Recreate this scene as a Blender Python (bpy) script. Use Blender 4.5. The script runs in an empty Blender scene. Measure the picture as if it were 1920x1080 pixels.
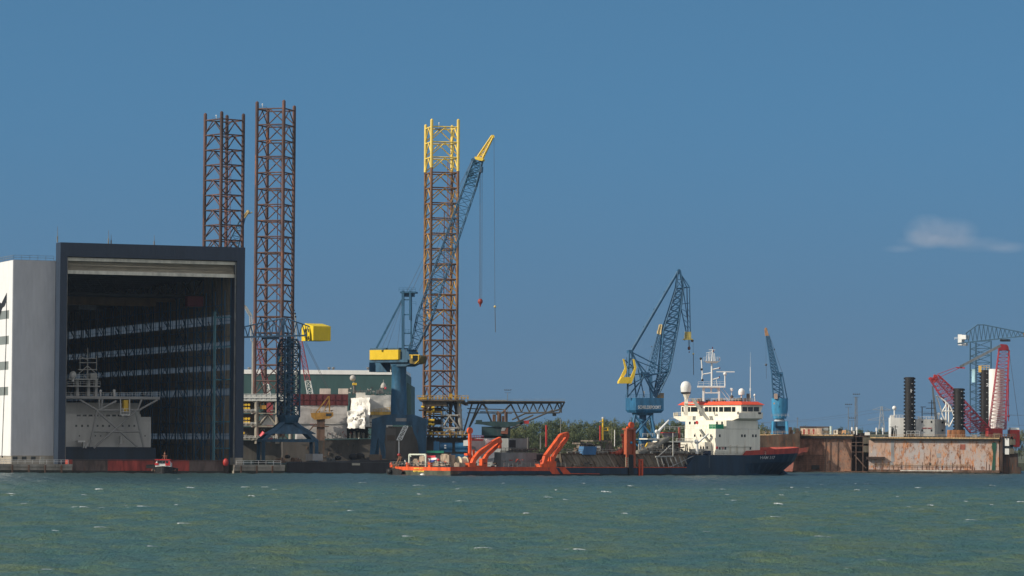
import bpy, math, random
import numpy as np
from mathutils import Vector, Matrix
random.seed(7)
R = math.radians
S = bpy.context.scene
col = S.collection
# ------------------------------------------------------------------ camera
FOC = 6500.0; CH = 10.0; PITCH = math.atan(292 / FOC); ROLL = R(0.35)
_r0 = Vector((1, 0, 0)); _f = Vector((0, math.cos(PITCH), math.sin(PITCH))); _u0 = Vector((0, -math.sin(PITCH), math.cos(PITCH)))
CR = _r0 * math.cos(ROLL) + _u0 * math.sin(ROLL)
CU = _u0 * math.cos(ROLL) - _r0 * math.sin(ROLL)
CC = Vector((0, 0, CH))
cam_d = bpy.data.cameras.new('camera'); cam = bpy.data.objects.new('camera', cam_d); col.objects.link(cam)
cam_d.sensor_width = 36; cam_d.lens = FOC / 1920 * 36; cam_d.clip_start = 1; cam_d.clip_end = 60000
m = Matrix.Identity(4)
for i in range(3):
    m[i][0] = CR[i]; m[i][1] = CU[i]; m[i][2] = -_f[i]; m[i][3] = CC[i]
cam.matrix_world = m
S.camera = cam
# ------------------------------------------------------------------ light
SUN_EL = R(30); SUNV = Vector((-0.93, -0.37, 0)).normalized()
sun_dir = Vector((SUNV.x * math.cos(SUN_EL), SUNV.y * math.cos(SUN_EL), math.sin(SUN_EL)))
world = bpy.data.worlds.new('World'); S.world = world; world.use_nodes = True
wn = world.node_tree; wn.nodes.clear()
sky = wn.nodes.new('ShaderNodeTexSky'); sky.sky_type = 'NISHITA'; sky.sun_disc = False
sky.sun_elevation = SUN_EL; sky.sun_rotation = math.atan2(SUNV.x, SUNV.y)
sky.altitude = 0; sky.air_density = 1.0; sky.dust_density = 0.2; sky.ozone_density = 3.0
tc = wn.nodes.new('ShaderNodeTexCoord')
va = wn.nodes.new('ShaderNodeVectorMath'); va.operation = 'MULTIPLY_ADD'
va.inputs[1].default_value = (1, 1, 0.9); va.inputs[2].default_value = (0, 0, 0.30)
vn = wn.nodes.new('ShaderNodeVectorMath'); vn.operation = 'NORMALIZE'
hs = wn.nodes.new('ShaderNodeMix'); hs.data_type = 'RGBA'; hs.blend_type = 'MULTIPLY'
hs.inputs[0].default_value = 1.0; hs.inputs[7].default_value = (0.70, 1.07, 1.08, 1)
bg = wn.nodes.new('ShaderNodeBackground'); bg.inputs[1].default_value = 0.1
# bright cloud bank added to the unseen sky behind the camera, filling shaded faces
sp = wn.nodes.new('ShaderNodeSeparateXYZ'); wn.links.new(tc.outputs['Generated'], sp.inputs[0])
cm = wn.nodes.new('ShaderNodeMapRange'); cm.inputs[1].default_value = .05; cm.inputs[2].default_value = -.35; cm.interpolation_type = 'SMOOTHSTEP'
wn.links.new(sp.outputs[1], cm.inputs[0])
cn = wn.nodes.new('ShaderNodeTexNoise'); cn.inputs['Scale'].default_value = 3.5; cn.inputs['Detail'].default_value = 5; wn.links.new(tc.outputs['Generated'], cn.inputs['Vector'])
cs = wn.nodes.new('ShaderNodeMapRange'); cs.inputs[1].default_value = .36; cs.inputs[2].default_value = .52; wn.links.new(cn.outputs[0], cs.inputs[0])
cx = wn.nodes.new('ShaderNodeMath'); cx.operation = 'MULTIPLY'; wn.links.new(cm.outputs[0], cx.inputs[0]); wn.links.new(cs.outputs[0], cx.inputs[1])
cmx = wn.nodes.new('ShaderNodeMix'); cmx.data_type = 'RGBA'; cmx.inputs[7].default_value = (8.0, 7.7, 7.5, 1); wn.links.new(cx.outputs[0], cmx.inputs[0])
wo = wn.nodes.new('ShaderNodeOutputWorld')
wn.links.new(tc.outputs['Generated'], va.inputs[0]); wn.links.new(va.outputs[0], vn.inputs[0])
wn.links.new(vn.outputs[0], sky.inputs[0]); wn.links.new(sky.outputs[0], hs.inputs[6])
hb = wn.nodes.new('ShaderNodeMapRange'); hb.inputs[1].default_value = .11; hb.inputs[2].default_value = 0.0; hb.interpolation_type = 'SMOOTHSTEP'; hb.inputs[4].default_value = .8
wn.links.new(sp.outputs[2], hb.inputs[0])
hz_ = wn.nodes.new('ShaderNodeMix'); hz_.data_type = 'RGBA'; hz_.inputs[7].default_value = (1.0, 1.80, 2.85, 1); wn.links.new(hb.outputs[0], hz_.inputs[0]); wn.links.new(hs.outputs[2], hz_.inputs[6])
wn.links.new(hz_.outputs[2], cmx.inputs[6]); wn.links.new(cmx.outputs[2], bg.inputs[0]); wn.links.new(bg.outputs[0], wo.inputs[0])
sl = bpy.data.lights.new('sun', 'SUN'); sl.energy = 4.6; sl.angle = R(0.53); sl.color = (1.0, 0.90, 0.74)
so = bpy.data.objects.new('sun', sl); col.objects.link(so)
so.rotation_euler = (-sun_dir).to_track_quat('-Z', 'Y').to_euler(); so.location = (0, 0, 300)
S.view_settings.view_transform = 'Standard'; S.view_settings.look = 'None'
S.view_settings.gamma = 1; S.view_settings.exposure = 0.0
try:
    S.cycles.max_bounces = 5; S.cycles.diffuse_bounces = 2; S.cycles.glossy_bounces = 2
    S.cycles.transparent_max_bounces = 8; S.cycles.volume_bounces = 0
except Exception: pass

# ------------------------------------------------------------------ helpers
def ray(px, py):
    return _f + CR * ((px - 960) / FOC) + CU * ((540 - py) / FOC)
def W(px, py, D):
    d = ray(px, py); return CC + d * (D / d.y)
class Fr:
    """an upright working plane: origin under pixel px at distance D, turned by deg about z"""
    def __init__(s, px, D, deg=0, py=860):
        p = W(px, py, D); s.o = Vector((p.x, p.y, 0)); a = R(deg)
        s.u = Vector((math.cos(a), math.sin(a), 0)); s.v = Vector((-math.sin(a), math.cos(a), 0)); s.D = D
    def on(s, px, py, w=0.0):
        d = ray(px, py); t = (s.o + s.v * w - CC).dot(s.v) / d.dot(s.v); return CC + d * t
    def s(s, px, w=0.0, py=840): return (s.on(px, py, w) - s.o).dot(s.u)
    def z(s, px, py, w=0.0): return s.on(px, py, w).z
    def L(s, a, w, z): return s.o + s.u * a + s.v * w + Vector((0, 0, z))
    def ext(s, px0, px1, py0, py1, w0):
        pm = (px0 + px1) / 2; pn = (py0 + py1) / 2
        return s.s(px0, w0, pn), s.s(px1, w0, pn), s.z(pm, py1, w0), s.z(pm, py0, w0)
    def sec(s, A, B, w, d):
        a = s.on(A[0], A[1], w); b = s.on(B[0], B[1], w)
        return [a - s.v * d, b - s.v * d, b + s.v * d, a + s.v * d]
Z3 = Vector((0, 0, 1))
class MB:
    def __init__(s): s.v = []; s.f = []; s.sm = []
    def add(s, vs, fs, smooth=False):
        n = len(s.v); s.v.extend([tuple(p) for p in vs]); s.f.extend([tuple(i + n for i in f) for f in fs]); s.sm.extend([smooth] * len(fs)); return s
    def obox(s, o, a, b, c):
        o, a, b, c = map(Vector, (o, a, b, c)); V = [o, o + a, o + a + b, o + b, o + c, o + a + c, o + a + b + c, o + b + c]
        return s.add(V, [(0, 3, 2, 1), (4, 5, 6, 7), (0, 1, 5, 4), (1, 2, 6, 5), (2, 3, 7, 6), (3, 0, 4, 7)])
    def fb(s, F, s0, s1, w0, w1, z0, z1):
        return s.obox(F.L(s0, w0, z0), F.u * (s1 - s0), F.v * (w1 - w0), Z3 * (z1 - z0))
    def pb(s, F, px0, px1, py0, py1, w0, w1):
        a, b, c, d = F.ext(px0, px1, py0, py1, w0); return s.fb(F, a, b, w0, w1, c, d)
    def bar(s, a, b, w, h=None):
        a = Vector(a); b = Vector(b); d = b - a
        if d.length < 1e-5: return s
        h = h or w; dn = d.normalized(); x = dn.cross(Z3)
        if x.length < 1e-3: x = Vector((1, 0, 0))
        x.normalize(); y = x.cross(dn)
        return s.obox(a - x * w / 2 - y * h / 2, d, x * w, y * h) if False else s.obox(a - x * w / 2 - y * h / 2, x * w, y * h, d)
    def tube(s, a, b, r, r1=None, n=8, cap=True):
        a = Vector(a); b = Vector(b); d = b - a
        if d.length < 1e-5: return s
        r1 = r if r1 is None else r1; dn = d.normalized(); x = dn.cross(Z3)
        if x.length < 1e-3: x = Vector((1, 0, 0))
        x.normalize(); y = x.cross(dn); V = []
        for c, q in ((a, r), (b, r1)):
            for k in range(n):
                t = 2 * math.pi * k / n; V.append(c + x * q * math.cos(t) + y * q * math.sin(t))
        s.add(V, [(k, (k + 1) % n, n + (k + 1) % n, n + k) for k in range(n)], True)
        if cap: s.add(V, [tuple(range(n - 1, -1, -1)), tuple(range(n, 2 * n))])
        return s
    def path(s, pts, r, n=6):
        for a, b in zip(pts[:-1], pts[1:]): s.tube(a, b, r, n=n)
        return s
    def lathe(s, c, prof, n=20):
        c = Vector(c); V = []; Fc = []
        for r, z in prof:
            for k in range(n):
                t = 2 * math.pi * k / n; V.append(c + Vector((r * math.cos(t), r * math.sin(t), z)))
        for j in range(len(prof) - 1):
            for k in range(n): Fc.append((j * n + k, j * n + (k + 1) % n, (j + 1) * n + (k + 1) % n, (j + 1) * n + k))
        s.add(V, Fc, True)
        s.add([V[k] for k in range(n)], [tuple(range(n - 1, -1, -1))]); s.add(V[-n:], [tuple(range(n))]); return s
    def ball(s, c, r, n=12, sz=1.0):
        return s.lathe(c, [(max(r * math.sin(math.pi * k / 8), .001), -r * sz * math.cos(math.pi * k / 8)) for k in range(9)], n)
    def prism(s, pts, ext):
        """closed polygon (3-D points) pushed along ext"""
        n = len(pts); P = [Vector(p) for p in pts]; e = Vector(ext)
        return s.add(P + [p + e for p in P], [tuple(range(n - 1, -1, -1)), tuple(range(n, 2 * n))] + [(k, (k + 1) % n, n + (k + 1) % n, n + k) for k in range(n)])
    def poly(s, F, pix, w0, w1):
        """outline given in the plane of frame F at depth w0, made solid back to w1"""
        return s.prism([F.on(x, y, w0) for x, y in pix], F.v * (w1 - w0))
    def loft(s, rings, caps=True, smooth=False):
        n = len(rings[0]); V = [p for r in rings for p in r]; fs = []
        for j in range(len(rings) - 1):
            for k in range(n): fs.append((j * n + k, j * n + (k + 1) % n, (j + 1) * n + (k + 1) % n, (j + 1) * n + k))
        s.add(V, fs, smooth)
        if caps: s.add(V, [tuple(range(n - 1, -1, -1)), tuple(range((len(rings) - 1) * n, len(rings) * n))])
        return s
    def rail(s, pts, h=1.1, step=2.0, t=.07, mids=1):
        for a, b in zip(pts[:-1], pts[1:]):
            a = Vector(a); b = Vector(b); n = max(1, int((b - a).length / step))
            for k in range(n + 1):
                p = a.lerp(b, k / n); s.bar(p, p + Z3 * h, t)
            for q in range(mids + 1): s.bar(a + Z3 * h * (1 - q * .45), b + Z3 * h * (1 - q * .45), t)
        return s
    def build(s, name, mat, parent=None, origin=None, **kw):
        if parent is not None:
            g = parent
            off = Vector((0, 0, 0))
            while g is not None: off += g.location; g = g.parent
        else: off = Vector(origin) if origin is not None else Vector((0, 0, 0))
        me = bpy.data.meshes.new(name)
        A = np.array(s.v, dtype=np.float64).reshape(-1, 3) - np.array(off)
        me.from_pydata(A.tolist(), [], s.f)
        me.polygons.foreach_set('use_smooth', s.sm)
        me.materials.append(mat); me.update()
        o = bpy.data.objects.new(name, me); col.objects.link(o)
        if parent is not None: o.parent = parent
        else: o.location = off
        for k, v in kw.items():
            if v: o[k] = v
        return o
def thing(name, label, cat, loc, group=None):
    o = bpy.data.objects.new(name, None); o.empty_display_size = 2; o.location = loc; col.objects.link(o)
    o['label'] = label; o['category'] = cat
    if group: o['group'] = group
    return o
def tagm(o, label, cat, group=None):
    o['label'] = label; o['category'] = cat
    if group: o['group'] = group
    return o
def dup(root, loc, label=None, rotz=0, sc=None, group=None):
    r = root.copy(); col.objects.link(r); r.location = loc; r.rotation_euler = (0, 0, rotz)
    if sc: r.scale = sc
    if label: r['label'] = label
    if group: r['group'] = group
    for c0 in list(root.children):
        c = c0.copy(); col.objects.link(c); c.parent = r
        for d0 in c0.children:
            d = d0.copy(); col.objects.link(d); d.parent = c
    return r
def lerp(a, b, t): return Vector(a).lerp(Vector(b), t)
def lattice(mb, c0, c1, n, r, rb, pat='K', hor=True, ns=6, nb=5, ends=(True, True)):
    k = len(c0)
    if r:
        for a, b in zip(c0, c1): mb.tube(a, b, r, n=ns)
    for i in range(n + 1):
        lv = [lerp(a, b, i / n) for a, b in zip(c0, c1)]
        if hor and (i > 0 or ends[0]) and (i < n or ends[1]):
            for j in range(k): mb.tube(lv[j], lv[(j + 1) % k], rb, n=nb, cap=False)
        if i == n: break
        nx = [lerp(a, b, (i + 1) / n) for a, b in zip(c0, c1)]
        for j in range(k):
            a, b, c, d = lv[j], lv[(j + 1) % k], nx[(j + 1) % k], nx[j]
            if pat == 'K':
                mdl = (c + d) / 2; mb.tube(mdl, a, rb, n=nb, cap=False); mb.tube(mdl, b, rb, n=nb, cap=False)
            elif pat == 'X':
                mb.tube(a, c, rb, n=nb, cap=False); mb.tube(b, d, rb, n=nb, cap=False)
            elif (i + j) % 2 == 0: mb.tube(a, c, rb, n=nb, cap=False)
            else: mb.tube(b, d, rb, n=nb, cap=False)
    return mb
_ts = [0]
def text(body, F, pxc, pyc, pw, ph, w, mat, parent, name='lettering', flip=False, off=.06):
    """raised letters standing on a plane of frame F"""
    cu = bpy.data.curves.new('txt', 'FONT'); cu.body = body; cu.align_x = 'CENTER'; cu.align_y = 'CENTER'; cu.extrude = .5; cu.size = 1; cu.offset = .02
    t = bpy.data.objects.new('txt', cu); col.objects.link(t)
    dg = bpy.context.evaluated_depsgraph_get(); me = bpy.data.meshes.new_from_object(t.evaluated_get(dg))
    bpy.data.objects.remove(t)
    n = len(me.vertices); A = np.zeros(n * 3); me.vertices.foreach_get('co', A); A = A.reshape(-1, 3)
    sx = A[:, 0].max() - A[:, 0].min(); sy = A[:, 1].max() - A[:, 1].min(); cx = (A[:, 0].max() + A[:, 0].min()) / 2; cy = (A[:, 1].max() + A[:, 1].min()) / 2
    a, b, z0, z1 = F.ext(pxc - pw / 2, pxc + pw / 2, pyc - ph / 2, pyc + ph / 2, w)
    out = np.zeros_like(A); U = np.array(F.u); V = np.array(F.v); O = np.array(F.L((a + b) / 2, w - .04, (z0 + z1) / 2))
    out = O + np.outer((A[:, 0] - cx) / sx * (b - a), U) - np.outer(A[:, 2] * .1, V) + np.outer((A[:, 1] - cy) / sy * (z1 - z0), np.array((0, 0, 1.)))
    g = parent; offv = Vector((0, 0, 0))
    while g is not None: offv += g.location; g = g.parent
    out -= np.array(offv)
    me.vertices.foreach_set('co', out.ravel()); me.materials.clear(); me.materials.append(mat); me.update()
    o = bpy.data.objects.new(name, me); me.name = name; col.objects.link(o); o.parent = parent
    return o
# ------------------------------------------------------------------ materials
MC = {}
def M(name, c, rough=.6, var=.2, scale=.35, rust=0.0, rc=(.13, .05, .022), metal=0.0, streak=.3, ribs=0, bump=0.0, spec=.4, c2=None, vec=(1, 1, 1)):
    if name in MC: return MC[name]
    mt = bpy.data.materials.new(name); mt.use_nodes = True; nt = mt.node_tree; N = nt.nodes; Lk = nt.links
    b = N['Principled BSDF']; b.inputs['Roughness'].default_value = rough; b.inputs['Metallic'].default_value = metal
    b.inputs['Specular IOR Level'].default_value = spec
    t = N.new('ShaderNodeTexCoord'); mp = N.new('ShaderNodeMapping'); mp.inputs['Scale'].default_value = (1, 1, streak)
    Lk.new(t.outputs['Object'], mp.inputs[0])
    n1 = N.new('ShaderNodeTexNoise'); n1.inputs['Scale'].default_value = scale; n1.inputs['Detail'].default_value = 6; n1.inputs['Roughness'].default_value = .65
    Lk.new(mp.outputs[0], n1.inputs['Vector'])
    cr = N.new('ShaderNodeValToRGB'); e = cr.color_ramp.elements
    lo = c2 if c2 else tuple(x * (1 - var * 1.6) for x in c); hi = tuple(min(1, x * (1 + var * .6)) for x in c)
    e[0].position = .35; e[0].color = (*lo, 1); e[1].position = .62; e[1].color = (*hi, 1)
    Lk.new(n1.outputs[0], cr.inputs[0]); last = cr.outputs[0]
    if rust > 0:
        n2 = N.new('ShaderNodeTexNoise'); n2.inputs['Scale'].default_value = scale * 2.3; n2.inputs['Detail'].default_value = 8; n2.inputs['Roughness'].default_value = .72
        mp2 = N.new('ShaderNodeMapping'); mp2.inputs['Scale'].default_value = (1.6, 1.6, streak * .7); mp2.inputs['Location'].default_value = (17, 5, 3)
        Lk.new(t.outputs['Object'], mp2.inputs[0]); Lk.new(mp2.outputs[0], n2.inputs['Vector'])
        r2 = N.new('ShaderNodeValToRGB'); q = r2.color_ramp.elements; th = .66 - rust * .28
        q[0].position = th; q[0].color = (0, 0, 0, 1); q[1].position = th + .09; q[1].color = (1, 1, 1, 1)
        Lk.new(n2.outputs[0], r2.inputs[0])
        mx = N.new('ShaderNodeMix'); mx.data_type = 'RGBA'; Lk.new(r2.outputs[0], mx.inputs[0]); Lk.new(last, mx.inputs[6]); mx.inputs[7].default_value = (*rc, 1)
        last = mx.outputs[2]
    if ribs:
        wv = N.new('ShaderNodeTexWave'); wv.inputs['Scale'].default_value = ribs; wv.bands_direction = 'DIAGONAL' if False else 'X'
        mp3 = N.new('ShaderNodeMapping'); mp3.inputs['Scale'].default_value = (1, .6, 0); Lk.new(t.outputs['Object'], mp3.inputs[0]); Lk.new(mp3.outputs[0], wv.inputs[0])
        bp = N.new('ShaderNodeBump'); bp.inputs['Strength'].default_value = .5; bp.inputs['Distance'].default_value = .12
        Lk.new(wv.outputs[1], bp.inputs['Height']); Lk.new(bp.outputs[0], b.inputs['Normal'])
    elif bump:
        bp = N.new('ShaderNodeBump'); bp.inputs['Strength'].default_value = .6; bp.inputs['Distance'].default_value = bump
        n3 = N.new('ShaderNodeTexNoise'); n3.inputs['Scale'].default_value = 1.2; n3.inputs['Detail'].default_value = 5; Lk.new(t.outputs['Object'], n3.inputs['Vector'])
        Lk.new(n3.outputs[0], bp.inputs['Height']); Lk.new(bp.outputs[0], b.inputs['Normal'])
    Lk.new(last, b.inputs['Base Color']); MC[name] = mt; return mt
NAVY = M('navy_cladding', (.022, .036, .062), .5, .08, ribs=.8)
GREYC = M('grey_cladding', (.47, .47, .49), .6, .06, ribs=.8)
WHITEC = M('white_cladding', (.78, .78, .78), .55, .04, ribs=.8)
BLUE = M('blue_paint', (.025, .13, .26), .45, .25, .5, rust=.18)
BLUEL = M('light_blue_paint', (.05, .26, .46), .45, .2, .5, rust=.15)
BLUED = M('dark_blue_paint', (.028, .11, .20), .5, .25, .5, rust=.15)
YEL = M('yellow_paint', (.78, .50, .035), .5, .12, .6, rust=.08)
OCH = M('ochre_paint', (.42, .22, .04), .55, .25, .6, rust=.25)
BRN = M('brown_primer', (.115, .052, .042), .7, .35, .5, rust=.35, rc=(.25, .085, .03))
BRND = M('dark_brown_primer', (.07, .04, .036), .7, .35, .5, rust=.2, rc=(.2, .07, .03))
ORG = M('orange_paint', (.72, .10, .022), .5, .25, .6, rust=.28, rc=(.30, .06, .025))
ORGB = M('orange_roof_paint', (.82, .10, .04), .45, .05, .5)
CREAM = M('cream_white_paint', (.80, .76, .65), .5, .08, .5, rust=.24, rc=(.50, .36, .22), streak=.10)
WHITE = M('white_paint', (.80, .80, .77), .45, .08, .5, rust=.06, rc=(.4, .3, .2))
GREYP = M('grey_paint', (.26, .28, .28), .55, .2, .5, rust=.15)
GREYD = M('dark_grey_paint', (.075, .085, .09), .6, .25, .5, rust=.15)
BLACK = M('black_paint', (.014, .014, .015), .6, .3, .5)
HULLB = M('navy_hull_paint', (.008, .028, .058), .4, .3, .25, rust=.22, rc=(.035, .05, .065), streak=.12)
STEEL = M('bare_steel', (.20, .20, .19), .5, .3, .8, rust=.3)
RUSTY = M('rusty_steel', (.14, .085, .06), .8, .4, .5, rust=.4)
CONC = M('concrete', (.30, .27, .23), .85, .25, .4, rust=.2, rc=(.12, .10, .08), bump=.05)
GLASS = M('dark_glass', (.015, .022, .025), .12, .2, .5, spec=.6)
RED = M('red_paint', (.42, .035, .03), .5, .2, .5, rust=.15, rc=(.12, .06, .04))
REDL = M('crimson_paint', (.55, .05, .07), .5, .15, .5)
GREENW = M('green_cladding', (.032, .085, .085), .6, .1, ribs=.6)
CABLE = M('cable_steel', (.09, .10, .11), .5, .1, 1)
# ================================================================== SETTING
QZ = 2.7
H = Fr(456, 1105, 22.4)
def water_mat():
    mt = bpy.data.materials.new('harbour_water'); mt.use_nodes = True; nt = mt.node_tree; N = nt.nodes; L = nt.links
    b = N['Principled BSDF']; b.inputs['Roughness'].default_value = .34; b.inputs['IOR'].default_value = 1.33
    b.inputs['Specular IOR Level'].default_value = .42
    t = N.new('ShaderNodeTexCoord')
    def noise(sc, vec, det=4, ro=.55):
        mp = N.new('ShaderNodeMapping'); mp.inputs['Scale'].default_value = vec; L.new(t.outputs['Object'], mp.inputs[0])
        n = N.new('ShaderNodeTexNoise'); n.inputs['Scale'].default_value = sc; n.inputs['Detail'].default_value = det; n.inputs['Roughness'].default_value = ro
        L.new(mp.outputs[0], n.inputs['Vector']); return n
    n1 = noise(.07, (1, .6, 1), 7, .68)
    r1 = N.new('ShaderNodeValToRGB'); e = r1.color_ramp.elements
    e[0].position = .40; e[0].color = (.055, .117, .098, 1); e[1].position = .60; e[1].color = (.094, .138, .074, 1)
    e2 = e.new(.5); e2.color = (.070, .126, .092, 1)
    L.new(n1.outputs[0], r1.inputs[0])
    # silt lighter patches
    n2 = noise(.22, (1, .35, 1), 4, .6)
    r2 = N.new('ShaderNodeValToRGB'); q = r2.color_ramp.elements; q[0].position = .52; q[0].color = (0, 0, 0, 1); q[1].position = .8; q[1].color = (1, 1, 1, 1)
    L.new(n2.outputs[0], r2.inputs[0])
    m1 = N.new('ShaderNodeMix'); m1.data_type = 'RGBA'; L.new(r2.outputs[0], m1.inputs[0]); L.new(r1.outputs[0], m1.inputs[6]); m1.inputs[7].default_value = (.125, .16, .075, 1)
    # foam from crest attribute
    at = N.new('ShaderNodeAttribute'); at.attribute_name = 'foam'
    n3 = noise(1.5, (1, .6, 1), 6, .75)
    mu = N.new('ShaderNodeMath'); mu.operation = 'MULTIPLY'; L.new(at.outputs['Fac'], mu.inputs[0]); L.new(n3.outputs[0], mu.inputs[1])
    r3 = N.new('ShaderNodeValToRGB'); q = r3.color_ramp.elements; q[0].position = .30; q[0].color = (0, 0, 0, 1); q[1].position = .46; q[1].color = (1, 1, 1, 1)
    L.new(mu.outputs[0], r3.inputs[0])
    # beyond the tide line the clear harbour water starts, darker and bluer than the silty river
    sx = N.new('ShaderNodeSeparateXYZ'); L.new(t.outputs['Object'], sx.inputs[0])
    n6 = noise(.02, (1, .2, 1), 3, .5); ad = N.new('ShaderNodeMath'); ad.operation = 'MULTIPLY_ADD'; L.new(n6.outputs[0], ad.inputs[0]); ad.inputs[1].default_value = 120; L.new(sx.outputs[1], ad.inputs[2])
    mr = N.new('ShaderNodeMapRange'); mr.inputs[1].default_value = 800; mr.inputs[2].default_value = 950; L.new(ad.outputs[0], mr.inputs[0])
    m5 = N.new('ShaderNodeMix'); m5.data_type = 'RGBA'; L.new(mr.outputs[0], m5.inputs[0]); L.new(m1.outputs[2], m5.inputs[6]); m5.inputs[7].default_value = (.042, .080, .082, 1)
    m1 = m5
    m2 = N.new('ShaderNodeMix'); m2.data_type = 'RGBA'; L.new(r3.outputs[0], m2.inputs[0]); L.new(m1.outputs[2], m2.inputs[6]); m2.inputs[7].default_value = (.88, .90, .88, 1)
    L.new(m2.outputs[2], b.inputs['Base Color'])
    n4 = noise(1.1, (1, .8, 1), 6, .65); bp = N.new('ShaderNodeBump'); bp.inputs['Strength'].default_value = 1.0; bp.inputs['Distance'].default_value = .5
    L.new(n4.outputs[0], bp.inputs['Height']); L.new(bp.outputs[0], b.inputs['Normal'])
    return mt
def make_water():
    rng = np.random.default_rng(5)
    nr, nc = 900, 1000
    D = 190 * np.exp(np.linspace(0, math.log(1420 / 190), nr)); t = np.linspace(-1, 1, nc)
    X = np.outer(D, t * .235); Y = np.repeat(D[:, None], nc, 1)
    Zh = np.zeros_like(X); SX = np.zeros_like(X)
    wd = R(262)
    for k in range(46):
        lam = 1.6 * (1.075 ** k); a = wd + rng.normal(0, .62); kk = 2 * math.pi / lam; ph = rng.uniform(0, 6.28)
        amp = .0074 * lam if lam < 7 else .0074 * 7 * (7 / lam) ** 1.0
        q = kk * (X * math.cos(a) + Y * math.sin(a)) + ph
        Zh += amp * (np.sin(q) + .18 * np.cos(2 * q)); SX += amp * np.cos(q) * kk
    env = np.zeros_like(X)
    for k in range(10):
        a = rng.uniform(0, 6.28); lam = rng.uniform(18, 60); env += np.sin(2 * math.pi / lam * (X * math.cos(a) + Y * math.sin(a) * .8) + rng.uniform(0, 6.28))
    env /= 3.2
    crest = Zh + .35 * SX + env * .09
    # foam only on the steepest, highest crests
    th = np.quantile(crest[::7, ::7], .9984)
    foam = np.clip((crest - th) / .06 + .25, 0, 1) * 1.3
    foam *= np.clip(1.25 - (Y - 300) / 900, .25, 1)
    # long slick streaks of foam along the tide line
    for dist, wv, st in ((775, 5.5, .62), (742, 3.0, .5), (900, 4, .42)):
        line = dist + 9 * np.sin(X / 61) + 5 * np.sin(X / 17 + 1); g = np.exp(-((Y - line) / wv) ** 2)
        foam = np.maximum(foam, g * st * (np.sin(X / 3.1) * .3 + np.sin(X / 11.7 + 2) * .4 + .55).clip(0, 1))
    foam = np.clip(foam, 0, 1)
    V = np.stack([X, Y, Zh * np.minimum(1, 1)], -1).reshape(-1, 3)
    i = np.arange((nr - 1) * nc).reshape(nr - 1, nc)[:, :-1].ravel()
    F = np.stack([i, i + 1, i + nc + 1, i + nc], -1)
    me = bpy.data.meshes.new('water')
    nv = len(V); nf = len(F)
    # skirt: wide flat water all round, a little lower, as part of the same sheet
    ex = np.array([(-5000, -600, -.8), (5000, -600, -.8), (5000, 1395, -.8), (-5000, 1395, -.8)], float)
    V = np.concatenate([V, ex])
    me.vertices.add(len(V)); me.vertices.foreach_set('co', V.ravel())
    me.loops.add(nf * 4 + 4); me.loops.foreach_set('vertex_index', np.concatenate([F.ravel(), [nv, nv + 1, nv + 2, nv + 3]]).astype(np.int32))
    me.polygons.add(nf + 1); me.polygons.foreach_set('loop_start', (np.arange(nf + 1) * 4).astype(np.int32)); me.polygons.foreach_set('loop_total', np.full(nf + 1, 4, np.int32))
    me.polygons.foreach_set('use_smooth', np.ones(nf + 1, bool))
    me.update(); me.validate()
    at = me.attributes.new('foam', 'FLOAT', 'POINT'); at.data.foreach_set('value', np.concatenate([foam.ravel(), [0, 0, 0, 0]]).astype(np.float32))
    me.materials.append(water_mat())
    o = bpy.data.objects.new('water', me); col.objects.link(o); o['kind'] = 'structure'
make_water()
GRD = M('yard_ground', (.105, .105, .07), .9, .4, .02, bump=.1, streak=1, c2=(.055, .07, .035))
sL = H.s(126, 1); sR = H.s(428, 1)
g = MB()
g.fb(H, -900, sL, -3.5, 3000, -3, QZ); g.fb(H, sL, sR, 218, 3000, -3, QZ); sE = H.s(533, -3.5); g.fb(H, sR, sE, -3.5, 3000, -3, QZ); g.fb(H, sE, 70, 36, 3000, -3, QZ)
g.fb(H, 70, 3500, 300, 5000, -3, QZ); g.fb(H, -2500, 70, 3000, 5000, -3, QZ)
gr = g.build('ground', GRD); gr['kind'] = 'structure'
# quay walls in front of the ground (their own concrete faces)
WEED = M('wet_weed', (.022, .026, .018), .45, .4, .6)
def quay(name, s0, s1, label):
    t = thing(name, label, 'quay wall', H.L((s0 + s1) / 2, -4, 0))
    q = MB(); q.fb(H, s0, s1, -5.2, -3.6, -1.5, QZ + .12)
    q.fb(H, s0, s1, -5.5, -5.2, QZ - .7, QZ + .15); q.build('wall', CONC, t)
    fd = MB(); k = s0 + 2
    while k < s1: fd.fb(H, k, k + .5, -5.75, -5.5, -1, QZ - .2); k += 5.2
    fd.build('fender', RUSTY, t)
    wb = MB(); wb.fb(H, s0, s1, -5.26, -5.19, -1, .95); wb.build('weed_band', WEED, t)
    rl = MB(); rl.rail([H.L(s0 + 1, -4.2, QZ + .12), H.L(s1 - 1, -4.2, QZ + .12)], 1.3, 2.2, .09); rl.build('railing', WHITE, t)
    return t
quay('quay_wall', H.s(-60, 0), sL, 'stained concrete quay wall below the grey wing of the hall')
quay('quay_wall', sR, H.s(532, -4), 'stained concrete quay wall right of the hall mouth')

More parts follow.
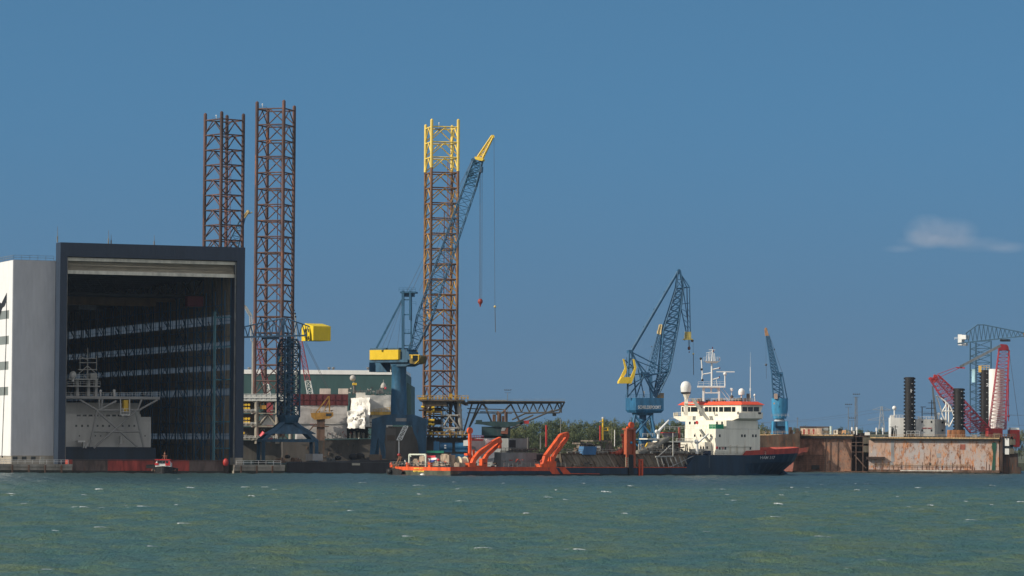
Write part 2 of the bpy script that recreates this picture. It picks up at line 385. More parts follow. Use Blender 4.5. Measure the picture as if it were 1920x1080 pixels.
# ================================================================== HANGAR
hz = lambda y, px=441, w=0: H.z(px, y, w)
PT = H.z(456, 464, 0); PI = H.z(441, 489, 0)     # portal top, opening top
s_r = H.s(441, 0); s_l = H.s(122, 0); s_ll = H.s(109, 0)
WB = 5.5
hall = thing('dock_hall', 'huge dry dock hall with navy portal frame, grey front and white side wall', 'shipyard hall', H.L((s_l + s_r) / 2, 0, 0))
p = MB()
p.fb(H, s_r, 0, 0, WB, 5.0, PT); p.fb(H, s_ll, s_l, 0, WB, 2.6, PI); p.fb(H, s_ll, s_r, 0, WB, PI, PT)
p.build('portal_frame', NAVY, hall)
p = MB()
p.fb(H, s_r + .02, -.3, -.25, WB - .2, QZ, 5.0); p.build('plinth', M('plinth_beige', (.36, .32, .27), .8, .15, .5), hall)
AT = H.z(60, 488, WB); s_w = H.s(22, WB); zp = H.z(60, 855, WB)
p = MB(); p.fb(H, s_w, s_ll - .02, WB, 22, zp, AT); p.build('front_cladding', GREYC, hall)
# white side wall with window bands
p = MB()
bands = [(581, 597), (629, 645), (677, 693), (725, 741)]
zs = [zp]
for a, b in reversed(bands): zs += [H.z(18, b, WB + 2), H.z(18, a, WB + 2)]
zs.append(AT - .1)
for k in range(0, len(zs), 2): p.fb(H, s_w - .35, s_w - .02, WB + .02, 215, zs[k], zs[k + 1])
for k in range(1, len(zs) - 1, 2): p.fb(H, s_w - .35, s_w - .02, WB + .02, WB + 4.0, zs[k], zs[k + 1])
p.build('side_wall', WHITEC, hall)
for k in range(1, len(zs) - 1, 2):
    q = MB(); q.fb(H, s_w - .25, s_w - .03, WB + 4.0, 215, zs[k], zs[k + 1]); q.build('window_strip', M('grey_glazing', (.22, .24, .22), .35, .15, .4), hall)
p = MB(); p.fb(H, s_w + .01, s_l - .6, 22, 215, 2, AT - .2); p.fb(H, s_w + .01, -.8, 215.01, 216.5, 2, AT - .2); p.build('back_wall', GREYC, hall)
p = MB(); p.fb(H, s_w, -.5, WB + .03, 217, AT - 1.2, AT + .05); p.build('roof', GREYD, hall)
# logo shape and downpipe on the white side
FW = Fr(22, 1105, 0); 
p = MB()
LW = Fr(22, (H.L(s_w, WB, 0)).y, 22.4 + 90)     # plane of the white wall, u runs back into the yard
def wallpt(px, py): return LW.on(px, py, .38)
p.prism([wallpt(13, 549), wallpt(13, 562), wallpt(9, 574), wallpt(5, 577), wallpt(0, 590), wallpt(-20, 640), wallpt(-28, 600), wallpt(0, 567), wallpt(3, 569)], LW.v * .1)
p.build('emblem', BLACK, hall)
p = MB(); p.bar(wallpt(12.6, 562), wallpt(12, 640), .35); p.bar(wallpt(12, 640), wallpt(4, 858), .35); p.build('downpipe', GREYD, hall)
# plinth of the wing with small windows
p = MB(); p.fb(H, s_w - .1, s_ll + 2.2, WB - .15, 215, QZ, zp + .15); p.build('plinth', MC['plinth_beige'], hall)
for px in (28, 45, 62):
    q = MB(); a, b, c, d = H.ext(px - 4, px + 4.5, 856, 862.5, WB - .15); q.fb(H, a, b, WB - .3, WB - .1, c, d); q.build('window', GLASS, hall)
q = MB(); q.fb(H, H.s(75, WB), H.s(83, WB), WB - .35, WB - .1, QZ, zp - .2); q.build('door', M('door_beige', (.45, .43, .38), .6), hall)
# roof rail
p = MB(); p.rail([H.L(s_w, WB + .5, AT), H.L(s_ll - .5, WB + .5, AT)], 1.5, 2.3, .09); p.rail([H.L(s_w, WB + .5, AT), H.L(s_w, 60, AT)], 1.5, 2.3, .09)
p.build('roof_railing', STEEL, hall)
for px, h in ((103, 5), (199, 4.4), (204, 3), (285, 3.2)):
    a = H.L(H.s(px, 2), 2, PT); q = MB(); q.tube(a, a + Z3 * h, .12, .05); q.tube(a, a + Z3 * h * .4, .22); q.build('antenna', STEEL, hall)
# rolled-up fabric door
DOOR = M('door_fabric', (.50, .45, .36), .75, .12, .2, vec=(1, 1, 1), streak=4, bump=.3)
p = MB(); z0 = H.z(441, 515, 1.5); n = 26; V = []; Fc = []
prof = []
random.seed(3)
for k in range(n + 1):
    f = k / n; prof.append((2.6 + (.28 if k % 2 else -.25) * random.uniform(.4, 1.3) - .7 * f, PI - (PI - z0) * f))
for (w, z) in prof: V += [H.L(s_l + .3, w, z), H.L(s_l + (s_r - s_l) * .33, w + random.uniform(-.15, .15), z - random.uniform(0, .12)), H.L(s_l + (s_r - s_l) * .66, w + random.uniform(-.15, .15), z + random.uniform(-.1, .1)), H.L(s_r - .3, w, z)]
for k in range(n):
    for j in range(3): Fc.append((k * 4 + j, k * 4 + j + 1, k * 4 + j + 5, k * 4 + j + 4))
p.add(V, Fc); p.build('folding_door', DOOR, hall)
p = MB(); p.fb(H, s_l + .3, s_r - .3, 1.2, 2.4, z0 - 1.0, z0 + .1); p.fb(H, s_l + .3, s_r - .3, 1.0, 1.5, PI - 1.3, PI - .3); p.build('door_rail', M('rail_beige', (.60, .57, .48), .5), hall)
p = MB()
for s in (s_l + .02, s_r - .38): p = MB(); p.fb(H, s, s + .36, .6, 1.2, 3, PI - .3); p.build('door_guide', STEEL, hall)
# right-hand interior wall with translucent strips
s_i = s_r + .9
iz = [(H.z(439, b, 1), H.z(439, a, 1)) for a, b in ((812, 824), (727, 741), (682, 693), (638, 651), (588, 605))]
INW = M('interior_cladding', (.26, .22, .165), .8, .3, .15)
p = MB(); zc = QZ
for a, b in iz: p.fb(H, s_i, s_i + .4, WB, 215, zc, a); zc = b
p.fb(H, s_i, s_i + .4, WB, 215, zc, AT - 1.2); p.build('wall', INW, hall)
tr = bpy.data.materials.new('translucent_panel'); tr.use_nodes = True; tn = tr.node_tree
tn.nodes.remove(tn.nodes['Principled BSDF']); tl = tn.nodes.new('ShaderNodeBsdfTranslucent'); tl.inputs[0].default_value = (.40, .40, .40, 1)
tn.links.new(tl.outputs[0], tn.nodes['Material Output'].inputs[0])
for a, b in iz:
    q = MB(); P4 = [H.L(s_i + .2, WB, a), H.L(s_i + .2, 215, a), H.L(s_i + .2, 215, b), H.L(s_i + .2, WB, b)]; q.add(P4, [(0, 1, 2, 3)]); q.build('window_strip', tr, hall)
for k in range(21):
    w = WB + 2 + k * 10; q = MB()
    q.fb(H, s_i - .35, s_i - .03, w, w + .8, QZ, AT - 1.3)
    q.fb(H, s_i - 2.5, s_i - 2.2, w, w + .4, QZ, AT - 8)
    zz = QZ + (k % 3); j = 0
    while zz < AT - 12 and k % 2:
        q.bar(H.L(s_i - .3, w + .3, zz), H.L(s_i - 2.3, w + .3, zz + 3.2), .22); q.bar(H.L(s_i - 2.3, w + .3, zz + 3.2), H.L(s_i - .3, w + .3, zz + 6.4), .22); zz += 6.4
    q.build('column', BLUED, hall)
p = MB()
for k in range(20):
    w = WB + 2 + k * 10
    for z in (9, 16, 21.5, 30, 38, 46, 54): p.bar(H.L(s_i - 2.4, w, z), H.L(s_i - 2.4, w + 10, z), .22)
    if k % 2 == 0:
        for z in (9, 21.5, 30, 38, 46): p.bar(H.L(s_i - 2.45, w, z), H.L(s_i - 2.45, w + 10, z + 8), .22)
    elif k % 4 == 1:
        for z in (9, 21.5, 38): p.bar(H.L(s_i - 2.45, w, z + 8), H.L(s_i - 2.45, w + 10, z), .22)
    for z in (6, 12, 19, 25, 28.5, 35, 41, 44, 49, 52): p.bar(H.L(s_i - .15, w, z), H.L(s_i - .15, w + 10, z), .12)
p.build('bracing', BLUED, hall)
p = MB()
for k in range(41): p.bar(H.L(s_i - .12, WB + 2 + k * 5, QZ), H.L(s_i - .12, WB + 2 + k * 5, AT - 2), .12)
for k in range(7):
    w = WB + 12 + k * 26
    for z in range(4, 60, 9): p.bar(H.L(s_i - 2.2, w, z), H.L(s_i - 2.2, w + 8 + (k * 5) % 7, z + 9), .24)
p.build('side_rails', GREYD, hall)
p = MB()
for w in (14, 15.6):
    p.bar(H.L(s_i - 3.4, w, QZ), H.L(s_i - 3.4, w, 52), .4)
for z in (8, 16.5, 30, 40.5, 50): p.bar(H.L(s_i - 3.4, 14, z), H.L(s_i - .6, 5.8, z), .35); p.bar(H.L(s_i - 3.4, 14.8, z - 7), H.L(s_i - 3.4, 15.2, z), .25)
p.build('stair_tower', M('stair_teal', (.08, .22, .27), .5, .2), hall)
p = MB()
for k in range(1, 13):
    w = WB + 16 + k * 15; p.fb(H, s_l - .3, s_i - .4, w, w + .6, AT - 3.6, AT - 1.25); p.fb(H, s_l - .3, s_i - .4, w, w + .4, AT - 9, AT - 8.3)
    for j in range(12):
        a = s_l + (s_i - s_l) * j / 12; b = s_l + (s_i - s_l) * (j + 1) / 12; p.bar(H.L(a, w + .2, AT - 8.6 if j % 2 else AT - 2), H.L(b, w + .2, AT - 2 if j % 2 else AT - 8.6), .3)
p.build('roof_truss', M('truss_shade_black', (.015, .018, .022), .7), hall)  # near-black colour paints the dark of the hall interior into the trusses
# gantry bridge inside
zb0 = H.z(200, 578, 60); zb1 = H.z(200, 551, 60)
br = thing('bridge_crane', 'dark yellow overhead crane beam high inside the hall', 'overhead crane', H.L((s_l + s_i) / 2, 60, zb0))
p = MB(); p.fb(H, s_l + 1, H.s(290, 60), 60, 63, zb0 + 1, zb1); p.fb(H, H.s(290, 60), s_i - 3.2, 60, 62, zb1 - 2.2, zb1 - .4); p.build('girder', M('girder_dull', (.16, .09, .03), .6), br)
p = MB(); p.fb(H, s_l + 20, s_l + 26, 59, 64, zb0 - .6, zb0 + .9); p.build('trolley', GREYD, br)
br = thing('bridge_crane', 'dark red overhead crane beam inside the hall near the right wall', 'overhead crane', H.L(s_i - 8, 30, zb0))
p = MB(); a, b, c, d = H.ext(352, 420, 556, 575, 28); p.fb(H, a, s_i - 3.2, 28, 31, c, d); p.build('girder', M('girder_maroon', (.12, .02, .03), .6), br)
p = MB(); a, b, c, d = H.ext(412, 423, 545, 556, 28); p.fb(H, a, b, 27, 32, c, d); p.build('trolley', MC['girder_maroon'], br)
# ------------------------------------------------------------------ dock gate
gate = thing('dock_gate', 'long floating dock gate in patched red and brown paint closing the hall mouth', 'dock gate', H.L((sL + sR) / 2, -3, 0))
def gpart(p0, p1, mat, nm='plating'):
    q = MB(); a, b, c, d = H.ext(p0, p1, 862.5, 885, -3); q.fb(H, a, b, -3, 3, -1, H.z(280, 862.5, -3)); q.build(nm, mat, gate)
gpart(136, 202, M('gate_brown', (.12, .085, .075), .8, .3, .5, rust=.3))
gpart(202.05, 355, M('gate_red', (.40, .06, .045), .7, .35, .4, rust=.35, rc=(.16, .04, .03), streak=.2))
gpart(355.05, 419, MC['gate_brown'])
gpart(127, 135.9, M('gate_red2', (.42, .07, .05), .7, .3, .4), 'end_post'); gpart(419.1, 429, M('gate_dark', (.04, .035, .033), .8), 'end_post')
q = MB(); q.fb(H, H.s(136, -3), H.s(420, -3), -3.15, -2.9, H.z(280, 864, -3), H.z(280, 863, -3)); q.fb(H, H.s(136, -3), H.s(420, -3), -3.3, -3, .1, .5); q.build('rubbing_strip', MC['gate_dark'], gate)
q = MB(); q.fb(H, H.s(136, -3), H.s(420, -3), -3.06, -2.99, -1, .8); q.build('weed_band', WEED, gate)
q = MB(); q.ball(H.L(H.s(423, -3.5), -3.8, H.z(423, 867, -4)), .9, sz=1.4); q.build('fender', RED, gate)
# ------------------------------------------------------------------ ship in the hall
G = Fr(285, 1128, 22.4)
shp = thing('docked_ship', 'grey-white ship with dark blue hull standing in shade inside the hall', 'ship', G.o)
p = MB(); p.pb(G, 90, 292, 840, 862, 2, 60); p.pb(G, 90, 284, 838, 842, 1.5, 2); p.fb(G, G.s(90, 3), G.s(290, 3), 3, 58, 0, G.z(200, 861, 3)); p.build('hull', HULLB, shp)
LG = M('ship_light_grey', (.56, .56, .53), .55, .08, .4, rust=.05)
p = MB(); p.pb(G, 90, 283, 790, 840, 4, 34); p.pb(G, 96, 283, 781, 790, 4.5, 30); p.pb(G, 96, 264, 776, 781.5, 5, 30); p.pb(G, 100, 262, 755, 776, 8, 26); p.build('superstructure', LG, shp)
for k in range(9):
    px = 144 + k * 11; q = MB(); q.pb(G, px, px + 7.5, 777.3, 780.8, 4.9, 5.2); q.build('window', GLASS, shp)
for px in (121, 143, 154, 165, 183, 193, 205, 230, 242, 252): q = MB(); q.pb(G, px - 1.7, px + 1.7, 796.5, 800.5, 3.9, 4.2); q.build('window', GLASS, shp)
for px in (149, 179, 189, 272): q = MB(); q.pb(G, px - 1, px + 1, 816, 818.5, 3.9, 4.2); q.build('window', GLASS, shp)
p = MB()
Fg = lambda x, y, w=0: G.on(x, y, w)
p.pb(G, 112, 300, 743, 748, 0, 22)
for x0, y0, x1, y1 in ((182, 769, 168, 838), (254, 771, 269, 838), (182, 771, 258, 838), (254, 771, 176, 840), (182, 769, 263, 769), (176, 809, 262, 809), (182, 769, 150, 750), (187, 768, 218, 752), (190, 768, 192, 748), (262, 768, 295, 750), (258, 768, 266, 748), (186, 769, 186, 748)):
    for w in (-1, 10): p.tube(Fg(x0, y0, w), Fg(x1, y1, w), .35)
p.build('helideck_frame', M('frame_grey', (.36, .36, .35), .5, .1), shp)
p = MB(); p.rail([Fg(118, 743, 1), Fg(300, 743, 1)], 1.2, 2.5, .08); p.rail([Fg(118, 743, 18), Fg(300, 743, 18)], 1.2, 2.5, .08); p.build('railing', LG, shp)
p = MB()
for x in (143, 164, 178): p.pb(G, x, x + 5, 712, 743, 12, 14)
p.pb(G, 126, 188, 723, 725, 9, 18); p.pb(G, 130, 184, 710, 712, 9, 18); p.rail([Fg(126, 723, 9), Fg(188, 723, 9)], 1.3, 2, .1); p.rail([Fg(130, 710, 9), Fg(184, 710, 9)], 1.3, 2, .1)
p.pb(G, 170, 182, 700, 710, 11, 14)
p.build('mast_house', LG, shp)
p = MB(); b = Fg(164, 710, 13); p.tube(b, Fg(164.5, 652, 13), .3, .12)
for y, hw in ((672, 17), (680, 16), (693, 18)): p.tube(Fg(164 - hw, y, 13), Fg(164 + hw, y, 13), .15)
for x in (150, 181): p.tube(Fg(x, 668, 13), Fg(x, 695, 13), .14)
p.tube(Fg(164, 686, 13), Fg(148, 700, 13), .15); p.tube(Fg(164, 686, 13), Fg(180, 700, 13), .15); p.tube(Fg(164, 675, 13), Fg(150, 668, 13), .12); p.build('mast', LG, shp)
q = MB(); q.ball(Fg(136.5, 703, 9), 1.15, sz=1.15); q.tube(Fg(136.5, 709, 9), Fg(136.5, 715, 9), .4); q.build('radome', WHITE, shp)
q = MB(); q.ball(Fg(188.5, 733, 6), .45); q.tube(Fg(188.5, 735, 6), Fg(188.5, 743, 6), .2); q.build('radome', WHITE, shp)
q = MB(); q.ball(Fg(214, 732, 6), .55, sz=.7); q.tube(Fg(214, 733, 6), Fg(214.5, 743, 6), .45); q.build('searchlight', WHITE, shp)
p = MB(); p.fb(G, G.s(226, -2), G.s(242, -2), -2.5, 0, G.z(230, 779, -2), G.z(230, 777, -2)); p.rail([Fg(226, 778, -2.4), Fg(243, 778, -2.4)], 2, 1, .12)
for x in (226, 243): p.tube(Fg(x, 779, -2), Fg(x, 748, -2), .18)
p.build('access_cradle', WHITE, shp)
p = MB(); p.pb(G, 232, 241, 750, 772, -1.5, .5); p.build('cradle_ladder', YEL, shp)
p = MB(); p.pb(G, 146, 160, 826, 829, -1, 2); p.pb(G, 156, 158, 828, 840, 1, 3); p.tube(Fg(160, 840, 1), Fg(170, 824, 1), .3); p.build('deck_crane', WHITE, shp)
for x, y0, y1 in ((226, 818, 832), (203, 810, 817)): p = MB(); p.pb(G, x, x + 2, y0, y1, 1, 3); p.build('davit', WHITE, shp)
# ================================================================== JACK-UP LEGS
def leg_corners(px, D, offs, z):
    """four chord positions; offs in photo pixels at distance D"""
    k = D / FOC; c = W(px, 700, D); return [Vector((c.x + a * k, D + b * k, z)) for a, b in offs]
def zpx(px, py, D): return W(px, py, D).z
def leg(parent, px, D, offs, ytop, pitch, zbot, caps, mats, mode, cap_h=1.9):
    """three-dimensional lattice leg; ytop = first ring, pitch in px"""
    k = D / FOC; zt = zpx(px, ytop, D); dz = pitch * k; n = int((zt - zbot) / dz) + 1
    ch = [MB() for _ in range(4)]; br = MB(); br2 = MB(); ring = MB(); top = MB()
    ysw = zpx(px, 322, D) if mode == 'yellow' else 1e9
    C = leg_corners(px, D, offs, 0)
    for j, c in enumerate(C):
        z1 = zt + caps[j] * k
        if mode == 'yellow':
            top.tube(c + Z3 * (ysw + (0 if j % 2 else 1.2)), c + Z3 * z1, .62, n=12); top.lathe(c + Z3 * z1, [(.62, 0), (.45, .35), (.02, .6)], 12)
            ch[j].tube(c + Z3 * zbot, c + Z3 * (ysw + (0 if j % 2 else 1.2)), .58, n=12)
        else:
            ch[j].tube(c + Z3 * zbot, c + Z3 * z1, .72, n=12); ch[j].lathe(c + Z3 * z1, [(.72, 0), (.45, .35), (.02, .6)], 12)
    for i in range(n):
        za = zt - i * dz; zb = za - dz
        for j in range(4):
            a, b = C[j], C[(j + 1) % 4]; m_ = (a + b) / 2
            mbx = top if (mode == 'yellow' and za > ysw + 2) else ring
            mbx.tube(a + Z3 * za, b + Z3 * za, .30, n=6, cap=False)
            db = top if (mode == 'yellow' and za > ysw + 2) else (br2 if (mode == 'yellow' and i < 13 and (j in (0, 2, 3) or i % 3)) else br)
            for e in (a, b): db.tube(m_ + Z3 * (za - .3), e + Z3 * (zb + .9), .25, n=6, cap=False)
        # inner ring diagonals
        ms = [(C[j] + C[(j + 1) % 4]) / 2 + Z3 * za for j in range(4)]
        if i % 2: ring.tube(ms[0], ms[2], .12, n=5, cap=False)
    for j in range(4): ring.add(ch[j].v, ch[j].f, True)
    lg_ = ring.build('leg', mats[0], parent); parent = lg_
    if br.v: br.build('bracing', mats[1], parent)
    if br2.v: br2.build('bracing', OCHB, parent)
    if top.v: top.build('leg_top', YELL, parent)
    # pipes and ladder inside
    q = MB(); cc = (C[0] + C[2]) / 2; 
    q.tube(cc + Vector((1.2, 0, zbot)), cc + Vector((1.2, 0, zt - 34)), .18); q.tube(cc + Vector((2.4, 0, zbot)), cc + Vector((2.4, 0, zt - 14)), .10); q.tube(cc + Vector((3.0, 0, zbot)), cc + Vector((3.0, 0, zt - 14)), .10)
    zz = zbot
    while zz < zt - 14: q.bar(cc + Vector((2.4, 0, zz)), cc + Vector((3.0, 0, zz)), .12); zz += 2.4
    q.build('riser_pipes', M('pipe_red', (.25, .08, .06), .6, .3, .5, rust=.3), parent)
    q = MB(); e = C[3] if mode != 'yellow' else C[0]
    e = (C[2] + C[3]) / 2 + Z3 * zt
    q.fb(Fr(px, D), 0, .1, 0, .1, 0, .1) if False else None
    q.obox(e - Vector((1.6, 1, 0)), (3.2, 0, 0), (0, 2, 0), (0, 0, .25)); q.rail([e + Vector((-1.6, -1, .2)), e + Vector((1.6, -1, .2)), e + Vector((1.6, 1, .2))], 1.2, 1.1, .08)
    q.build('top_platform', GREYD, parent)
    q = MB(); q.tube(e + Z3 * .2, e + Z3 * 2.2, .1); q.ball(e + Vector((0, 0, 2.5)), .3); q.build('beacon', WHITE, parent)
YELL = M('leg_yellow', (.82, .60, .13), .5, .12, .5, rust=.12, rc=(.5, .25, .05))
OCHB = M('brace_ochre', (.50, .29, .07), .6, .35, .4, rust=.3, rc=(.16, .07, .03))
D1 = 1465; D2 = 1445; D3 = 1420
BRL = M('leg_brown', (.10, .055, .048), .7, .4, .18, rust=.30, rc=(.36, .12, .04), streak=.25)
rig = thing('jack_up_rig', 'jack-up rig with two tall brown lattice legs rising behind the dock hall', 'jack-up rig', Vector((W(500, 860, D2).x, D2, 0)))
zb = 3
leg(rig, 416, D1, [(-2, -36), (36, -2), (2, 36), (-36, 2)], 226, 28.3, 10, (12, 11, 12, 12), (BRL, BRL), 'brown')
leg(rig, 512.5, D2, [(17.5, -33.8), (33.8, 17.5), (-17.5, 33.8), (-33.8, -17.5)], 206, 30, 12, (13.5, 8, 4, 12), (BRL, BRL), 'brown')
rig2 = thing('jack_up_rig', 'jack-up rig with a yellow-topped lattice leg and long helideck truss', 'jack-up rig', Vector((W(825, 860, D3).x, D3, 0)))
leg(rig2, 825.5, D3, [(-18.5, -31), (31, -18.5), (18.5, 31), (-31, 18.5)], 240, 28.55, 12, (12, 13, 6, 6), (M('leg_ochre_brown', (.19, .095, .05), .7, .4, .18, rust=.45, rc=(.40, .20, .05), streak=.25), BRL), 'yellow')
# --- rig one: decks seen between the hall and the hammerhead crane
F2 = Fr(500, 1425, 0)
p = MB(); p.pb(F2, 440, 545, 740, 752, 0, 55); p.build('main_deck', M('deck_grey', (.55, .56, .53), .6, .15, .4, rust=.15), rig)
p = MB(); p.rail([F2.on(440, 748, -.2), F2.on(545, 748, -.2)], 2.0, 2.0, .14); p.pb(F2, 440, 545, 744.5, 746, -.3, -.1)
p.build('railing', WHITE, rig)
p = MB()
for x in (481, 520, 545): p.tube(F2.on(x, 752, 1), F2.on(x, 832, 1), .9)
p.pb(F2, 440, 481, 771, 774, 0, 8); p.pb(F2, 440, 481, 796, 799, 0, 8); p.pb(F2, 440, 490, 822, 825, 0, 10); p.pb(F2, 484, 518, 774, 776, 0, 4); p.pb(F2, 484, 522, 798, 801, 0, 4)
for a, b in (((485, 797), (502, 777)), ((502, 777), (518, 797)), ((474, 752), (485, 760))): p.tube(F2.on(*a, 1), F2.on(*b, 1), .35); p.tube(F2.on(a[0] + 2, a[1], 3), F2.on(b[0] + 2, b[1], 3), .35)
p.build('deck_frame', M('frame_tan', (.30, .27, .22), .6, .3, .4, rust=.3), rig)
p = MB()
for y in (773, 797.5, 823): p.rail([F2.on(452, y, -.3), F2.on(480 if y < 820 else 520, y, -.3)], 1.2, 1.6, .14, 1)
p.build('railing', WHITE, rig)
for y0, nn in ((758, 3), (764.5, 3), (784, 3), (790.5, 3), (811, 1)):
    for k in range(nn):
        q = MB(); c = F2.on(456.5 + k * 5.2, y0 + 1, 1); q.tube(c - Vector((0, .9, 0)), c + Vector((0, 1.2, 0)), .5, n=12); q.tube(c - Vector((.45, 0, 0)), c + Vector((.45, 0, 0)), .42, n=10); q.build('gas_cylinder', YEL, rig)
p = MB(); p.pb(F2, 452, 480, 753, 771, 8, 12); p.pb(F2, 452, 480, 776, 796, 8, 12); p.pb(F2, 452, 520, 801, 822, 8, 12); p.pb(F2, 440, 640, 826, 868, 4, 50); p.build('hull', M('rig_hull', (.07, .065, .058), .8, .3, .2, rust=.3), rig)
p = MB(); p.pb(F2, 488, 515, 778, 797, 3, 9); p.build('deck_house', WHITE, rig)
p = MB(); a = F2.on(492, 752, 2); 
for dx in (-4, 4): p.bar(F2.on(492 + dx, 766, 2), F2.on(492 + dx * .3, 741, 2), .4)
p.pb(F2, 487, 499, 760, 767, 1, 4); p.build('deck_crane', OCH, rig)
p = MB(); p.tube(F2.on(497, 812, -1), F2.on(491, 820, -1), 1.4); p.build('hose_reel', REDL, rig)
# --- rig two: jacking house, decks, helideck truss
F3 = Fr(825, 1400, 0)
DKG = M('truss_dark', (.085, .08, .072), .65, .3, .5, rust=.15)
p = MB(); p.pb(F3, 786, 870, 749, 752, -3, 40); p.pb(F3, 793, 838, 752, 761, -2, 30); p.pb(F3, 785, 840, 768, 770, 0, 20); p.pb(F3, 798, 828, 776, 777.5, -1, 20); p.pb(F3, 800, 828, 801, 802.5, -1, 20)
p.pb(F3, 797, 876, 815, 817, -2, 30)
for x in (797, 812, 826, 845): p.pb(F3, x, x + 2.2, 752, 820, 2, 5)
for x, y0 in ((800, 770), (800, 792), (802, 806)): p.pb(F3, x - 1, x + 28, y0 - 6, y0 + 4, 6, 16)
p.build('jacking_house', M('house_brown', (.10, .075, .05), .7, .4, .5, rust=.3), rig2)
p = MB(); p.tube(F3.on(860, 752, 1), F3.on(865, 818, 1), .9, .9); p.tube(F3.on(857, 752, 6), F3.on(862, 818, 6), .6)
for a, b in (((826, 779), (860, 779)), ((828, 803), (862, 803)), ((830, 802), (843, 780)), ((843, 780), (860, 802)), ((828, 817), (843, 804)), ((843, 804), (862, 818))): p.tube(F3.on(*a, 0), F3.on(*b, 0), .38)
p.build('support_frame', M('frame_palegrey', (.33, .32, .30), .6, .3, .5, rust=.2), rig2)
p = MB(); p.pb(F3, 784, 800, 745, 749, -3, 6)
for x in range(786, 880, 6): p.pb(F3, x, x + 2.5, 743.5 + (x % 4), 748.5, -2, 1)
p.rail([F3.on(782, 749, -3), F3.on(878, 749, -3)], 1.6, 1.8, .16); p.pb(F3, 842, 848, 738, 748, 0, 3); p.rail([F3.on(799, 820, -2), F3.on(878, 820, -2)], 2.2, 2.4, .18); p.rail([F3.on(800, 777, -1), F3.on(828, 777, -1)], 1.2, 2, .14)
p.build('railing', M('rail_ochre', (.50, .30, .05), .6, .3, .6), rig2)
for x, y0 in ((792, 763), (811, 764), (811, 770), (806, 788), (811, 788), (806, 795), (811, 796), (808, 813)):
    q = MB(); c = F3.on(x, y0, -1.5); q.tube(c - Vector((.55, 0, 0)), c + Vector((.75, 0, 0)), .5, n=12); q.build('gas_cylinder', YEL, rig2)
HD = Fr(970, 1405, 0)
p = MB()
for w in (0, 14, 28): 
    p.tube(HD.on(838, 756, w), HD.on(1052, 755, w), .45)
p.pb(HD, 876, 1059, 751.5, 753.5, -2, 30)
for w in (0, 28):
    bot = [(1052, 767), (1030, 773), (985, 775), (960, 787)]
    for a, b in zip(bot[:-1], bot[1:]): p.tube(HD.on(*a, w), HD.on(*b, w), .32)
    p.tube(HD.on(1052, 756, w), HD.on(1052, 774, w), .3); p.tube(HD.on(1059, 753, w), HD.on(1048, 774, w), .3); p.tube(HD.on(1048, 774, w), HD.on(985, 774, w), .3)
    p.tube(HD.on(1050, 774, w), HD.on(900, 772, w), .18)
    top = [970, 985, 1000, 1015, 1030, 1045, 1052]
    for i, x in enumerate(top[:-1]):
        p.tube(HD.on(x, 756, w), HD.on(x + 7.5, 773, w), .25); p.tube(HD.on(x + 7.5, 773, w), HD.on(top[i + 1], 756, w), .25)
    for a, b in (((904, 756), (869, 822)), ((898, 756), (872, 821)), ((907, 757), (935, 822)), ((885, 757), (866, 821)), ((905, 826), (1035, 770)), ((896, 824), (1000, 778)), ((975, 792), (958, 758)), ((958, 758), (940, 775)), ((905, 758), (915, 768))): p.tube(HD.on(*a, w), HD.on(*b, w), .34)
    p.tube(HD.on(876, 766, w), HD.on(950, 768, w), .2); p.tube(HD.on(876, 774, w), HD.on(960, 775, w), .2)
for x in range(880, 1056, 12): p.tube(HD.on(x, 755, 0), HD.on(x, 755, 28), .2)
p.build('helideck_truss', DKG, rig2)
p = MB(); p.rail([HD.on(876, 751.5, -2), HD.on(1059, 751.5, -2)], .7, 3, .06); p.pb(HD, 905, 950, 750, 751.4, 0, 28); p.build('helideck_edge', GREYP, rig2)
p = MB(); p.pb(HD, 1036, 1043, 775, 780, 10, 12); p.build('lower_platform', DKG, rig2)
p = MB(); p.pb(F3, 775, 905, 820, 866, 2, 60); p.build('hull', M('rig_hull2', (.055, .05, .047), .8, .3, .25, rust=.25), rig2)

# ================================================================== GREEN WAREHOUSE
B = Fr(600, 1700, 0)
wh = thing('warehouse', 'long dark green warehouse with white roof edge behind the cranes', 'warehouse', B.L(0, 0, QZ))
p = MB(); p.pb(B, 440, 762, 701, 868, 0, 80); p.build('wall', GREENW, wh)
p = MB(); p.prism([B.on(740, 701, 1), B.on(740, 868, 1), B.on(770.5, 868, 1), B.on(770.5, 722, 1), B.on(762, 717, 1), B.on(762, 701, 1)], B.v * 70); p.build('end_bay', GREENW, wh)
p = MB(); a, b, c, d = B.ext(440, 693, 693.5, 701.5, -.4); p.fb(B, a, B.s(760, 0), -.4, 80.5, c, d); p.build('roof', M('roof_white', (.82, .82, .80), .5, .05), wh)
for x in (467, 474, 617, 625, 690):
    q = MB(); c = B.on(x, 693.5, 5); q.lathe(c, [(.45, 0), (.5, .6), (.85, .7), (.75, 1.2), (.05, 1.4)], 10); q.build('roof_vent', STEEL, wh)

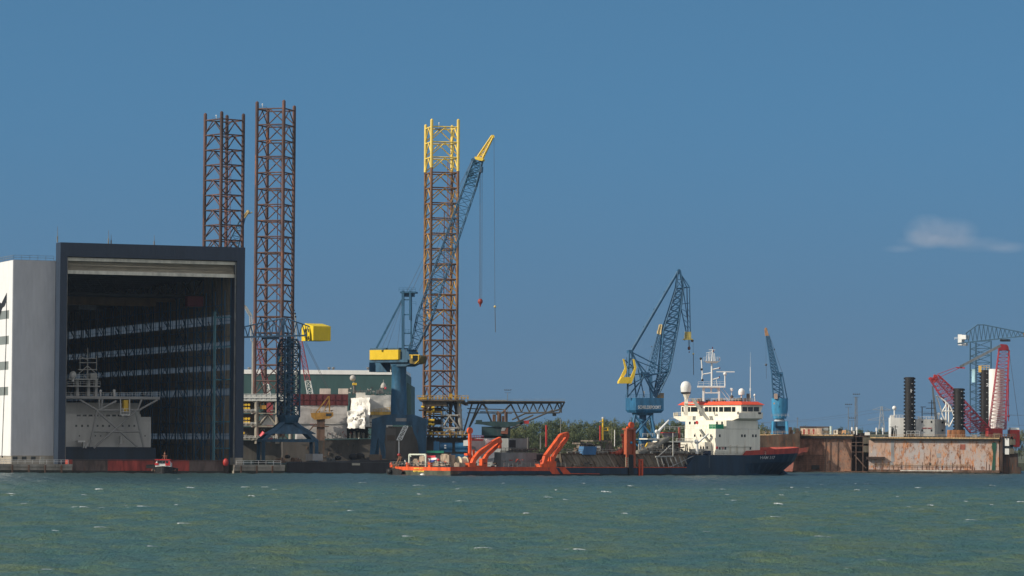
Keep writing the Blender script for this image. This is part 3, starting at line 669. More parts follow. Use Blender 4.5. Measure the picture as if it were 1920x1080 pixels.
# ================================================================== HAMMERHEAD CRANE (left)
K = Fr(540, 1170, 30)
CRB = M('crane_steel_blue', (.10, .20, .31), .5, .25, .5, rust=.1)
CRD = M('crane_dark_blue', (.026, .09, .16), .5, .3, .4, rust=.08)
hc = thing('hammerhead_crane', 'blue hammerhead crane with yellow machinery box on a pyramid base', 'crane', K.L(0, 0, QZ))
def kp(x, y, w=0): return K.on(x, y, w)
p = MB()
for w in (-1.6, 1.6):
    p.bar(kp(440, 632.5, w), kp(575, 629, w), .45, .6)
    p.tube(kp(448, 615, w), kp(528, 597, w), .22); p.tube(kp(528, 597, w), kp(536, 597, w), .22); p.tube(kp(536, 597, w), kp(580, 612, w), .22)
    xs = [448, 459, 470, 481, 492, 503, 514, 526]
    for i, x in enumerate(xs):
        yt = 615 - 18 * (x - 448) / 80
        xm = x + 5.5; p.tube(kp(x, yt, w), kp(xm, 631.5, w), .17)
        if i < len(xs) - 1: p.tube(kp(xm, 631.5, w), kp(xs[i + 1], 615 - 18 * (xs[i + 1] - 448) / 80, w), .17)
    for x in (522, 532, 543): p.tube(kp(532, 597, w), kp(x, 631, w), .3)
    for a, b in ((545, 600), (556, 604), (567, 608)): p.tube(kp(a, b, w), kp(a + 5, 630, w), .18); p.tube(kp(a + 5, 630, w), kp(a + 11, b + 3.6, w), .18)
for x in range(445, 572, 9): p.tube(kp(x, 632, -1.6), kp(x, 632, 1.6), .15)
for x in range(452, 528, 10): p.tube(kp(x, 615 - 18 * (x - 448) / 80, -1.6), kp(x, 615 - 18 * (x - 448) / 80, 1.6), .12)
p.build('jib', CRB, hc)
p = MB(); p.fb(K, K.s(494, 0, 634), K.s(520, 0, 634), -1.4, 1.4, kp(507, 636).z, kp(507, 632).z); p.build('trolley', CRD, hc)
sa = K.s(576.5, 0, 620); zt = kp(590, 611.5, -4).z; zb_ = kp(590, 638.5, -4).z
YB = M('box_yellow', (.84, .62, .02), .5, .05, .5, ribs=2)
p = MB(); wd = 4.4; ln = 6.6
P8 = [K.L(sa, -wd, zb_), K.L(sa + ln, -wd, zb_), K.L(sa + ln, wd, zb_), K.L(sa, wd, zb_), K.L(sa, -wd, zt), K.L(sa + ln, -wd, zt), K.L(sa + ln, wd, zt), K.L(sa, wd, zt)]
p.add(P8, [(0, 3, 2, 1), (0, 1, 5, 4), (1, 2, 6, 5), (2, 3, 7, 6), (3, 0, 4, 7)])
rg = [K.L(sa, 1.8, zt + 1.1), K.L(sa + ln, 1.8, zt + 1.1)]
p.add([P8[4], P8[5], rg[1], rg[0], P8[6], P8[7]], [(0, 1, 2, 3), (3, 2, 4, 5), (0, 3, 5), (1, 4, 2)])
p.build('machinery_house', YB, hc)
for w_, z_ in ((1.9, .70), (-.9, .70), (-.9, .2)):
    q = MB(); zz = zb_ + (zt - zb_) * z_; q.fb(K, sa - .06, sa + .05, w_ - .35, w_ + .35, zz - .55, zz + .6); q.build('window', BLACK, hc)
# tower: four chords, ring frames and X bracing
k0 = 1170 / FOC; TC = Fr(540, 1170, 0); hw = 19 * k0
def sq(z, r, a=30):
    c = TC.L(0, 0, z); rr = r * 1.414; return [c + Vector((rr * math.cos(R(a + 45 + 90 * j)), rr * math.sin(R(a + 45 + 90 * j)), 0)) for j in range(4)]
zt1 = zpx(540, 636, 1170); zt0 = zpx(540, 782, 1170)
p = MB(); lattice(p, sq(zt0, 2.75), sq(zt1 - 2.5, 2.75), 8, .33, .17, 'X'); lattice(p, sq(zt1 - 2.5, 2.75), sq(zt1, 2.0), 1, .33, .17, 'X')
p.tube(TC.L(0, 0, zt0), TC.L(0, 0, zt1 + 1), .75, n=12)
for z in (zt0 + 8, zt0 + 15): p.obox(TC.L(-1.5, -1.5, z), (3, 0, 0), (0, 3, 0), (0, 0, .3))
p.build('tower', CRD, hc)
q = MB(); c = TC.on(525, 672, -1.8); q.obox(c - Vector((.7, .7, 1.2)), (1.4, 0, 0), (0, 1.4, 0), (0, 0, 2.0)); q.build('cab', BLUEL, hc)
q = MB(); c = TC.on(525, 672, -2.6); q.prism([c + Vector((-.4, 0, -1.1)), c + Vector((.5, 0, -1.1)), c + Vector((.5, 0, 1.2))], (0, .3, 0)); q.build('cab_panel', YEL, hc)
p = MB(); zr = zpx(540, 792, 1170); zs_ = zpx(540, 826, 1170)
p.lathe(TC.L(0, 0, zr - .2), [(3.2, 0), (3.7, zt0 - zr), (3.7, zt0 - zr + .8)], 24); p.build('slewing_ring', CRD, hc)
p = MB(); BS = [(-9.0, -4.5), (9.0, -4.5), (9.0, 7.5), (-9.0, 7.5)]
rb_ = math.radians(12)
BS = [(x * math.cos(rb_) - y * math.sin(rb_), x * math.sin(rb_) + y * math.cos(rb_)) for x, y in BS]
tops = sq(zr, 2.1, 12)
order = [2, 3, 0, 1]
for j, (x, y) in enumerate(BS):
    a = tops[order[j]]; b = TC.L(x, y, zs_); d1 = Vector((.9, 0, 0)); d2 = Vector((0, .9, 0))
    p.loft([[a - d1 - d2, a + d1 - d2, a + d1 + d2, a - d1 + d2], [b - d1 * .9 - d2 * .9, b + d1 * .9 - d2 * .9, b + d1 * .9 + d2 * .9, b - d1 * .9 + d2 * .9]])
for j in range(4):
    a = TC.L(*BS[j], zs_); b = TC.L(*BS[(j + 1) % 4], zs_); p.bar(a, b, 1.1, 1.0)
p.prism([tops[2] + Z3 * .1, TC.L(*BS[0], zs_ + 2.2), TC.L(*BS[1], zs_ + 2.2), tops[3] + Z3 * .1], (0, .4, 0))
p.build('portal_frame', CRD, hc)
for j, (x, y) in enumerate(BS):
    q = MB(); q.bar(TC.L(x, y, QZ + .9), TC.L(x, y, zs_), 1.15); q.build('leg', CRD, hc)
    q = MB(); q.obox(TC.L(x - 1.5, y - .7, QZ), (3, 0, 0), (0, 1.4, 0), (0, 0, 1)); q.build('bogie', BLACK, hc)

# ================================================================== YELLOW-HOUSED SLEWING CRANE
K2 = Fr(740, 1165, -35); KP = Fr(740, 1165, -8)
def k2(x, y, w=0): return K2.on(x, y, w)
sc = thing('slewing_crane', 'large blue pedestal crane with yellow machine house and lattice boom with yellow jib', 'crane', K2.L(0, 4, QZ))
p = MB(); p.pb(K2, 693, 746.5, 656, 674.3, 0, 11); p.build('machine_house', M('house_yellow', (.84, .58, .03), .5, .06, .4, ribs=2), sc)
p = MB(); p.pb(K2, 746.6, 763, 655, 676, 1.5, 7); p.pb(K2, 692.5, 764, 674.4, 679.5, .4, 7.6); p.poly(K2, [(755, 655), (766, 660), (770, 682), (760, 687), (734, 687), (730, 679)], 1.2, 6.6)
p.pb(K2, 694, 748, 652.5, 655.9, 1, 7); p.build('slewing_platform', CRD, sc)
p = MB(); p.pb(K2, 692.2, 731.5, 679.6, 697.3, 6.5, 12); p.build('counterweight', BLUED, sc)
p = MB(); p.tube(k2(733, 684, 4), k2(733, 697, 4), .2); p.build('ladder', WHITE, sc)
p = MB(); p.poly(K2, [(768, 666), (786, 666), (788.5, 669), (785, 681), (778, 683), (768, 681)], -.5, 3); p.build('cab', M('cab_olive', (.16, .12, .035), .4, .3), sc)
p = MB(); p.poly(K2, [(773, 666.5), (784, 666.5), (784, 675), (774, 678)], -.62, -.5); p.build('cab_window', GLASS, sc)
p = MB(); p.bar(k2(784.6, 666, -.7), k2(784.6, 676, -.7), .2); p.bar(k2(784.6, 676, -.7), k2(778, 682, -.7), .2); p.bar(k2(768, 665.6, -.7), k2(787, 665.6, -.7), .25); p.bar(k2(773, 665, -.7), k2(773, 672, -.7), .5); p.build('cab_rail', YEL, sc)
def kpp(x, y, w=0): return KP.on(x, y, w)
zc0 = kpp(748, 778, 4).z; zc1 = kpp(748, 684, 4).z; c = KP.L(KP.s(748, 4, 730), 4, 0)
p = MB(); p.lathe(c, [(2.7, zc0 - .5), (2.7, zc0 + 5), (2.55, zc0 + 9), (2.45, zc1 - 1), (2.9, zc1)], 32); p.build('pedestal', BLUED, sc)
# portal
p = MB(); p.poly(KP, [(697, 797), (697, 786), (722, 778), (745, 776), (760, 778), (773, 777), (799, 786), (799, 797)], 0, 2); p.poly(KP, [(699, 796), (699, 787), (722, 780), (760, 780), (797, 787), (797, 796)], 7, 9)
p.pb(KP, 698, 706, 786, 796, 2, 7); p.pb(KP, 790, 798, 786, 796, 2, 7); p.pb(KP, 725, 775, 778, 793, 2, 7); p.build('portal_beam', CRD, sc)
for pts, w0 in (([(697, 797), (723, 797), (719, 830), (724, 860), (716, 860), (709, 820), (704, 845), (700, 862), (693, 862)], .1), ([(772, 797), (799, 797), (797, 850), (800, 860), (790, 860), (786, 835), (776, 812)], .1), ([(700, 797), (712, 797), (708, 860), (702, 860)], 7), ([(778, 797), (797, 797), (795, 860), (787, 860)], 7)):
    q = MB(); q.poly(KP, pts, w0, w0 + 1.8); q.build('leg', CRD, sc)
q = MB(); q.pb(KP, 742, 762, 784, 790, -.1, .1); q.build('name_board', M('board_grey', (.30, .30, .30), .6), sc)
# mast
p = MB()
for w in (1.5, 5.5):
    p.bar(kpp(755.7, 545, w), kpp(755.7, 655, w), .85); p.bar(kpp(771, 551, w), kpp(771, 640, w), .5); p.bar(kpp(771, 640, w), kpp(764, 662, w), .5)
    for y in (562, 590, 625, 648): p.bar(kpp(755.7, y, w), kpp(771, y, w), .4)
    p.bar(kpp(769, 545, w), kpp(769, 600, w), .9, .6)
p.pb(KP, 750, 779, 546.5, 549.5, 1, 6); p.pb(KP, 757, 775, 549.5, 556, 2, 5); p.rail([kpp(748, 547, .8), kpp(779, 547, .8)], 1.3, 1.4, .09); p.rail([kpp(772, 573, .8), kpp(780, 573, .8)], 1.3, 1, .09); p.rail([kpp(760, 625, .8), kpp(772, 625, .8)], 1.3, 1, .09)
p.build('mast', BLUED, sc)
p = MB()
for w in (1.5, 5.5): p.bar(kpp(754, 562, w), kpp(706, 653, w), .5, .6)
for f in (.35, .68): q0 = lerp(kpp(754, 562, 1.5), kpp(706, 653, 1.5), f); p.obox(q0 - Vector((.3, .3, .3)), (.7, 0, 0), (0, .7, 0), (0, 0, .7))
p.build('backstay', BLUED, sc)
# boom behind the yellow-topped leg: it runs away from the house, so its plane lies further back
KB = Fr(772, 1164, -8)
p = MB()
c0 = KB.sec((768, 662), (776, 664), 4, 1.2); c1 = KB.sec((783, 590), (808, 601), 4, 1.6); c2 = KB.sec((872, 345), (893, 350), 4, 1.4); c3 = KB.sec((889, 299), (905, 301), 4, 1.0)
lattice(p, c0, c1, 5, .17, .09, 'Z'); lattice(p, c1, c2, 19, .17, .085, 'Z', ends=(False, False)); lattice(p, c2, c3, 5, .2, .12, 'X')
p.poly(KB, [(898, 312), (904, 312), (903, 322), (900, 323), (898, 318)], 2.5, 5.5); p.poly(KB, [(874, 322), (884, 319), (888, 327), (880, 332), (873, 328)], 3, 5)
p.tube(KB.on(885, 298, 4), KB.on(894, 308, 4), .5); p.build('boom', BLUED, sc)
p = MB(); p.poly(KB, [(889.5, 294), (893, 293.5), (906, 297), (906, 299.5), (904, 301.5), (899, 301), (891, 298.5)], 2, 6); c4 = KB.sec((896, 294), (905, 297), 4, 1.0); c5 = KB.sec((922.5, 254), (925.5, 255.5), 4, .4); lattice(p, c4, c5, 8, .24, .11, 'Z'); p.tube(KB.on(924, 256, 3.4), KB.on(924, 256, 4.6), .6, n=12)
p.build('fly_jib', M('jib_yellow', (.86, .60, .08), .5, .1), sc)
p = MB(); cr = .055
mt_ = kpp(764, 545, 3.5)
for dx, w in ((0, 3), (1.5, 4), (4, 5), (6.5, 3.4)): p.tube(mt_ + Vector((dx, 0, 0)), KB.on(886 + dx * .4, 298, w), cr, n=4)
p.tube(KB.on(887, 297, 4), KB.on(923, 255, 4), cr, n=4)
for x in (899.8, 901.6, 904.2): p.tube(KB.on(x, 300, 4), KB.on(x - .8, 562, 4), cr, n=4)
p.tube(KB.on(926.2, 257, 4), KB.on(928, 573, 4), cr, n=4)
for x in (716, 726, 745): p.tube(kpp(x, 653, 3), kpp(755 - (x - 716) * .02, 566, 3), .04, n=4)
p.build('cables', CABLE, sc)
p = MB(); q0 = KB.on(900.5, 564, 4); p.lathe(q0 - Z3 * 1.2, [(.25, -.4), (.35, 0), (.8, .6), (.85, 1.3), (.5, 1.8), (.3, 1.9)], 12); p.tube(q0 - Z3 * 2.0, q0 - Z3 * 1.2, .22); p.build('hook_block', M('hook_red', (.30, .05, .04), .5), sc)
p = MB(); q0 = KB.on(928, 575, 4); p.ball(q0, .42); p.build('headache_ball', M('ball_yellow', (.7, .55, .2), .5), sc); p = MB(); p.tube(q0, KB.on(929, 623, 4), .12, n=5); p.build('hook_line', CABLE, sc)

# ================================================================== SHIP UNDER TARPAULINS
T = Fr(650, 1390, 5)
tp = lambda x, y, w=0: T.on(x, y, w)
ts = thing('ship_under_repair', 'grey ship in the yard with its superstructure wrapped in white tarpaulin', 'ship', T.o)
HUL = M('repair_hull', (.075, .066, .058), .8, .3, .15, rust=.35, rc=(.10, .06, .04), streak=.3)
p = MB(); p.poly(T, [(530, 826), (700, 823), (735, 800), (800, 800), (800, 868), (530, 868)], 0, 22); p.build('hull', HUL, ts)
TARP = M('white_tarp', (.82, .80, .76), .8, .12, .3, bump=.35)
def cloth(pts_px, w0, w1, nm, mat, n=14, amp=.45, seed=1, slope=0):
    """crumpled sheet wrapped round a block: front, left side and top"""
    rnd = random.Random(seed); x0, x1, y0, y1 = pts_px; V = []; Fc = []
    for j in range(n + 1):
        for i in range(n + 1):
            x = x0 + (x1 - x0) * i / n; y = y0 + (y1 - y0) * j / n; e = 1 if 0 < i < n and 0 < j < n else .3
            V.append(tp(x + rnd.uniform(-.5, .5) * min(2.5, amp * 2.2), y + rnd.uniform(-.5, .5) * min(2.5, max(1, amp * 2.2)), w0 + slope * (1 - i / n) + rnd.uniform(-amp, amp) * e))
    for j in range(n):
        for i in range(n): k = j * (n + 1) + i; Fc.append((k, k + n + 1, k + n + 2, k + 1))
    q = MB(); q.add(V, Fc, True); nn = n + 1
    L_ = [V[j * nn] for j in range(nn)]; B_ = [v + T.v * (w1 - w0) for v in L_]; q.add(L_ + B_, [(k, k + nn, k + nn + 1, k + 1) for k in range(n)])
    L_ = V[:nn]; B_ = [v + T.v * (w1 - w0) for v in L_]; q.add(L_ + B_, [(k, k + 1, k + nn + 1, k + nn) for k in range(n)])
    L_ = [V[j * nn + n] for j in range(nn)]; B_ = [v + T.v * (w1 - w0) for v in L_]; q.add(L_ + B_, [(k, k + 1, k + nn + 1, k + nn) for k in range(n)])
    return q.build(nm, mat, ts)
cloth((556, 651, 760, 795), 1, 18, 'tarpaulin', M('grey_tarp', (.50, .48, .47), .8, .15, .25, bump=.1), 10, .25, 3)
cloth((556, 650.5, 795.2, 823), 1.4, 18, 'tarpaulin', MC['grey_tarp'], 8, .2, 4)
p = MB(); p.pb(T, 552, 653, 739, 760, .8, 18)
for x in range(555, 653, 12): p.pb(T, x, x + .9, 739, 760, .6, .8)
p.pb(T, 552, 653, 749, 749.8, .6, .8); p.build('red_screen', M('screen_red', (.12, .022, .025), .7, .15), ts)
for a, b in ((600, 620), (635, 653)):
    q = MB(); q.pb(T, a, b, 728.5, 738.9, 3, 7); q.build('container', M('container_cream', (.66, .58, .50), .6), ts)
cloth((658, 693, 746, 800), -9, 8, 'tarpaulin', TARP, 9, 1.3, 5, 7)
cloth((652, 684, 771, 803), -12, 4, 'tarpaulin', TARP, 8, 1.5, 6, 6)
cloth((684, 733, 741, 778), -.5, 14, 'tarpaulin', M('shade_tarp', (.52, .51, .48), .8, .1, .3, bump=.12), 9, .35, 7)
p = MB(); p.prism([tp(684, 778, 0), tp(736, 778, 0), tp(736, 802, 0), tp(672, 802, 0), tp(680, 790, 0)], T.v * 14); p.pb(T, 668, 685, 736, 748, 1, 8); p.build('superstructure', M('house_offwhite', (.62, .60, .54), .6, .15, .3, rust=.1), ts)
p = MB(); p.pb(T, 652, 735, 801, 803, -3, 10); p.build('deck_edge', HUL, ts)
p = MB()
for x in (661, 669, 690, 700, 712, 720, 728): p.tube(tp(x, 742, 4), tp(x, 742 - 6 - (x * 7 % 9), 4), .14)
p.rail([tp(655, 737, 1), tp(735, 739, 1)], 1.2, 1.6, .1); p.pb(T, 712, 718, 727, 738, 3, 5); p.pb(T, 706, 711, 731, 738, 2, 4)
p.tube(tp(664, 738, 3), tp(664, 716, 3), .5); p.build('deck_gear', STEEL, ts)
q = MB(); q.ball(tp(661.5, 709, 3), 1.25); q.build('radome', M('dome_grey', (.45, .42, .38), .6), ts)
q = MB(); q.lathe(tp(719, 727, 4), [(1.2, 0), (1.1, .9), (.7, 1.7), (.05, 2.2)], 14); q.tube(tp(719, 724, 4), tp(719, 712, 4), .08); q.build('radome', MC['dome_grey'], ts)
q = MB(); q.ball(tp(723, 728, 2), .5); q.build('lifebuoy', REDL, ts)
q = MB(); q.pb(T, 661, 669, 718, 722, 1, 4); q.build('lamp_platform', YEL, ts)
q = MB(); q.pb(T, 690, 735, 772, 778, -2, -1); q.rail([tp(700, 775, -2), tp(736, 770, -2)], 1.5, 1, .15); q.build('railing', MC['rail_ochre'], ts)
for i, x in enumerate((606, 613, 624, 632, 640, 661, 668, 676, 683, 690)):
    q = MB(); q.bar(tp(x, 822, -.5), tp(x + (2 if i % 2 else -1.5), 811, -.5), .3); q.build('stanchion', STEEL, ts)
q = MB(); q.pb(T, 650, 690, 803, 822, 2, 3); q.build('deck_recess', BLACK, ts)
q = MB()
for x in (655, 663, 671, 680): q.pb(T, x, x + 3.4, 812 - x % 5, 822, -.5, 1)
q.build('deck_machinery', M('mach_tan', (.42, .36, .27), .7, .3, .8, rust=.3), ts)
# small deck crane in front
p0 = thing('deck_crane', 'small rusty ochre pedestal crane in front of the wrapped ship', 'crane', T.on(601, 826, -3))
q = MB(); q.pb(T, 594, 609, 780, 826, -4.5, -2); q.pb(T, 588, 617, 798.5, 800.5, -5, -1); q.bar(tp(576, 812, -3), tp(592, 794, -3), .5); q.build('pedestal', RUSTY, p0)
q = MB(); q.poly(T, [(583, 774), (625, 773), (625, 780), (618, 785), (590, 787), (584, 782)], -5, -1.5); q.build('slewing_house', OCH, p0)
q = MB()
for w in (-4.4, -2): q.bar(tp(590, 777, w), tp(616, 743, w), .45); q.bar(tp(617, 743, w), tp(618, 772, w), .5); q.bar(tp(617, 750, w), tp(607, 772, w), .3)
q.bar(tp(617, 743, -4.4), tp(617, 743, -2), .4); q.build('jib', OCH, p0)
q = MB(); q.pb(T, 611, 621, 775, 780, -5.1, -5); q.build('cab_window', GLASS, p0)
q = MB(); q.rail([tp(583, 774, -5), tp(600, 774, -5)], 1.2, 1, .1); q.build('railing', OCH, p0)
# red and white lattice booms behind
def redboom(px0, py0, px1, py1, hw0, hw1, D, ysplit, label, extra=None):
    Fb = Fr(px0, D, 0); t = thing('crawler_crane', label, 'crane', Vector((Fb.o.x, D, QZ)))
    def cc(f):
        x = px0 + (px1 - px0) * f; y = py0 + (py1 - py0) * f; h = hw0 + (hw1 - hw0) * f; return Fb.sec((x - h, y), (x + h, y), 0, 1.1)
    fs = (ysplit - py0) / (py1 - py0)
    a = MB(); lattice(a, cc(0), cc(fs), max(3, int(14 * fs)), .2, .11, 'Z'); a.build('boom_base', WHITE, t)
    b = MB(); lattice(b, cc(fs), cc(1), int(16 * (1 - fs)), .18, .10, 'Z'); b.build('boom', M('boom_red', (.33, .06, .07), .6), t)
    q = MB(); q.pb(Fb, px0 - 8, px0 + 8, py0 + 2, 855, 0, 4); q.build('crane_body', M('boom_red', (.4, .07, .07)), t)
    return t, Fb
t, Fb = redboom(589, 776, 563, 640, 6, 3.5, 1500, 714, 'crawler crane with a red lattice boom and white lower section by the dark red screen')
q = MB(); q.tube(Fb.on(570, 640, 0), Fb.on(617, 735, 0), .08); q.tube(Fb.on(573, 640, 0), Fb.on(619, 735, 0), .08); q.build('cables', CABLE, t)
t, Fb = redboom(503, 742, 484, 640, 5, 3, 1520, 720, 'slender red lattice boom crane seen through the middle brown leg')
q = MB()
for x in (476, 480): q.tube(Fb.on(x, 640, 0), Fb.on(x + 14, 700, 0), .06)
q.build('cables', CABLE, t)
for px, lab, pts in ((474, 'pale lattice boom poking up left of the middle brown leg', ((459, 574), (470, 592), (474, 640))), (548, 'pale lattice boom with black sheaves right of the middle brown leg', ((545, 572), (552, 600), (556, 690)))):
    Fb = Fr(px, 1540, 0); t = thing('lattice_boom', lab, 'crane', Vector((Fb.o.x, 1540, QZ))); q = MB()
    for (a, b) in zip(pts[:-1], pts[1:]): lattice(q, Fb.sec((a[0] - 2, a[1]), (a[0] + 2.5, a[1]), 0, .6), Fb.sec((b[0] - 3, b[1]), (b[0] + 3, b[1]), 0, .6), 6, .16, .1, 'Z')
    q.bar(Fb.on(pts[-1][0], pts[-1][1], 0), Vector((Fb.on(*pts[-1], 0).x, 1540, QZ)), .8); q.build('boom', M('boom_pale', (.5, .49, .44), .6), t)
    q = MB(); q.ball(Fb.on(pts[0][0], pts[0][1], 0), .45); q.build('sheave', OCH, t)
    if px == 548:
        for x, y in ((551, 582), (553, 588), (554, 594)): q = MB(); q.ball(Fb.on(x, y, -.5), .45); q.build('sheave', BLACK, t)
# blue-and-yellow boom seen behind the left brown leg
Fb = Fr(455, 1530, 0); t = thing('lattice_boom', 'blue lattice boom with a yellow tip between the two brown legs', 'crane', Vector((Fb.o.x, 1530, QZ)))
q = MB(); lattice(q, Fb.sec((416, 480), (440, 492), 0, 1.5), Fb.sec((450, 412), (459, 409), 0, 1.2), 7, .25, .13, 'Z')
q.bar(Fb.on(430, 480, 0), Vector((Fb.on(430, 480, 0).x, 1530, QZ)), 1.2); q.build('boom', BLUED, t)
q = MB(); lattice(q, Fb.sec((455, 410), (459, 409), 0, 1.2), Fb.sec((461, 399), (467, 397), 0, .8), 2, .2, .12, 'X'); q.ball(Fb.on(465, 397, 0), .8); q.tube(Fb.on(466, 401, 0), Fb.on(473, 398, 0), .25); q.build('boom_head', M('head_ochre', (.45, .34, .14), .6), t)

# ================================================================== YARD CLUTTER (rig decks, ship deck, quay)
rc_ = random.Random(77)
def bits(parent, F, x0, x1, y0, y1, n, mats, w0, w1, nm, smin=1.0, smax=4.5):
    by = {}
    for k in range(n):
        x = rc_.uniform(x0, x1); y = rc_.uniform(y0, y1); w = rc_.uniform(w0, w1); m_ = rc_.randrange(len(mats)); q = by.setdefault(m_, MB()); a = rc_.uniform(smin, smax); b = rc_.uniform(smin, smax) * .8; c = rc_.random()
        if c < .4: q.pb(F, x, x + a, y - b, y, w, w + 1.2)
        elif c < .75: q.tube(F.on(x, y, w), F.on(x + rc_.uniform(-3, 3), y - b * 1.6, w), rc_.uniform(.08, .25), n=6)
        else: q.tube(F.on(x, y, w), F.on(x + a * 2.2, y + rc_.uniform(-1, 1), w), rc_.uniform(.1, .3), n=6)
    for m_, q in by.items(): o = q.build(nm, mats[m_], parent)
G1 = M('clutter_white', (.62, .60, .55), .6, .2, .8, rust=.2); G2 = M('clutter_brown', (.16, .10, .065), .7, .4, .8, rust=.3); G3 = M('clutter_dark', (.04, .04, .042), .7, .3); G4 = M('clutter_ochre', (.45, .27, .06), .6, .3, .8); G5 = M('clutter_crimson', (.38, .07, .05), .6, .2)
bits(rig, F2, 484, 520, 756, 772, 26, (G1, G2, G3), 1, 6, 'deck_gear', 1, 3)
bits(rig, F2, 482, 540, 800, 822, 30, (G1, G2, G3, G4), -1, 6, 'deck_gear', 1, 4)
bits(rig, F2, 452, 482, 812, 822, 10, (G1, G2), -1, 3, 'deck_gear', 1, 3)
bits(rig2, F3, 796, 872, 752, 816, 60, (G2, G3, G4, G1), -3, 8, 'jacking_gear', 1, 4)
bits(rig2, F3, 786, 872, 742, 749, 16, (G4, G2, G1), -2, 3, 'deck_gear', 1, 3)
bits(ts, T, 652, 735, 728, 741, 34, (G1, G2, G3, G1), 0, 6, 'deck_gear', .8, 3)
bits(ts, T, 602, 736, 806, 824, 46, (G1, G2, G3, G5), -2, 2, 'deck_gear', .8, 3.4)
bits(ts, T, 684, 735, 776, 803, 18, (G1, G2, G3), -2, 0, 'deck_gear', 1, 4)
bits(ts, T, 560, 735, 828, 858, 20, (HUL, G2, G3), -.6, 0, 'hull_fitting', 1, 5)
bits(p0, T, 584, 624, 768, 790, 12, (G4, G2), -5, -2, 'machinery', .8, 2.5)
for k, (x, y, lab) in enumerate(((523, 862, 'low tan crate stack on the quay under the pyramid crane'), (553, 861, 'brown pile of gear at the left end of the black barge'), (621, 862, 'small grey pump set between the pale container and the first black bundle'), (683, 860, 'dark brown gear heap right of the two big black bundles'), (760, 862, 'grey-brown gear heap behind the stern lamp of the dredger'), (893, 850, 'dark pipe rack behind the orange hose mast'))):
    F_ = Fr(x, 1130 if k else 1118, 0); q = MB(); b0 = F_.on(x, y + 3, 2)
    for j in range(9): xx = x + rc_.uniform(-9, 7); hh = rc_.uniform(1.5, 7); q.pb(F_, xx, xx + rc_.uniform(2, 6), y - hh + 3, y + 5, rc_.uniform(0, 4), 6)
    q.pb(F_, x - 9, x + 11, y + 2.5, y + 6, 0, 6); o = q.build('gear_pile', (G2, G2, GREYD, G3, GREYD, G3)[k], None, b0); tagm(o, lab, 'gear pile')
# ================================================================== DREDGER
TH = 40
Sf = Fr(845, 1065, TH); Tf = Fr(845, 1065, TH - 90)
def sp(x, y, w=0): return Sf.on(x, y, w)
dr = thing('dredger', 'long navy and orange hopper dredger with cream wheelhouse under an orange roof', 'dredging ship', Sf.L(60, 12, 0))
BW = (Tf.on(741, 885, 0) - Tf.o).dot(Sf.v)          # breadth from the transom's left edge
zA = sp(900, 876.3).z; zF = sp(1310, 853.5).z; sF0 = Sf.s(1287, 0); sF1 = Sf.s(1303.5, 0); sBend = Sf.s(1392, 0)
cw = BW / 2; sB = Sf.s(1485, cw, 852); sBw = Sf.s(1461, cw, 890)
p = MB(); p.fb(Sf, 0, sF1, 0, BW, -1.5, zA)
p.prism([Sf.L(sF0, 0, zA), Sf.L(sF1, 0, zF), Sf.L(sF1, 0, zA)], Sf.v * BW)
ns = 14; rings = []
for i in range(ns + 1):
    t = i / ns; ring = []
    sd = sF1 + (sBend - sF1) * min(1, t * 3) + max(0, t - 1 / 3) * 1.5 * (sB - sBend)
    swt = sF1 + (sBend - sF1) * min(1, t * 3) + max(0, t - 1 / 3) * 1.5 * (sBw - sBend)
    u = max(0, t - 1 / 3) * 1.5
    hd = cw * math.sqrt(max(0, 1 - u ** 2.6)) if u < 1 else 0; hwt = cw * (1 - u ** 1.5)
    hd = max(hd, .25); hwt = max(hwt, .2)
    zt_ = zF + .9 * u
    for (s_, h_, z_) in ((sd, hd, zt_), (sd * .75 + swt * .25, hd * .85 + hwt * .15, zt_ * .62), (swt, hwt, .4), (swt, hwt, -1.5)): ring.append(Sf.L(s_, cw - h_, z_))
    for (s_, h_, z_) in ((swt, hwt, -1.5), (swt, hwt, .4), (sd * .75 + swt * .25, hd * .85 + hwt * .15, zt_ * .62), (sd, hd, zt_)): ring.append(Sf.L(s_, cw + h_, z_))
    rings.append(ring)
p.loft(rings); p.build('hull', HULLB, dr)
p = MB(); p.lathe(Sf.L(sBw + 1, cw, -1.6), [(.2, 0), (2.2, .3), (2.3, 2.0), (1.2, 3.0), (.1, 3.4)], 16); p.build('bulb', HULLB, dr)
# orange bulwark round the bow
p = MB(); r2 = []
for i in range(5, ns + 1):
    a, b = rings[i][0], rings[i][7]; u = (i - 5) / (ns - 5); h = 1.5 + .5 * u; f = Sf.u * (.3 * h)
    r2.append([a + Z3 * .01, a + Z3 * h + f, b + Z3 * h + f, b + Z3 * .01])
V = [q for r in r2 for q in r]; Fc = []
for j in range(len(r2) - 1):
    Fc += [(j * 4, j * 4 + 4, j * 4 + 5, j * 4 + 1), (j * 4 + 2, j * 4 + 6, j * 4 + 7, j * 4 + 3)]
Fc.append(((len(r2) - 1) * 4, (len(r2) - 1) * 4 + 3, (len(r2) - 1) * 4 + 2, (len(r2) - 1) * 4 + 1)); p.add(V, Fc)
a0 = r2[0]; p.prism([a0[0], a0[1], a0[0] - Sf.u * 1.2], Sf.v * .1); p.build('bow_bulwark', M('bulwark_red', (.40, .05, .03), .55, .2, .5, rust=.1), dr)
p = MB(); q0 = sp(1474, 867, cw - 5); p.path([sp(1473, 862, cw - 3), sp(1481, 863, cw - 3), sp(1483, 869, cw - 3), sp(1474, 872, cw - 3), sp(1462, 876, cw - 5)], .35); p.lathe(sp(1465, 868, cw - 6) - Z3 * 1.2, [(.3, 0), (1.1, .6), (1.1, 1.6), (.3, 2.2)], 12); p.build('anchor', BLACK, dr)
HBK = MC.get('x')
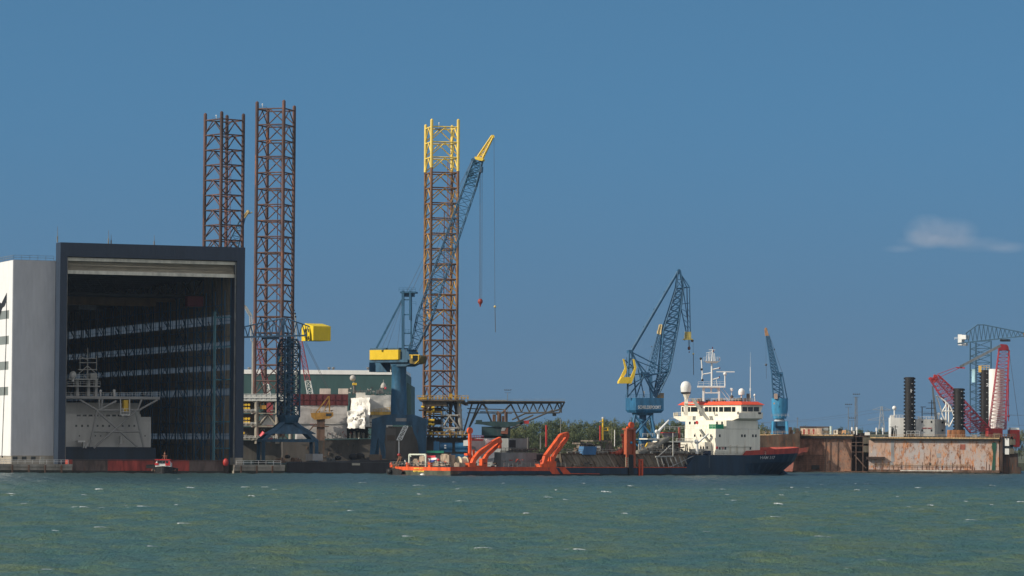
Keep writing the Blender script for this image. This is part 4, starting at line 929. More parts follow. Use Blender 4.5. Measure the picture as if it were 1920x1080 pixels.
def hside(u_): return Sf.L(sBend + u_ * (sB - sBend), cw - cw * math.sqrt(max(0, 1 - u_ ** 2.6)) * .955, 0)
uA, uB = .33, .60
HB = Fr(1438, 1150, 0); HB.o = hside(uA); HB.u = (hside(uB) - hside(uA)).normalized(); HB.v = Vector((-HB.u.y, HB.u.x, 0))
tx_ = text('HAM 317', HB, 1439, 858, 26, 5.8, -.35, M('lettering_white', (.8, .8, .8), .5), dr)
from mathutils.bvhtree import BVHTree
hull_ = [c for c in dr.children if c.name == 'hull' or c.name.startswith('hull.')][0]
bv_ = BVHTree.FromPolygons([v.co.copy() for v in hull_.data.vertices], [tuple(q_.vertices) for q_ in hull_.data.polygons])
for v_ in tx_.data.vertices:      # paint follows the flare of the bow
    h_ = bv_.ray_cast(v_.co - HB.v * 4, HB.v)
    if h_[0]: v_.co = h_[0] - HB.v * .05
# transom
p = MB(); z_ = Tf.z(843, 883, 0); q = MB()
p.fb(Sf, -.06, -.002, 0, BW, z_, zA); p.build('transom_band', ORG, dr)
q.fb(Sf, -.05, -.002, 0, BW, -1.4, z_ - .004); q.build('transom_plate', M('hull_green', (.075, .085, .06), .6, .3, .5, rust=.3, rc=(.12, .05, .03)), dr)
text('HAM 317', Tf, 785, 878.3, 17, 3.2, -.07, M('lettering_yellow', (.8, .6, .1), .5), dr)
text('ROTTERDAM', Tf, 785, 883.6, 20, 2.8, -.06, MC['lettering_yellow'], dr)
p = MB(); p.ball(Tf.on(792, 891, -.3), .8, sz=.7); p.build('mooring_buoy', WHITE, dr)
# orange bands on the side, standing 3 cm proud
def side(pix, mat, nm, w=-.035, th=.034):
    q = MB(); q.prism([sp(x, y, w) for x, y in pix], Sf.v * th); return q.build(nm, mat, dr)
ORS = M('orange_hull_band', (.62, .085, .028), .55, .25, .3, rust=.25, rc=(.20, .06, .03))
side([(845.5, 876.4), (1042, 876.4), (1053, 892.4), (1039, 892.4), (1031, 883), (845.5, 883)], ORS, 'hull_band')
side([(1048, 877), (1060, 877), (1070, 887.3), (1124, 888), (1129, 892.6), (1059, 892.6)], ORS, 'hull_band')
side([(845.3, 884), (870, 884), (850, 892), (845.3, 892)], RUSTY, 'rust_patch')
p = MB(); p.fb(Sf, -.3, sF0, -.18, .02, zA - .12, zA + .12); p.build('rubbing_strake', ORS, dr)
# hopper coaming with slanting stiffeners
COA = M('coaming_brown', (.155, .125, .09), .75, .35, .35, rust=.35, rc=(.10, .06, .035), streak=.3)
zc_ = sp(1150, 852, 3.4).z; sh0 = Sf.s(1058, 2); sh1 = Sf.s(1302, 2)
p = MB(); p.prism([Sf.L(sh0, 1.6, zA), Sf.L(sh1 + 3, 1.6, zA), Sf.L(sh1 + 3, BW - 1.6, zA), Sf.L(sh0, BW - 1.6, zA)], (0, 0, .02))
V = [Sf.L(sh0, 1.4, zA), Sf.L(sh1 + 4, 1.4, zA), Sf.L(sh1 + 4, BW - 1.4, zA), Sf.L(sh0, BW - 1.4, zA), Sf.L(sh0, 3.4, zc_), Sf.L(sh1 + 4, 3.4, zc_), Sf.L(sh1 + 4, BW - 3.4, zc_), Sf.L(sh0, BW - 3.4, zc_)]
p.add(V, [(0, 1, 5, 4), (1, 2, 6, 5), (2, 3, 7, 6), (3, 0, 4, 7)]); p.build('hopper_coaming', COA, dr)
for k in range(22):
    a = sh0 + 2 + k * (sh1 - sh0) / 22; q = MB(); sl = .9 if k % 3 else 1.8
    q.bar(Sf.L(a + sl, 1.2, zA), Sf.L(a - sl * .4, 3.2, zc_), .28 if k % 4 else .5, .3); q.build('stiffener', M('stiff_tan', (.26, .22, .17), .7, .35, .5, rust=.3) if k % 2 else COA, dr)
p = MB(); p.fb(Sf, sh0, sh1 + 4, 3.0, 3.9, zc_, zc_ + .25); p.build('coaming_top', RUSTY, dr)
for s0, s1, w, z in ((sh0, Sf.s(1165, 3), 3.2, zc_ + .2), (Sf.s(1200, 3), sh1, 3.2, zc_ + .2), (Sf.s(945, .3), Sf.s(1060, .3), .3, zA), (2, Sf.s(870, .3), .3, zA)):
    q = MB(); q.rail([Sf.L(s0, w, z), Sf.L(s1, w, z)], 1.35, 1.8, .1); q.build('railing', M('rail_grey', (.38, .36, .32), .6), dr)
# forward hull ladder-like pipe frame
p = MB()
for k in range(7): a = sp(1231 + k * 8.5, 857, .8); b = sp(1236 + k * 9, 876, .8); p.tube(a, b, .22)
p.tube(sp(1229, 856.5, .8), sp(1262, 856, .8), .25); p.tube(sp(1256, 876, .6), sp(1300, 855, .6), .12); p.tube(sp(1258, 835, .8), sp(1234, 856, .8), .15); p.tube(sp(1262, 812, .8), sp(1262, 856, .8), .22); p.build('pipe_frame', M('pipe_palegrey', (.36, .36, .34), .6, .3, .6, rust=.3), dr)
p = MB(); p.path([sp(1194, 850, 4), sp(1212, 844, 4), sp(1230, 837, 4), sp(1238, 829, 4), sp(1252, 822, 4)], .95, 10); p.tube(sp(1210, 845, 4), sp(1213, 843.8, 4), 1.15, n=10); p.tube(sp(1228, 838, 4), sp(1231, 836.6, 4), 1.15, n=10); p.build('dredge_pipe', M('pipe_grey', (.24, .23, .20), .7, .3, .5, rust=.3), dr)
q = MB(); q.tube(sp(1210, 838, 3), sp(1214, 831, 3), .25); q.build('marker_pole', YEL, dr)
rnd = random.Random(11)
p = MB()
for k in range(46):
    x = 1198 + rnd.random() * 100; w = 3 + rnd.random() * 8; y = 852; h = 5 + rnd.random() * 16; p.tube(sp(x, y, w), sp(x + rnd.uniform(-1, 1), y - h, w), rnd.uniform(.09, .25), n=6)
for k in range(16): x = 1200 + rnd.random() * 75; y = 832 + rnd.random() * 18; p.tube(sp(x, y, 5), sp(x + 8 + rnd.random() * 14, y + rnd.uniform(-2, 2), 5), rnd.uniform(.1, .3), n=6)
p.build('deck_piping', M('piping_mixed', (.30, .28, .24), .65, .5, .9, rust=.4), dr)
p = MB(); p.pb(Sf, 1240, 1275, 829, 851, 9, 16); p.build('winch_house', M('winch_dark', (.10, .09, .08), .7, .3), dr)
p = MB(); p.pb(Sf, 1214, 1250, 822, 824.2, 4, 8); p.pb(Sf, 1255, 1300, 827, 829.5, 4, 12); p.build('boat_deck', CREAM, dr)
p = MB(); p.rail([sp(1205, 819, 7), sp(1280, 819, 7)], 1.1, 2, .09); p.rail([sp(1236, 806, 12), sp(1285, 806, 12)], 1.1, 2, .09); p.rail([sp(1268, 829, 4), sp(1300, 829, 4)], 1.1, 1.5, .09); p.build('railing', WHITE, dr)
p = MB(); p.tube(sp(1234, 823, 5), sp(1234.5, 809, 5), .45, .38, 10); p.tube(sp(1234, 810, 5), sp(1240, 803, 5), .55, .4, 10); p.tube(sp(1240, 803, 5), sp(1254, 788, 5), .38, .26, 10); p.ball(sp(1231, 809, 5), .6); p.build('davit_crane', WHITE, dr)
boat = [[(1242, 813), (1242.5, 815)], [(1246, 812), (1247, 819)], [(1262, 812), (1262, 820)], [(1270, 812), (1268, 818)], [(1272, 812), (1272, 813.5)]]
p = MB(); rr = []
for (a, b) in boat: A_ = sp(*a, 6); B_ = sp(*b, 7); hwid = 0.2 if a[0] in (1242, 1272) else 1.1; rr.append([A_ - Sf.v * hwid, B_, B_ + Sf.v * hwid * .6, A_ + Sf.v * hwid])
p.loft(rr); p.build('rescue_boat', M('boat_navy_red', (.05, .05, .12), .5), dr)
p = MB(); p.pb(Sf, 1244, 1266, 810.5, 812, 6, 7.5); p.build('boat_cover', RED, dr)
# gallows and dredging tower
def gallow(pix_arms, base, wheel, nm='gallow'):
    q = MB()
    for pts, w, t in pix_arms:
        for a, b in zip(pts[:-1], pts[1:]): q.bar(sp(*a, w), sp(*b, w), t, t * 1.05)
    for b in base: q.pb(Sf, *b)
    o = q.build(nm, ORG, dr)
    for x, y, w, r in wheel: c = sp(x, y, w); h = MB(); h.tube(c - Sf.v * .35, c + Sf.v * .35, r, n=16); h.build('sheave', ORG, dr)
gallow([([(884, 874), (889, 861), (898, 850), (926, 829), (938, 823)], .8, 1.25), ([(908, 862), (913, 853), (934, 834), (938, 826)], 3.6, 1.05), ([(937, 824), (937, 838)], 2, .8), ([(924, 830), (936, 826)], 2.5, .9)], [(880, 892, 868, 876, -.2, 3), (904, 914, 860, 876, 2.5, 4), (889, 906, 873, 876, .5, 3.5)], [(937, 838, 1.5, .55)])
gallow([([(880.8, 874), (880.8, 809)], 3, .75), ([(889, 870), (888, 843)], 3, .5)], [(876, 884, 850, 854, 2.3, 3.8)], [(881, 807.5, 3, 1.0)], 'hose_mast')
gallow([([(1018, 874), (1023, 856), (1052, 817), (1064, 814)], .8, 1.3), ([(1035, 862), (1041, 850), (1059, 826), (1064, 816)], 3.6, 1.05), ([(1063, 814), (1061, 823)], 2, .9)], [(1025, 1043, 865, 876.5, -.1, 3), (1015, 1026, 870, 876.5, -.2, 3), (1033, 1040, 856, 866, 2, 4)], [(1063, 815, 1.5, .7)])
OTW = M('tower_orange_brown', (.38, .085, .035), .6, .25, .5, rust=.3, rc=(.14, .05, .03))
p = MB(); p.pb(Sf, 1175, 1191, 803, 852, .2, 1.5); p.pb(Sf, 1175, 1178.5, 803, 876, -.3, .2); p.pb(Sf, 1188, 1192, 803, 876, -.3, .2); p.pb(Sf, 1176, 1190, 803, 806, -.4, 2); p.build('dredging_tower', OTW, dr)
p = MB(); p.pb(Sf, 1179, 1188, 853, 892, -.3, .0); p.build('tower_rail', BLACK, dr)
c = sp(1183.5, 797, .8); p = MB(); p.tube(c - Sf.v * .4, c + Sf.v * .4, 1.0, n=18); p.tube(sp(1177, 803, .2), sp(1177, 800, .2), .5); p.build('sheave', ORG, dr)
p = MB(); p.ball(sp(1183.5, 830, 0), .45); p.build('tower_lamp', BLUEL, dr)
p = MB(); p.rail([sp(1162, 852, 3), sp(1175, 852, 3)], 1.4, 1.2, .25)
for x, y, r in ((1165, 845, .8), (1168, 828, .5), (1161, 848, .9), (1156, 849, .7), (1171, 838, .6), (1167, 816, .6)): p.ball(sp(x, y, 3), r)
p.pb(Sf, 1148, 1178, 846, 852, 3.5, 6); p.tube(sp(1169, 850, 3), sp(1168, 816, 3), .35); p.build('suction_gear', M('gear_red', (.42, .09, .05), .6, .35, .8, rust=.4), dr)
p = MB(); p.pb(Sf, 1198.5, 1200.8, 862, 892.5, -.5, -.15); p.pb(Sf, 1203.5, 1206, 864, 892.5, -.5, -.15); p.pb(Sf, 1198, 1206.5, 861, 863.5, -.55, -.1); p.build('side_ladder', ORS, dr)
p = MB(); p.pb(Sf, 1173, 1174.2, 857, 876, -.45, -.3); p.pb(Sf, 1177.4, 1178.4, 857, 876, -.45, -.3)
for y in (859, 863, 867, 871, 875): p.pb(Sf, 1174, 1177.5, y, y + 1, -.4, -.32)
p.build('side_ladder', M('ladder_tan', (.45, .38, .27), .7), dr)
# midship deck gear
p = MB(); p.prism([sp(1093, 852.5, 2.5), sp(1095, 837, 3.2), sp(1119.5, 837, 3.2), sp(1117, 852.5, 2.5)], Sf.v * 2.4); p.build('blue_locker', M('locker_blue', (.03, .12, .26), .5, .15), dr)
rnd = random.Random(4); p = MB()
for k in range(26):
    x = 1086 + rnd.random() * 62; y = 832 + rnd.random() * 12; w = 5 + rnd.random() * 5; p.pb(Sf, x, x + 3 + rnd.random() * 5, y, y + 4 + rnd.random() * 8, w, w + 1.5)
for k in range(18): x = 1086 + rnd.random() * 62; p.tube(sp(x, 851, 5), sp(x + rnd.uniform(-2, 2), 826 + rnd.random() * 10, 5), .18)
p.pb(Sf, 1112, 1140, 825.5, 828, 4, 10); p.pb(Sf, 1088, 1112, 830, 833, 5, 9); p.build('pump_gear', M('gear_grey_brown', (.17, .15, .125), .7, .45, .9, rust=.4), dr)
p = MB(); p.pb(Sf, 1118, 1126, 836, 845, 4.4, 5); p.build('control_box', CREAM, dr)
for x, y0, y1, r, mt, nm in ((1024.3, 797, 838, .32, RED, 'exhaust_post'), (1125.3, 798, 826, .28, RED, 'exhaust_post'), (1880, 0, 0, 0, 0, 0), (1273.8, 801, 840, .42, M('post_brown', (.28, .07, .05), .6), 'exhaust_post'), (1152.5, 806, 837, .14, WHITE, 'pole'), (1147, 803, 830, .07, STEEL, 'pole'), (1013.5, 816, 842, .2, STEEL, 'pole'), (990, 820, 842, .3, DKG, 'pole')):
    if mt: q = MB(); q.tube(sp(x, y1, 5), sp(x, y0, 5), r, n=8); q.build(nm, mt, dr)
q = MB(); q.tube(sp(1130.3, 826, 5), sp(1130.3, 785, 5), .27); q.tube(sp(1130.3, 807.5, 5), sp(1140, 807.5, 5), .15); q.tube(sp(1140, 807.5, 5), sp(1140, 803, 5), .2); q.tube(sp(1125, 790, 5), sp(1131, 790, 5), .15); q.tube(sp(1131, 803, 5), sp(1142, 801, 5), .08); q.build('signal_mast', YEL, dr)
q = MB(); q.tube(sp(1130.3, 785, 5), sp(1130.3, 782, 5), .35); q.build('mast_light', WHITE, dr)
# after deck houses
p = MB(); p.pb(Sf, 940, 1006, 848.5, 875, 6, 18); p.pb(Sf, 953, 990, 822, 848, 8, 16); p.pb(Sf, 1006, 1020, 850, 875, 7, 12); p.build('deck_house', M('house_grey', (.20, .21, .21), .6, .2, .4, rust=.15), dr)
p = MB(); p.pb(Sf, 955, 967, 825, 839, 7.9, 8); p.pb(Sf, 990, 1019, 852, 864, 6.8, 7); p.build('vent_louver', BLACK, dr)
p = MB(); p.rail([sp(940, 848.5, 6), sp(1010, 848.5, 6)], 1.4, 1.6, .14); p.pb(Sf, 945, 1010, 845.5, 847, 7, 9); p.pb(Sf, 958, 1008, 841.5, 844, 7, 10); p.build('railing', DKG, dr)
p = MB(); p.poly(Sf, [(884, 826), (910, 822), (926, 822), (926, 865), (906, 868), (899, 850), (891, 838), (884, 836)], 7, 11); p.build('funnel_casing', M('casing_grey_white', (.40, .41, .41), .5, .12, .4, rust=.08), dr)
p = MB(); p.poly(Sf, [(912, 823), (921, 826), (927, 840), (927, 858), (918, 860), (914, 846)], 6, 6.95); p.build('casing_panel', WHITE, dr)
p = MB(); p.pb(Sf, 885, 906, 823, 826, 6.8, 9); p.rail([sp(885, 823, 6.9), sp(906, 823, 6.9)], 1.1, .9, .12); p.build('red_rail', RED, dr)
# stern gear
p = MB()
for x in (767.5, 798.5): p.bar(Tf.on(x, 875, 1), Tf.on(x, 852, 1), .42)
p.bar(Tf.on(767.5, 852, 1), Tf.on(798.5, 852, 1), .42); p.bar(Tf.on(767.5, 852, 1), Tf.on(771, 856, 1), .3); p.bar(Tf.on(798.5, 852, 1), Tf.on(795, 856, 1), .3); p.build('stern_frame', M('frame_white', (.62, .66, .56), .6, .15, .5, rust=.1), dr)
p = MB(); p.rail([Tf.on(732, 875, .2), Tf.on(845, 876, .2)], 1.5, 1.4, .1); p.build('railing', STEEL, dr)
STO = M('stores_tan', (.36, .28, .21), .75, .4, 1.0, rust=.3, rc=(.2, .1, .06))
rnd = random.Random(9)
for x0, x1, y0, y1, w in ((826, 842, 853, 874, 3), (806, 822, 862, 874, 3), (786, 796, 856, 872, 5), (774, 785, 862, 874, 6), (851, 861, 869, 875, 4)):
    q = MB(); q.pb(Tf, x0, x1, y0, y1, w, w + 2.5); q.pb(Tf, x0 + 2, x1 - 3, y0 - 2, y0, w + .5, w + 2); q.build('deck_store', STO, dr)
q = MB(); c = sp(866, 866, 4); q.tube(c - Sf.u * 1.2, c + Sf.u * 1.2, 1.35, n=18); q.tube(c - Sf.u * 1.4, c - Sf.u * 1.2, 1.7, n=18); q.tube(c + Sf.u * 1.2, c + Sf.u * 1.4, 1.7, n=18); q.build('mooring_winch', M('winch_cream', (.60, .52, .38), .7, .2), dr)
q = MB(); q.poly(Tf, [(801, 855), (816, 854), (817, 858), (802, 859)], 2.5, 2.6); q.pb(Tf, 799.5, 800.3, 852, 876, 2.4, 2.6); q.build('flag_stripe', REDL, dr)
q = MB(); q.poly(Tf, [(803, 859.1), (817, 858.1), (817, 862), (804, 863)], 2.5, 2.6); q.build('flag_stripe', WHITE, dr)
q = MB(); q.poly(Tf, [(804, 863.1), (816, 862.1), (812, 866), (805, 869)], 2.5, 2.6); q.build('flag_stripe', M('flag_blue', (.02, .04, .25), .6), dr)
for x in (818, 822): q = MB(); q.ball(Tf.on(x, 862.5 - (822 - x) * .4, 1.5), .45); q.build('lifebuoy', REDL if x == 822 else WHITE, dr)
for x, y in ((763, 869), (733, 870), (804, 868)): q = MB(); q.pb(Tf, x - 2, x + 2.5, y, 876, .3, 1.2); q.ball(Tf.on(x + .3, y, .7), .45); q.build('bollard', ORG, dr)
q = MB(); q.ball(Tf.on(748, 853, 3), .5); q.build('stern_lamp', RED, dr)
p = MB()
for a, b in (((735, 880), (752, 856)), ((742, 876), (749, 855)), ((747, 876), (753, 857)), ((733, 882), (746, 872))): p.tube(Tf.on(*a, .5), Tf.on(*b, .5), .22)
p.build('stern_spar', M('spar_brown', (.20, .10, .06), .7), dr)
p = MB(); p.poly(Tf, [(725, 879), (735, 878), (746, 880), (754, 884), (752, 890), (738, 891), (728, 892), (724, 886)], -1.2, .6); p.ball(Tf.on(731, 884, -1.5), .9); p.build('stern_anchor', BLACK, dr)
# ---------------------------------------------------------------- superstructure
def sbox(mb, pxL, pxC, pxR, yT, yB, w, build=True):
    s0 = Sf.s(pxC, w, (yT + yB) / 2); s1 = Sf.s(pxR, w, (yT + yB) / 2); z1 = Sf.z(pxC, yT, w); z0 = Sf.z(pxC, yB, w)
    w1 = (Tf.on(pxL, (yT + yB) / 2, s0) - Tf.o).dot(Sf.v)
    if build: mb.fb(Sf, s0, s1, w, w1, z0, z1)
    return s0, s1, w, w1, z0, z1
p = MB()
b1 = sbox(p, 1284, 1341.8, 1425, 804, 853, 1.0)
b0 = sbox(p, 1276, 1340, 1418, 829, 853, 1.6, False)
p.fb(Sf, b1[0] - 3, b1[0], 3, b1[3] + 1, b1[4], Sf.z(1342, 829, 1))
p.build('superstructure', CREAM, dr)
p = MB(); b2 = sbox(p, 1285, 1362, 1421, 788, 803.9, .9); p.build('upper_tier', CREAM, dr)
# bridge wing deck with chamfered underside
s0, s1, w0, w1, z0, z1 = sbox(None, 1263, 1385, 1430, 780, 790, -1.2, False)
p = MB(); p.prism([Sf.L(s0, w0, z1), Sf.L(s0, w1, z1), Sf.L(s0, w1, z1 - .5), Sf.L(s0, w1 - 3.5, z0), Sf.L(s0, w0 + 4.5, z0), Sf.L(s0, w0, z1 - .7)], Sf.u * (s1 - s0)); p.build('bridge_deck', CREAM, dr)
zr_ = z1; p = MB(); p.fb(Sf, s0 - .1, s0 + 2, w1 - .15, w1 + .05, z1, z1 + 1.2); p.rail([Sf.L(s0, w1 - 1, z1), Sf.L(s0, w1 - 6, z1)], 1.3, 1, .08); p.build('wing_bulwark', CREAM, dr); p = MB(); p.fb(Sf, s0, s1, w0 - .03, w0 + .06, z1 - .1, z1 + 1.1); p.rail([Sf.L(s1, w0, z1), Sf.L(s0, w0, z1)], 1.3, 1.2, .09); p.build('wing_bulwark', CREAM, dr)
p = MB(); br_ = sbox(p, 1277, 1389.5, 1424, 759, 779.9, .2)
# outward raked side wall
p.prism([Sf.L(br_[1], .2, br_[4]), Sf.L(br_[1] + 1.6, .2, br_[5]), Sf.L(br_[1], .2, br_[5])], Sf.v * (br_[3] - .2)); p.build('wheelhouse', CREAM, dr)
# roof
s0, s1, w0, w1, z0, z1 = sbox(None, 1270, 1391, 1430, 752.5, 758.8, -.7, False)
p = MB(); i_ = 1.1
p.loft([[Sf.L(s0, w0, z0 + .02), Sf.L(s1 + 1, w0, z0 + .02), Sf.L(s1 + 1, w1, z0 + .02), Sf.L(s0, w1, z0 + .02)], [Sf.L(s0 + .3, w0 + .3, z0 + .25), Sf.L(s1 + .8, w0 + .3, z0 + .25), Sf.L(s1 + .8, w1 - .3, z0 + .25), Sf.L(s0 + .3, w1 - .3, z0 + .25)], [Sf.L(s0 + i_, w0 + i_ * 1.6, z1), Sf.L(s1 - .6, w0 + i_ * 1.6, z1), Sf.L(s1 - .6, w1 - i_ * 1.6, z1), Sf.L(s0 + i_, w1 - i_ * 1.6, z1)]]); p.build('roof', ORGB, dr)
RT = (s0, s1, w0, w1, z1)
def awin(x0, x1, y0, y1, b, mat=GLASS, nm='window'):
    """pane on the after face of box b"""
    a = Tf.on(x0, y0, b[0]); c = Tf.on(x1, y1, b[0]); wa = (a - Tf.o).dot(Sf.v); wc = (c - Tf.o).dot(Sf.v)
    q = MB(); q.fb(Sf, b[0] - .06, b[0] + .05, wc, wa, c.z, a.z); return q.build(nm, mat, dr)
def swin(x0, x1, y0, y1, b, mat=GLASS, nm='window'):
    w = b[2]; a = Sf.on(x0, y0, w); c = Sf.on(x1, y1, w); q = MB(); q.fb(Sf, (a - Sf.o).dot(Sf.u), (c - Sf.o).dot(Sf.u), w - .06, w + .05, c.z, a.z); return q.build(nm, mat, dr)
for x0, x1 in ((1279, 1282), (1287, 1294), (1295.5, 1308), (1311, 1316), (1322, 1328), (1329, 1334.5), (1336, 1341), (1342, 1346), (1348.5, 1356), (1357.5, 1371), (1372.5, 1379)): awin(x0, x1, 763, 772, br_)
for x0, x1 in ((1392, 1401), (1402.5, 1411.5), (1413, 1423)): swin(x0, x1, 763, 771.5, br_)
for x in (1293.5, 1303, 1344.5, 1354): awin(x - 1.5, x + 1.5, 790.5, 795.5, b2)
for x in (1302.5, 1314, 1318.5, 1333): awin(x - 1.3, x + 1.3, 814.5, 819, b1)
for x in (1349.5, 1391, 1396.5, 1411.7, 1417): swin(x - 1.5, x + 1.5, 814.5, 819.5, b1)
for x in (1349.5, 1360, 1407): swin(x - 1.5, x + 1.5, 838, 843, b1)
for x in (1314, 1319, 1326): awin(x - 1.2, x + 1.2, 837, 842, (b1[0] - 3, 0, 0, 0))
for x in (1369.5, 1382, 1396): q = MB(); w = b1[2]; a, b, c, d = Sf.ext(x - 1.5, x + 1.5, 835, 851, w); q.fb(Sf, a, b, w - .05, w + .05, c, d); q.build('door', M('door_cream', (.60, .54, .43), .6, .1, .5, rust=.1), dr)
swin(1421.5, 1427, 773, 776.5, (0, 0, -1.24), BLACK, 'vent')
for f, x in ((awin, 1283.5), (awin, 1384)): f(x - 1.6, x + 1.6, 764, 770, br_, WHITE, 'life_raft_case'); f(x - 1.3, x + 1.3, 772, 777, br_, BLACK, 'locker')
p = MB(); p.fb(Sf, b1[0] + .3, b1[0] + 3.8, 1.2, 4.6, b1[5], b1[5] + 1.5); p.build('green_container', M('green_box', (.01, .28, .14), .5, .1), dr)
q = MB(); c = Tf.on(1306.7, 792, b2[0] - .15); q.tube(c - Sf.u * .1, c + Sf.u * .05, .55, n=14); q.build('lifebuoy', RED, dr)
for x, y in ((1344.5, 839.5), (1355.5, 840)):
    q = MB(); c = Sf.on(x, y, .9); q.tube(c - Sf.v * .1, c + Sf.v * .05, .45, n=14); q.build('lifebuoy', REDL if x < 1350 else M('buoy_pale', (.6, .3, .28)), dr)
p = MB()
p.rail([Sf.L(b1[0], 1.1, b1[5]), Sf.L(b1[0], b1[3], b1[5])], 1.2, 1.4, .08); p.rail([Sf.L(b1[0] - 3, 3, Sf.z(1342, 829, 1)), Sf.L(b1[0] - 3, b1[3] + 1, Sf.z(1342, 829, 1))], 1.2, 1.4, .08)
p.rail([Sf.L(b1[0] - 8, 1.0, zF), Sf.L(b1[1] + 2, .3, zF)], 1.2, 1.8, .08); p.rail([Sf.L(b1[0] + 2, .75, zF + 2.6), Sf.L(b1[1] - 4, .75, zF + 2.6)], .3, 5, .1)
p.rail([Sf.L(RT[0] + 2, RT[2] + 2.5, RT[4]), Sf.L(RT[0] + 2, RT[3] - 2.5, RT[4])], 1.1, 1.3, .08); p.rail([Sf.L(RT[0] + 2, RT[2] + 2.5, RT[4]), Sf.L(RT[1] - 1, RT[2] + 2.5, RT[4])], 1.1, 1.3, .08)
p.build('railing', M('rail_cream', (.6, .57, .48), .6), dr)
rnd = random.Random(21); p = MB()
for k in range(34):
    c = Sf.L(RT[0] + 2 + rnd.random() * 5, RT[2] + 3 + rnd.random() * (RT[3] - RT[2] - 6), RT[4]); p.obox(c, (rnd.uniform(.4, 1.1), 0, 0), (0, rnd.uniform(.4, 1), 0), (0, 0, rnd.uniform(.4, 1.4)))
p.build('roof_gear', M('roofgear_grey', (.10, .105, .11), .6, .4, 1), dr)
RM = Fr(1335, Sf.L(RT[0] + 4, cw, 0).y, 0)
def rp(x, y, w=0): return RM.on(x, y, w)
# satellite domes
def dome(x, y, r, ybase, nm='radome', band=True):
    k = RM.D / FOC; q = MB(); c = rp(x, y); rr = r * k; q.lathe(c, [(rr * .92, -rr * .9), (rr, -rr * .2), (rr, .2 * rr), (rr * .8, .75 * rr), (rr * .45, 1.05 * rr), (.02, 1.15 * rr)], 20); q.tube(rp(x, ybase), c - Z3 * rr * .8, rr * .18, rr * .25); q.build(nm, WHITE, dr)
    if band: q = MB(); q.lathe(c - Z3 * rr * 1.35, [(rr * .5, 0), (rr * .94, .2 * rr), (rr * .94, .42 * rr)], 20); q.build('radome_base', M('base_dark', (.05, .05, .05)), dr)
dome(1286, 726, 10, 778); dome(1390.3, 735, 6, 752, band=False); dome(1371.7, 730.5, 3, 752, band=False)
p = MB(); p.lathe(rp(1287, 752), [(.5, 0), (.6, .8), (1.3, 2.4)], 14); p.pb(RM, 1283.5, 1290, 748, 779, -.5, .6); p.pb(RM, 1283, 1305, 755, 757, -1, 1); p.build('radome_post', CREAM, dr)
MW = M('mast_white', (.74, .74, .72), .5, .06, .5, rust=.04)
p = MB(); p.pb(RM, 1308, 1360, 723.5, 726.5, -1.2, 1.2)
for x in (1317, 1346.5): p.pb(RM, x, x + 3.6, 726, 752, -.4, .4)
p.pb(RM, 1320, 1347, 726.4, 728, -.3, .3); p.pb(RM, 1320, 1347, 735.5, 737.5, -.3, .3)
for x in (1332,): p.pb(RM, x, x + 3, 728, 736, -.3, .3)
for x in (1322, 1344): p.bar(rp(x, 727), rp(x + (-2 if x < 1330 else 2), 731), .3); p.bar(rp(x, 736), rp(x + (-2 if x < 1330 else 2), 732), .3)
p.rail([rp(1309, 723.5, -1.2), rp(1360, 723.5, -1.2)], 1.4, 1.6, .07); p.build('mast_platform', MW, dr)
p = MB(); p.tube(rp(1334.5, 724), rp(1334.5, 680), .32, .26, 10); p.tube(rp(1334.5, 680), rp(1336, 655), .22, .15, 8)
p.loft([[rp(1326, 681, -.8), rp(1344, 681, -.8), rp(1344, 681, .8), rp(1326, 681, .8)], [rp(1319, 677, -1.2), rp(1350, 677, -1.2), rp(1350, 677, 1.2), rp(1319, 677, 1.2)]])
p.rail([rp(1319.5, 677, -1), rp(1350, 677, -1)], 1.3, .9, .07)
for x0, y0, x1, y1 in ((1335, 693, 1349, 690), (1335, 712, 1349, 708), (1334, 699, 1317, 702), (1317, 702, 1316, 712), (1317, 702, 1315, 673)): p.tube(rp(x0, y0), rp(x1, y1), .2)
p.tube(rp(1329, 656), rp(1341, 656), .1)
for x in (1324, 1328, 1331, 1338, 1341): p.tube(rp(x, 677), rp(x + (1334 - x) * .2, 658 + abs(x - 1334) * .6), .1)
p.tube(rp(1324, 662), rp(1340, 658), .1); p.tube(rp(1359.3, 725), rp(1359.3, 699), .2); p.tube(rp(1343, 711), rp(1345, 725), .1)
for x in (1352, 1345): p.tube(rp(x, 724), rp(x + 22, 752), .08)
p.build('mast', MW, dr)
p = MB(); p.pb(RM, 1343, 1377.5, 696.2, 698, -.15, .15); p.ball(rp(1359.3, 701), .6); p.build('radar_scanner', MW, dr)
for x, y in ((1314, 672.5), (1315.5, 692.5), (1317, 712.5)): q = MB(); q.ball(rp(x, y), .42); q.build('signal_ball', BLACK, dr)
for x, y in ((1349.5, 673), (1349.5, 690), (1349, 707), (1336, 652), (1337.5, 658)): q = MB(); q.pb(RM, x - .8, x + .8, y - 1.5, y + 2, -.3, .3); q.build('mast_light', M('lamp_dark', (.12, .03, .04)), dr)
q = MB(); q.tube(rp(1407, 752), rp(1407, 688), .13, .1); q.tube(rp(1407, 688), rp(1407, 660), .04, .02); q.tube(rp(1407, 733), rp(1407, 728), .25); q.build('whip_antenna', WHITE, dr)
q = MB(); q.tube(rp(1415, 752), rp(1415, 742), .12); q.ball(rp(1415, 741), .35, sz=1.4); q.build('antenna', WHITE, dr)
q = MB(); q.pb(RM, 1400, 1408, 738, 752, 0, 1); q.ball(rp(1372, 744), .6); q.build('roof_gear', MC['roofgear_grey'], dr)
q = MB(); q.bar(rp(1298, 748, -7), rp(1338, 803, -7), .45, .8); q.bar(rp(1301, 748, -5.5), rp(1341, 803, -5.5), .3, .5); q.build('access_ladder', M('ladder_grey', (.42, .42, .38), .6), dr)
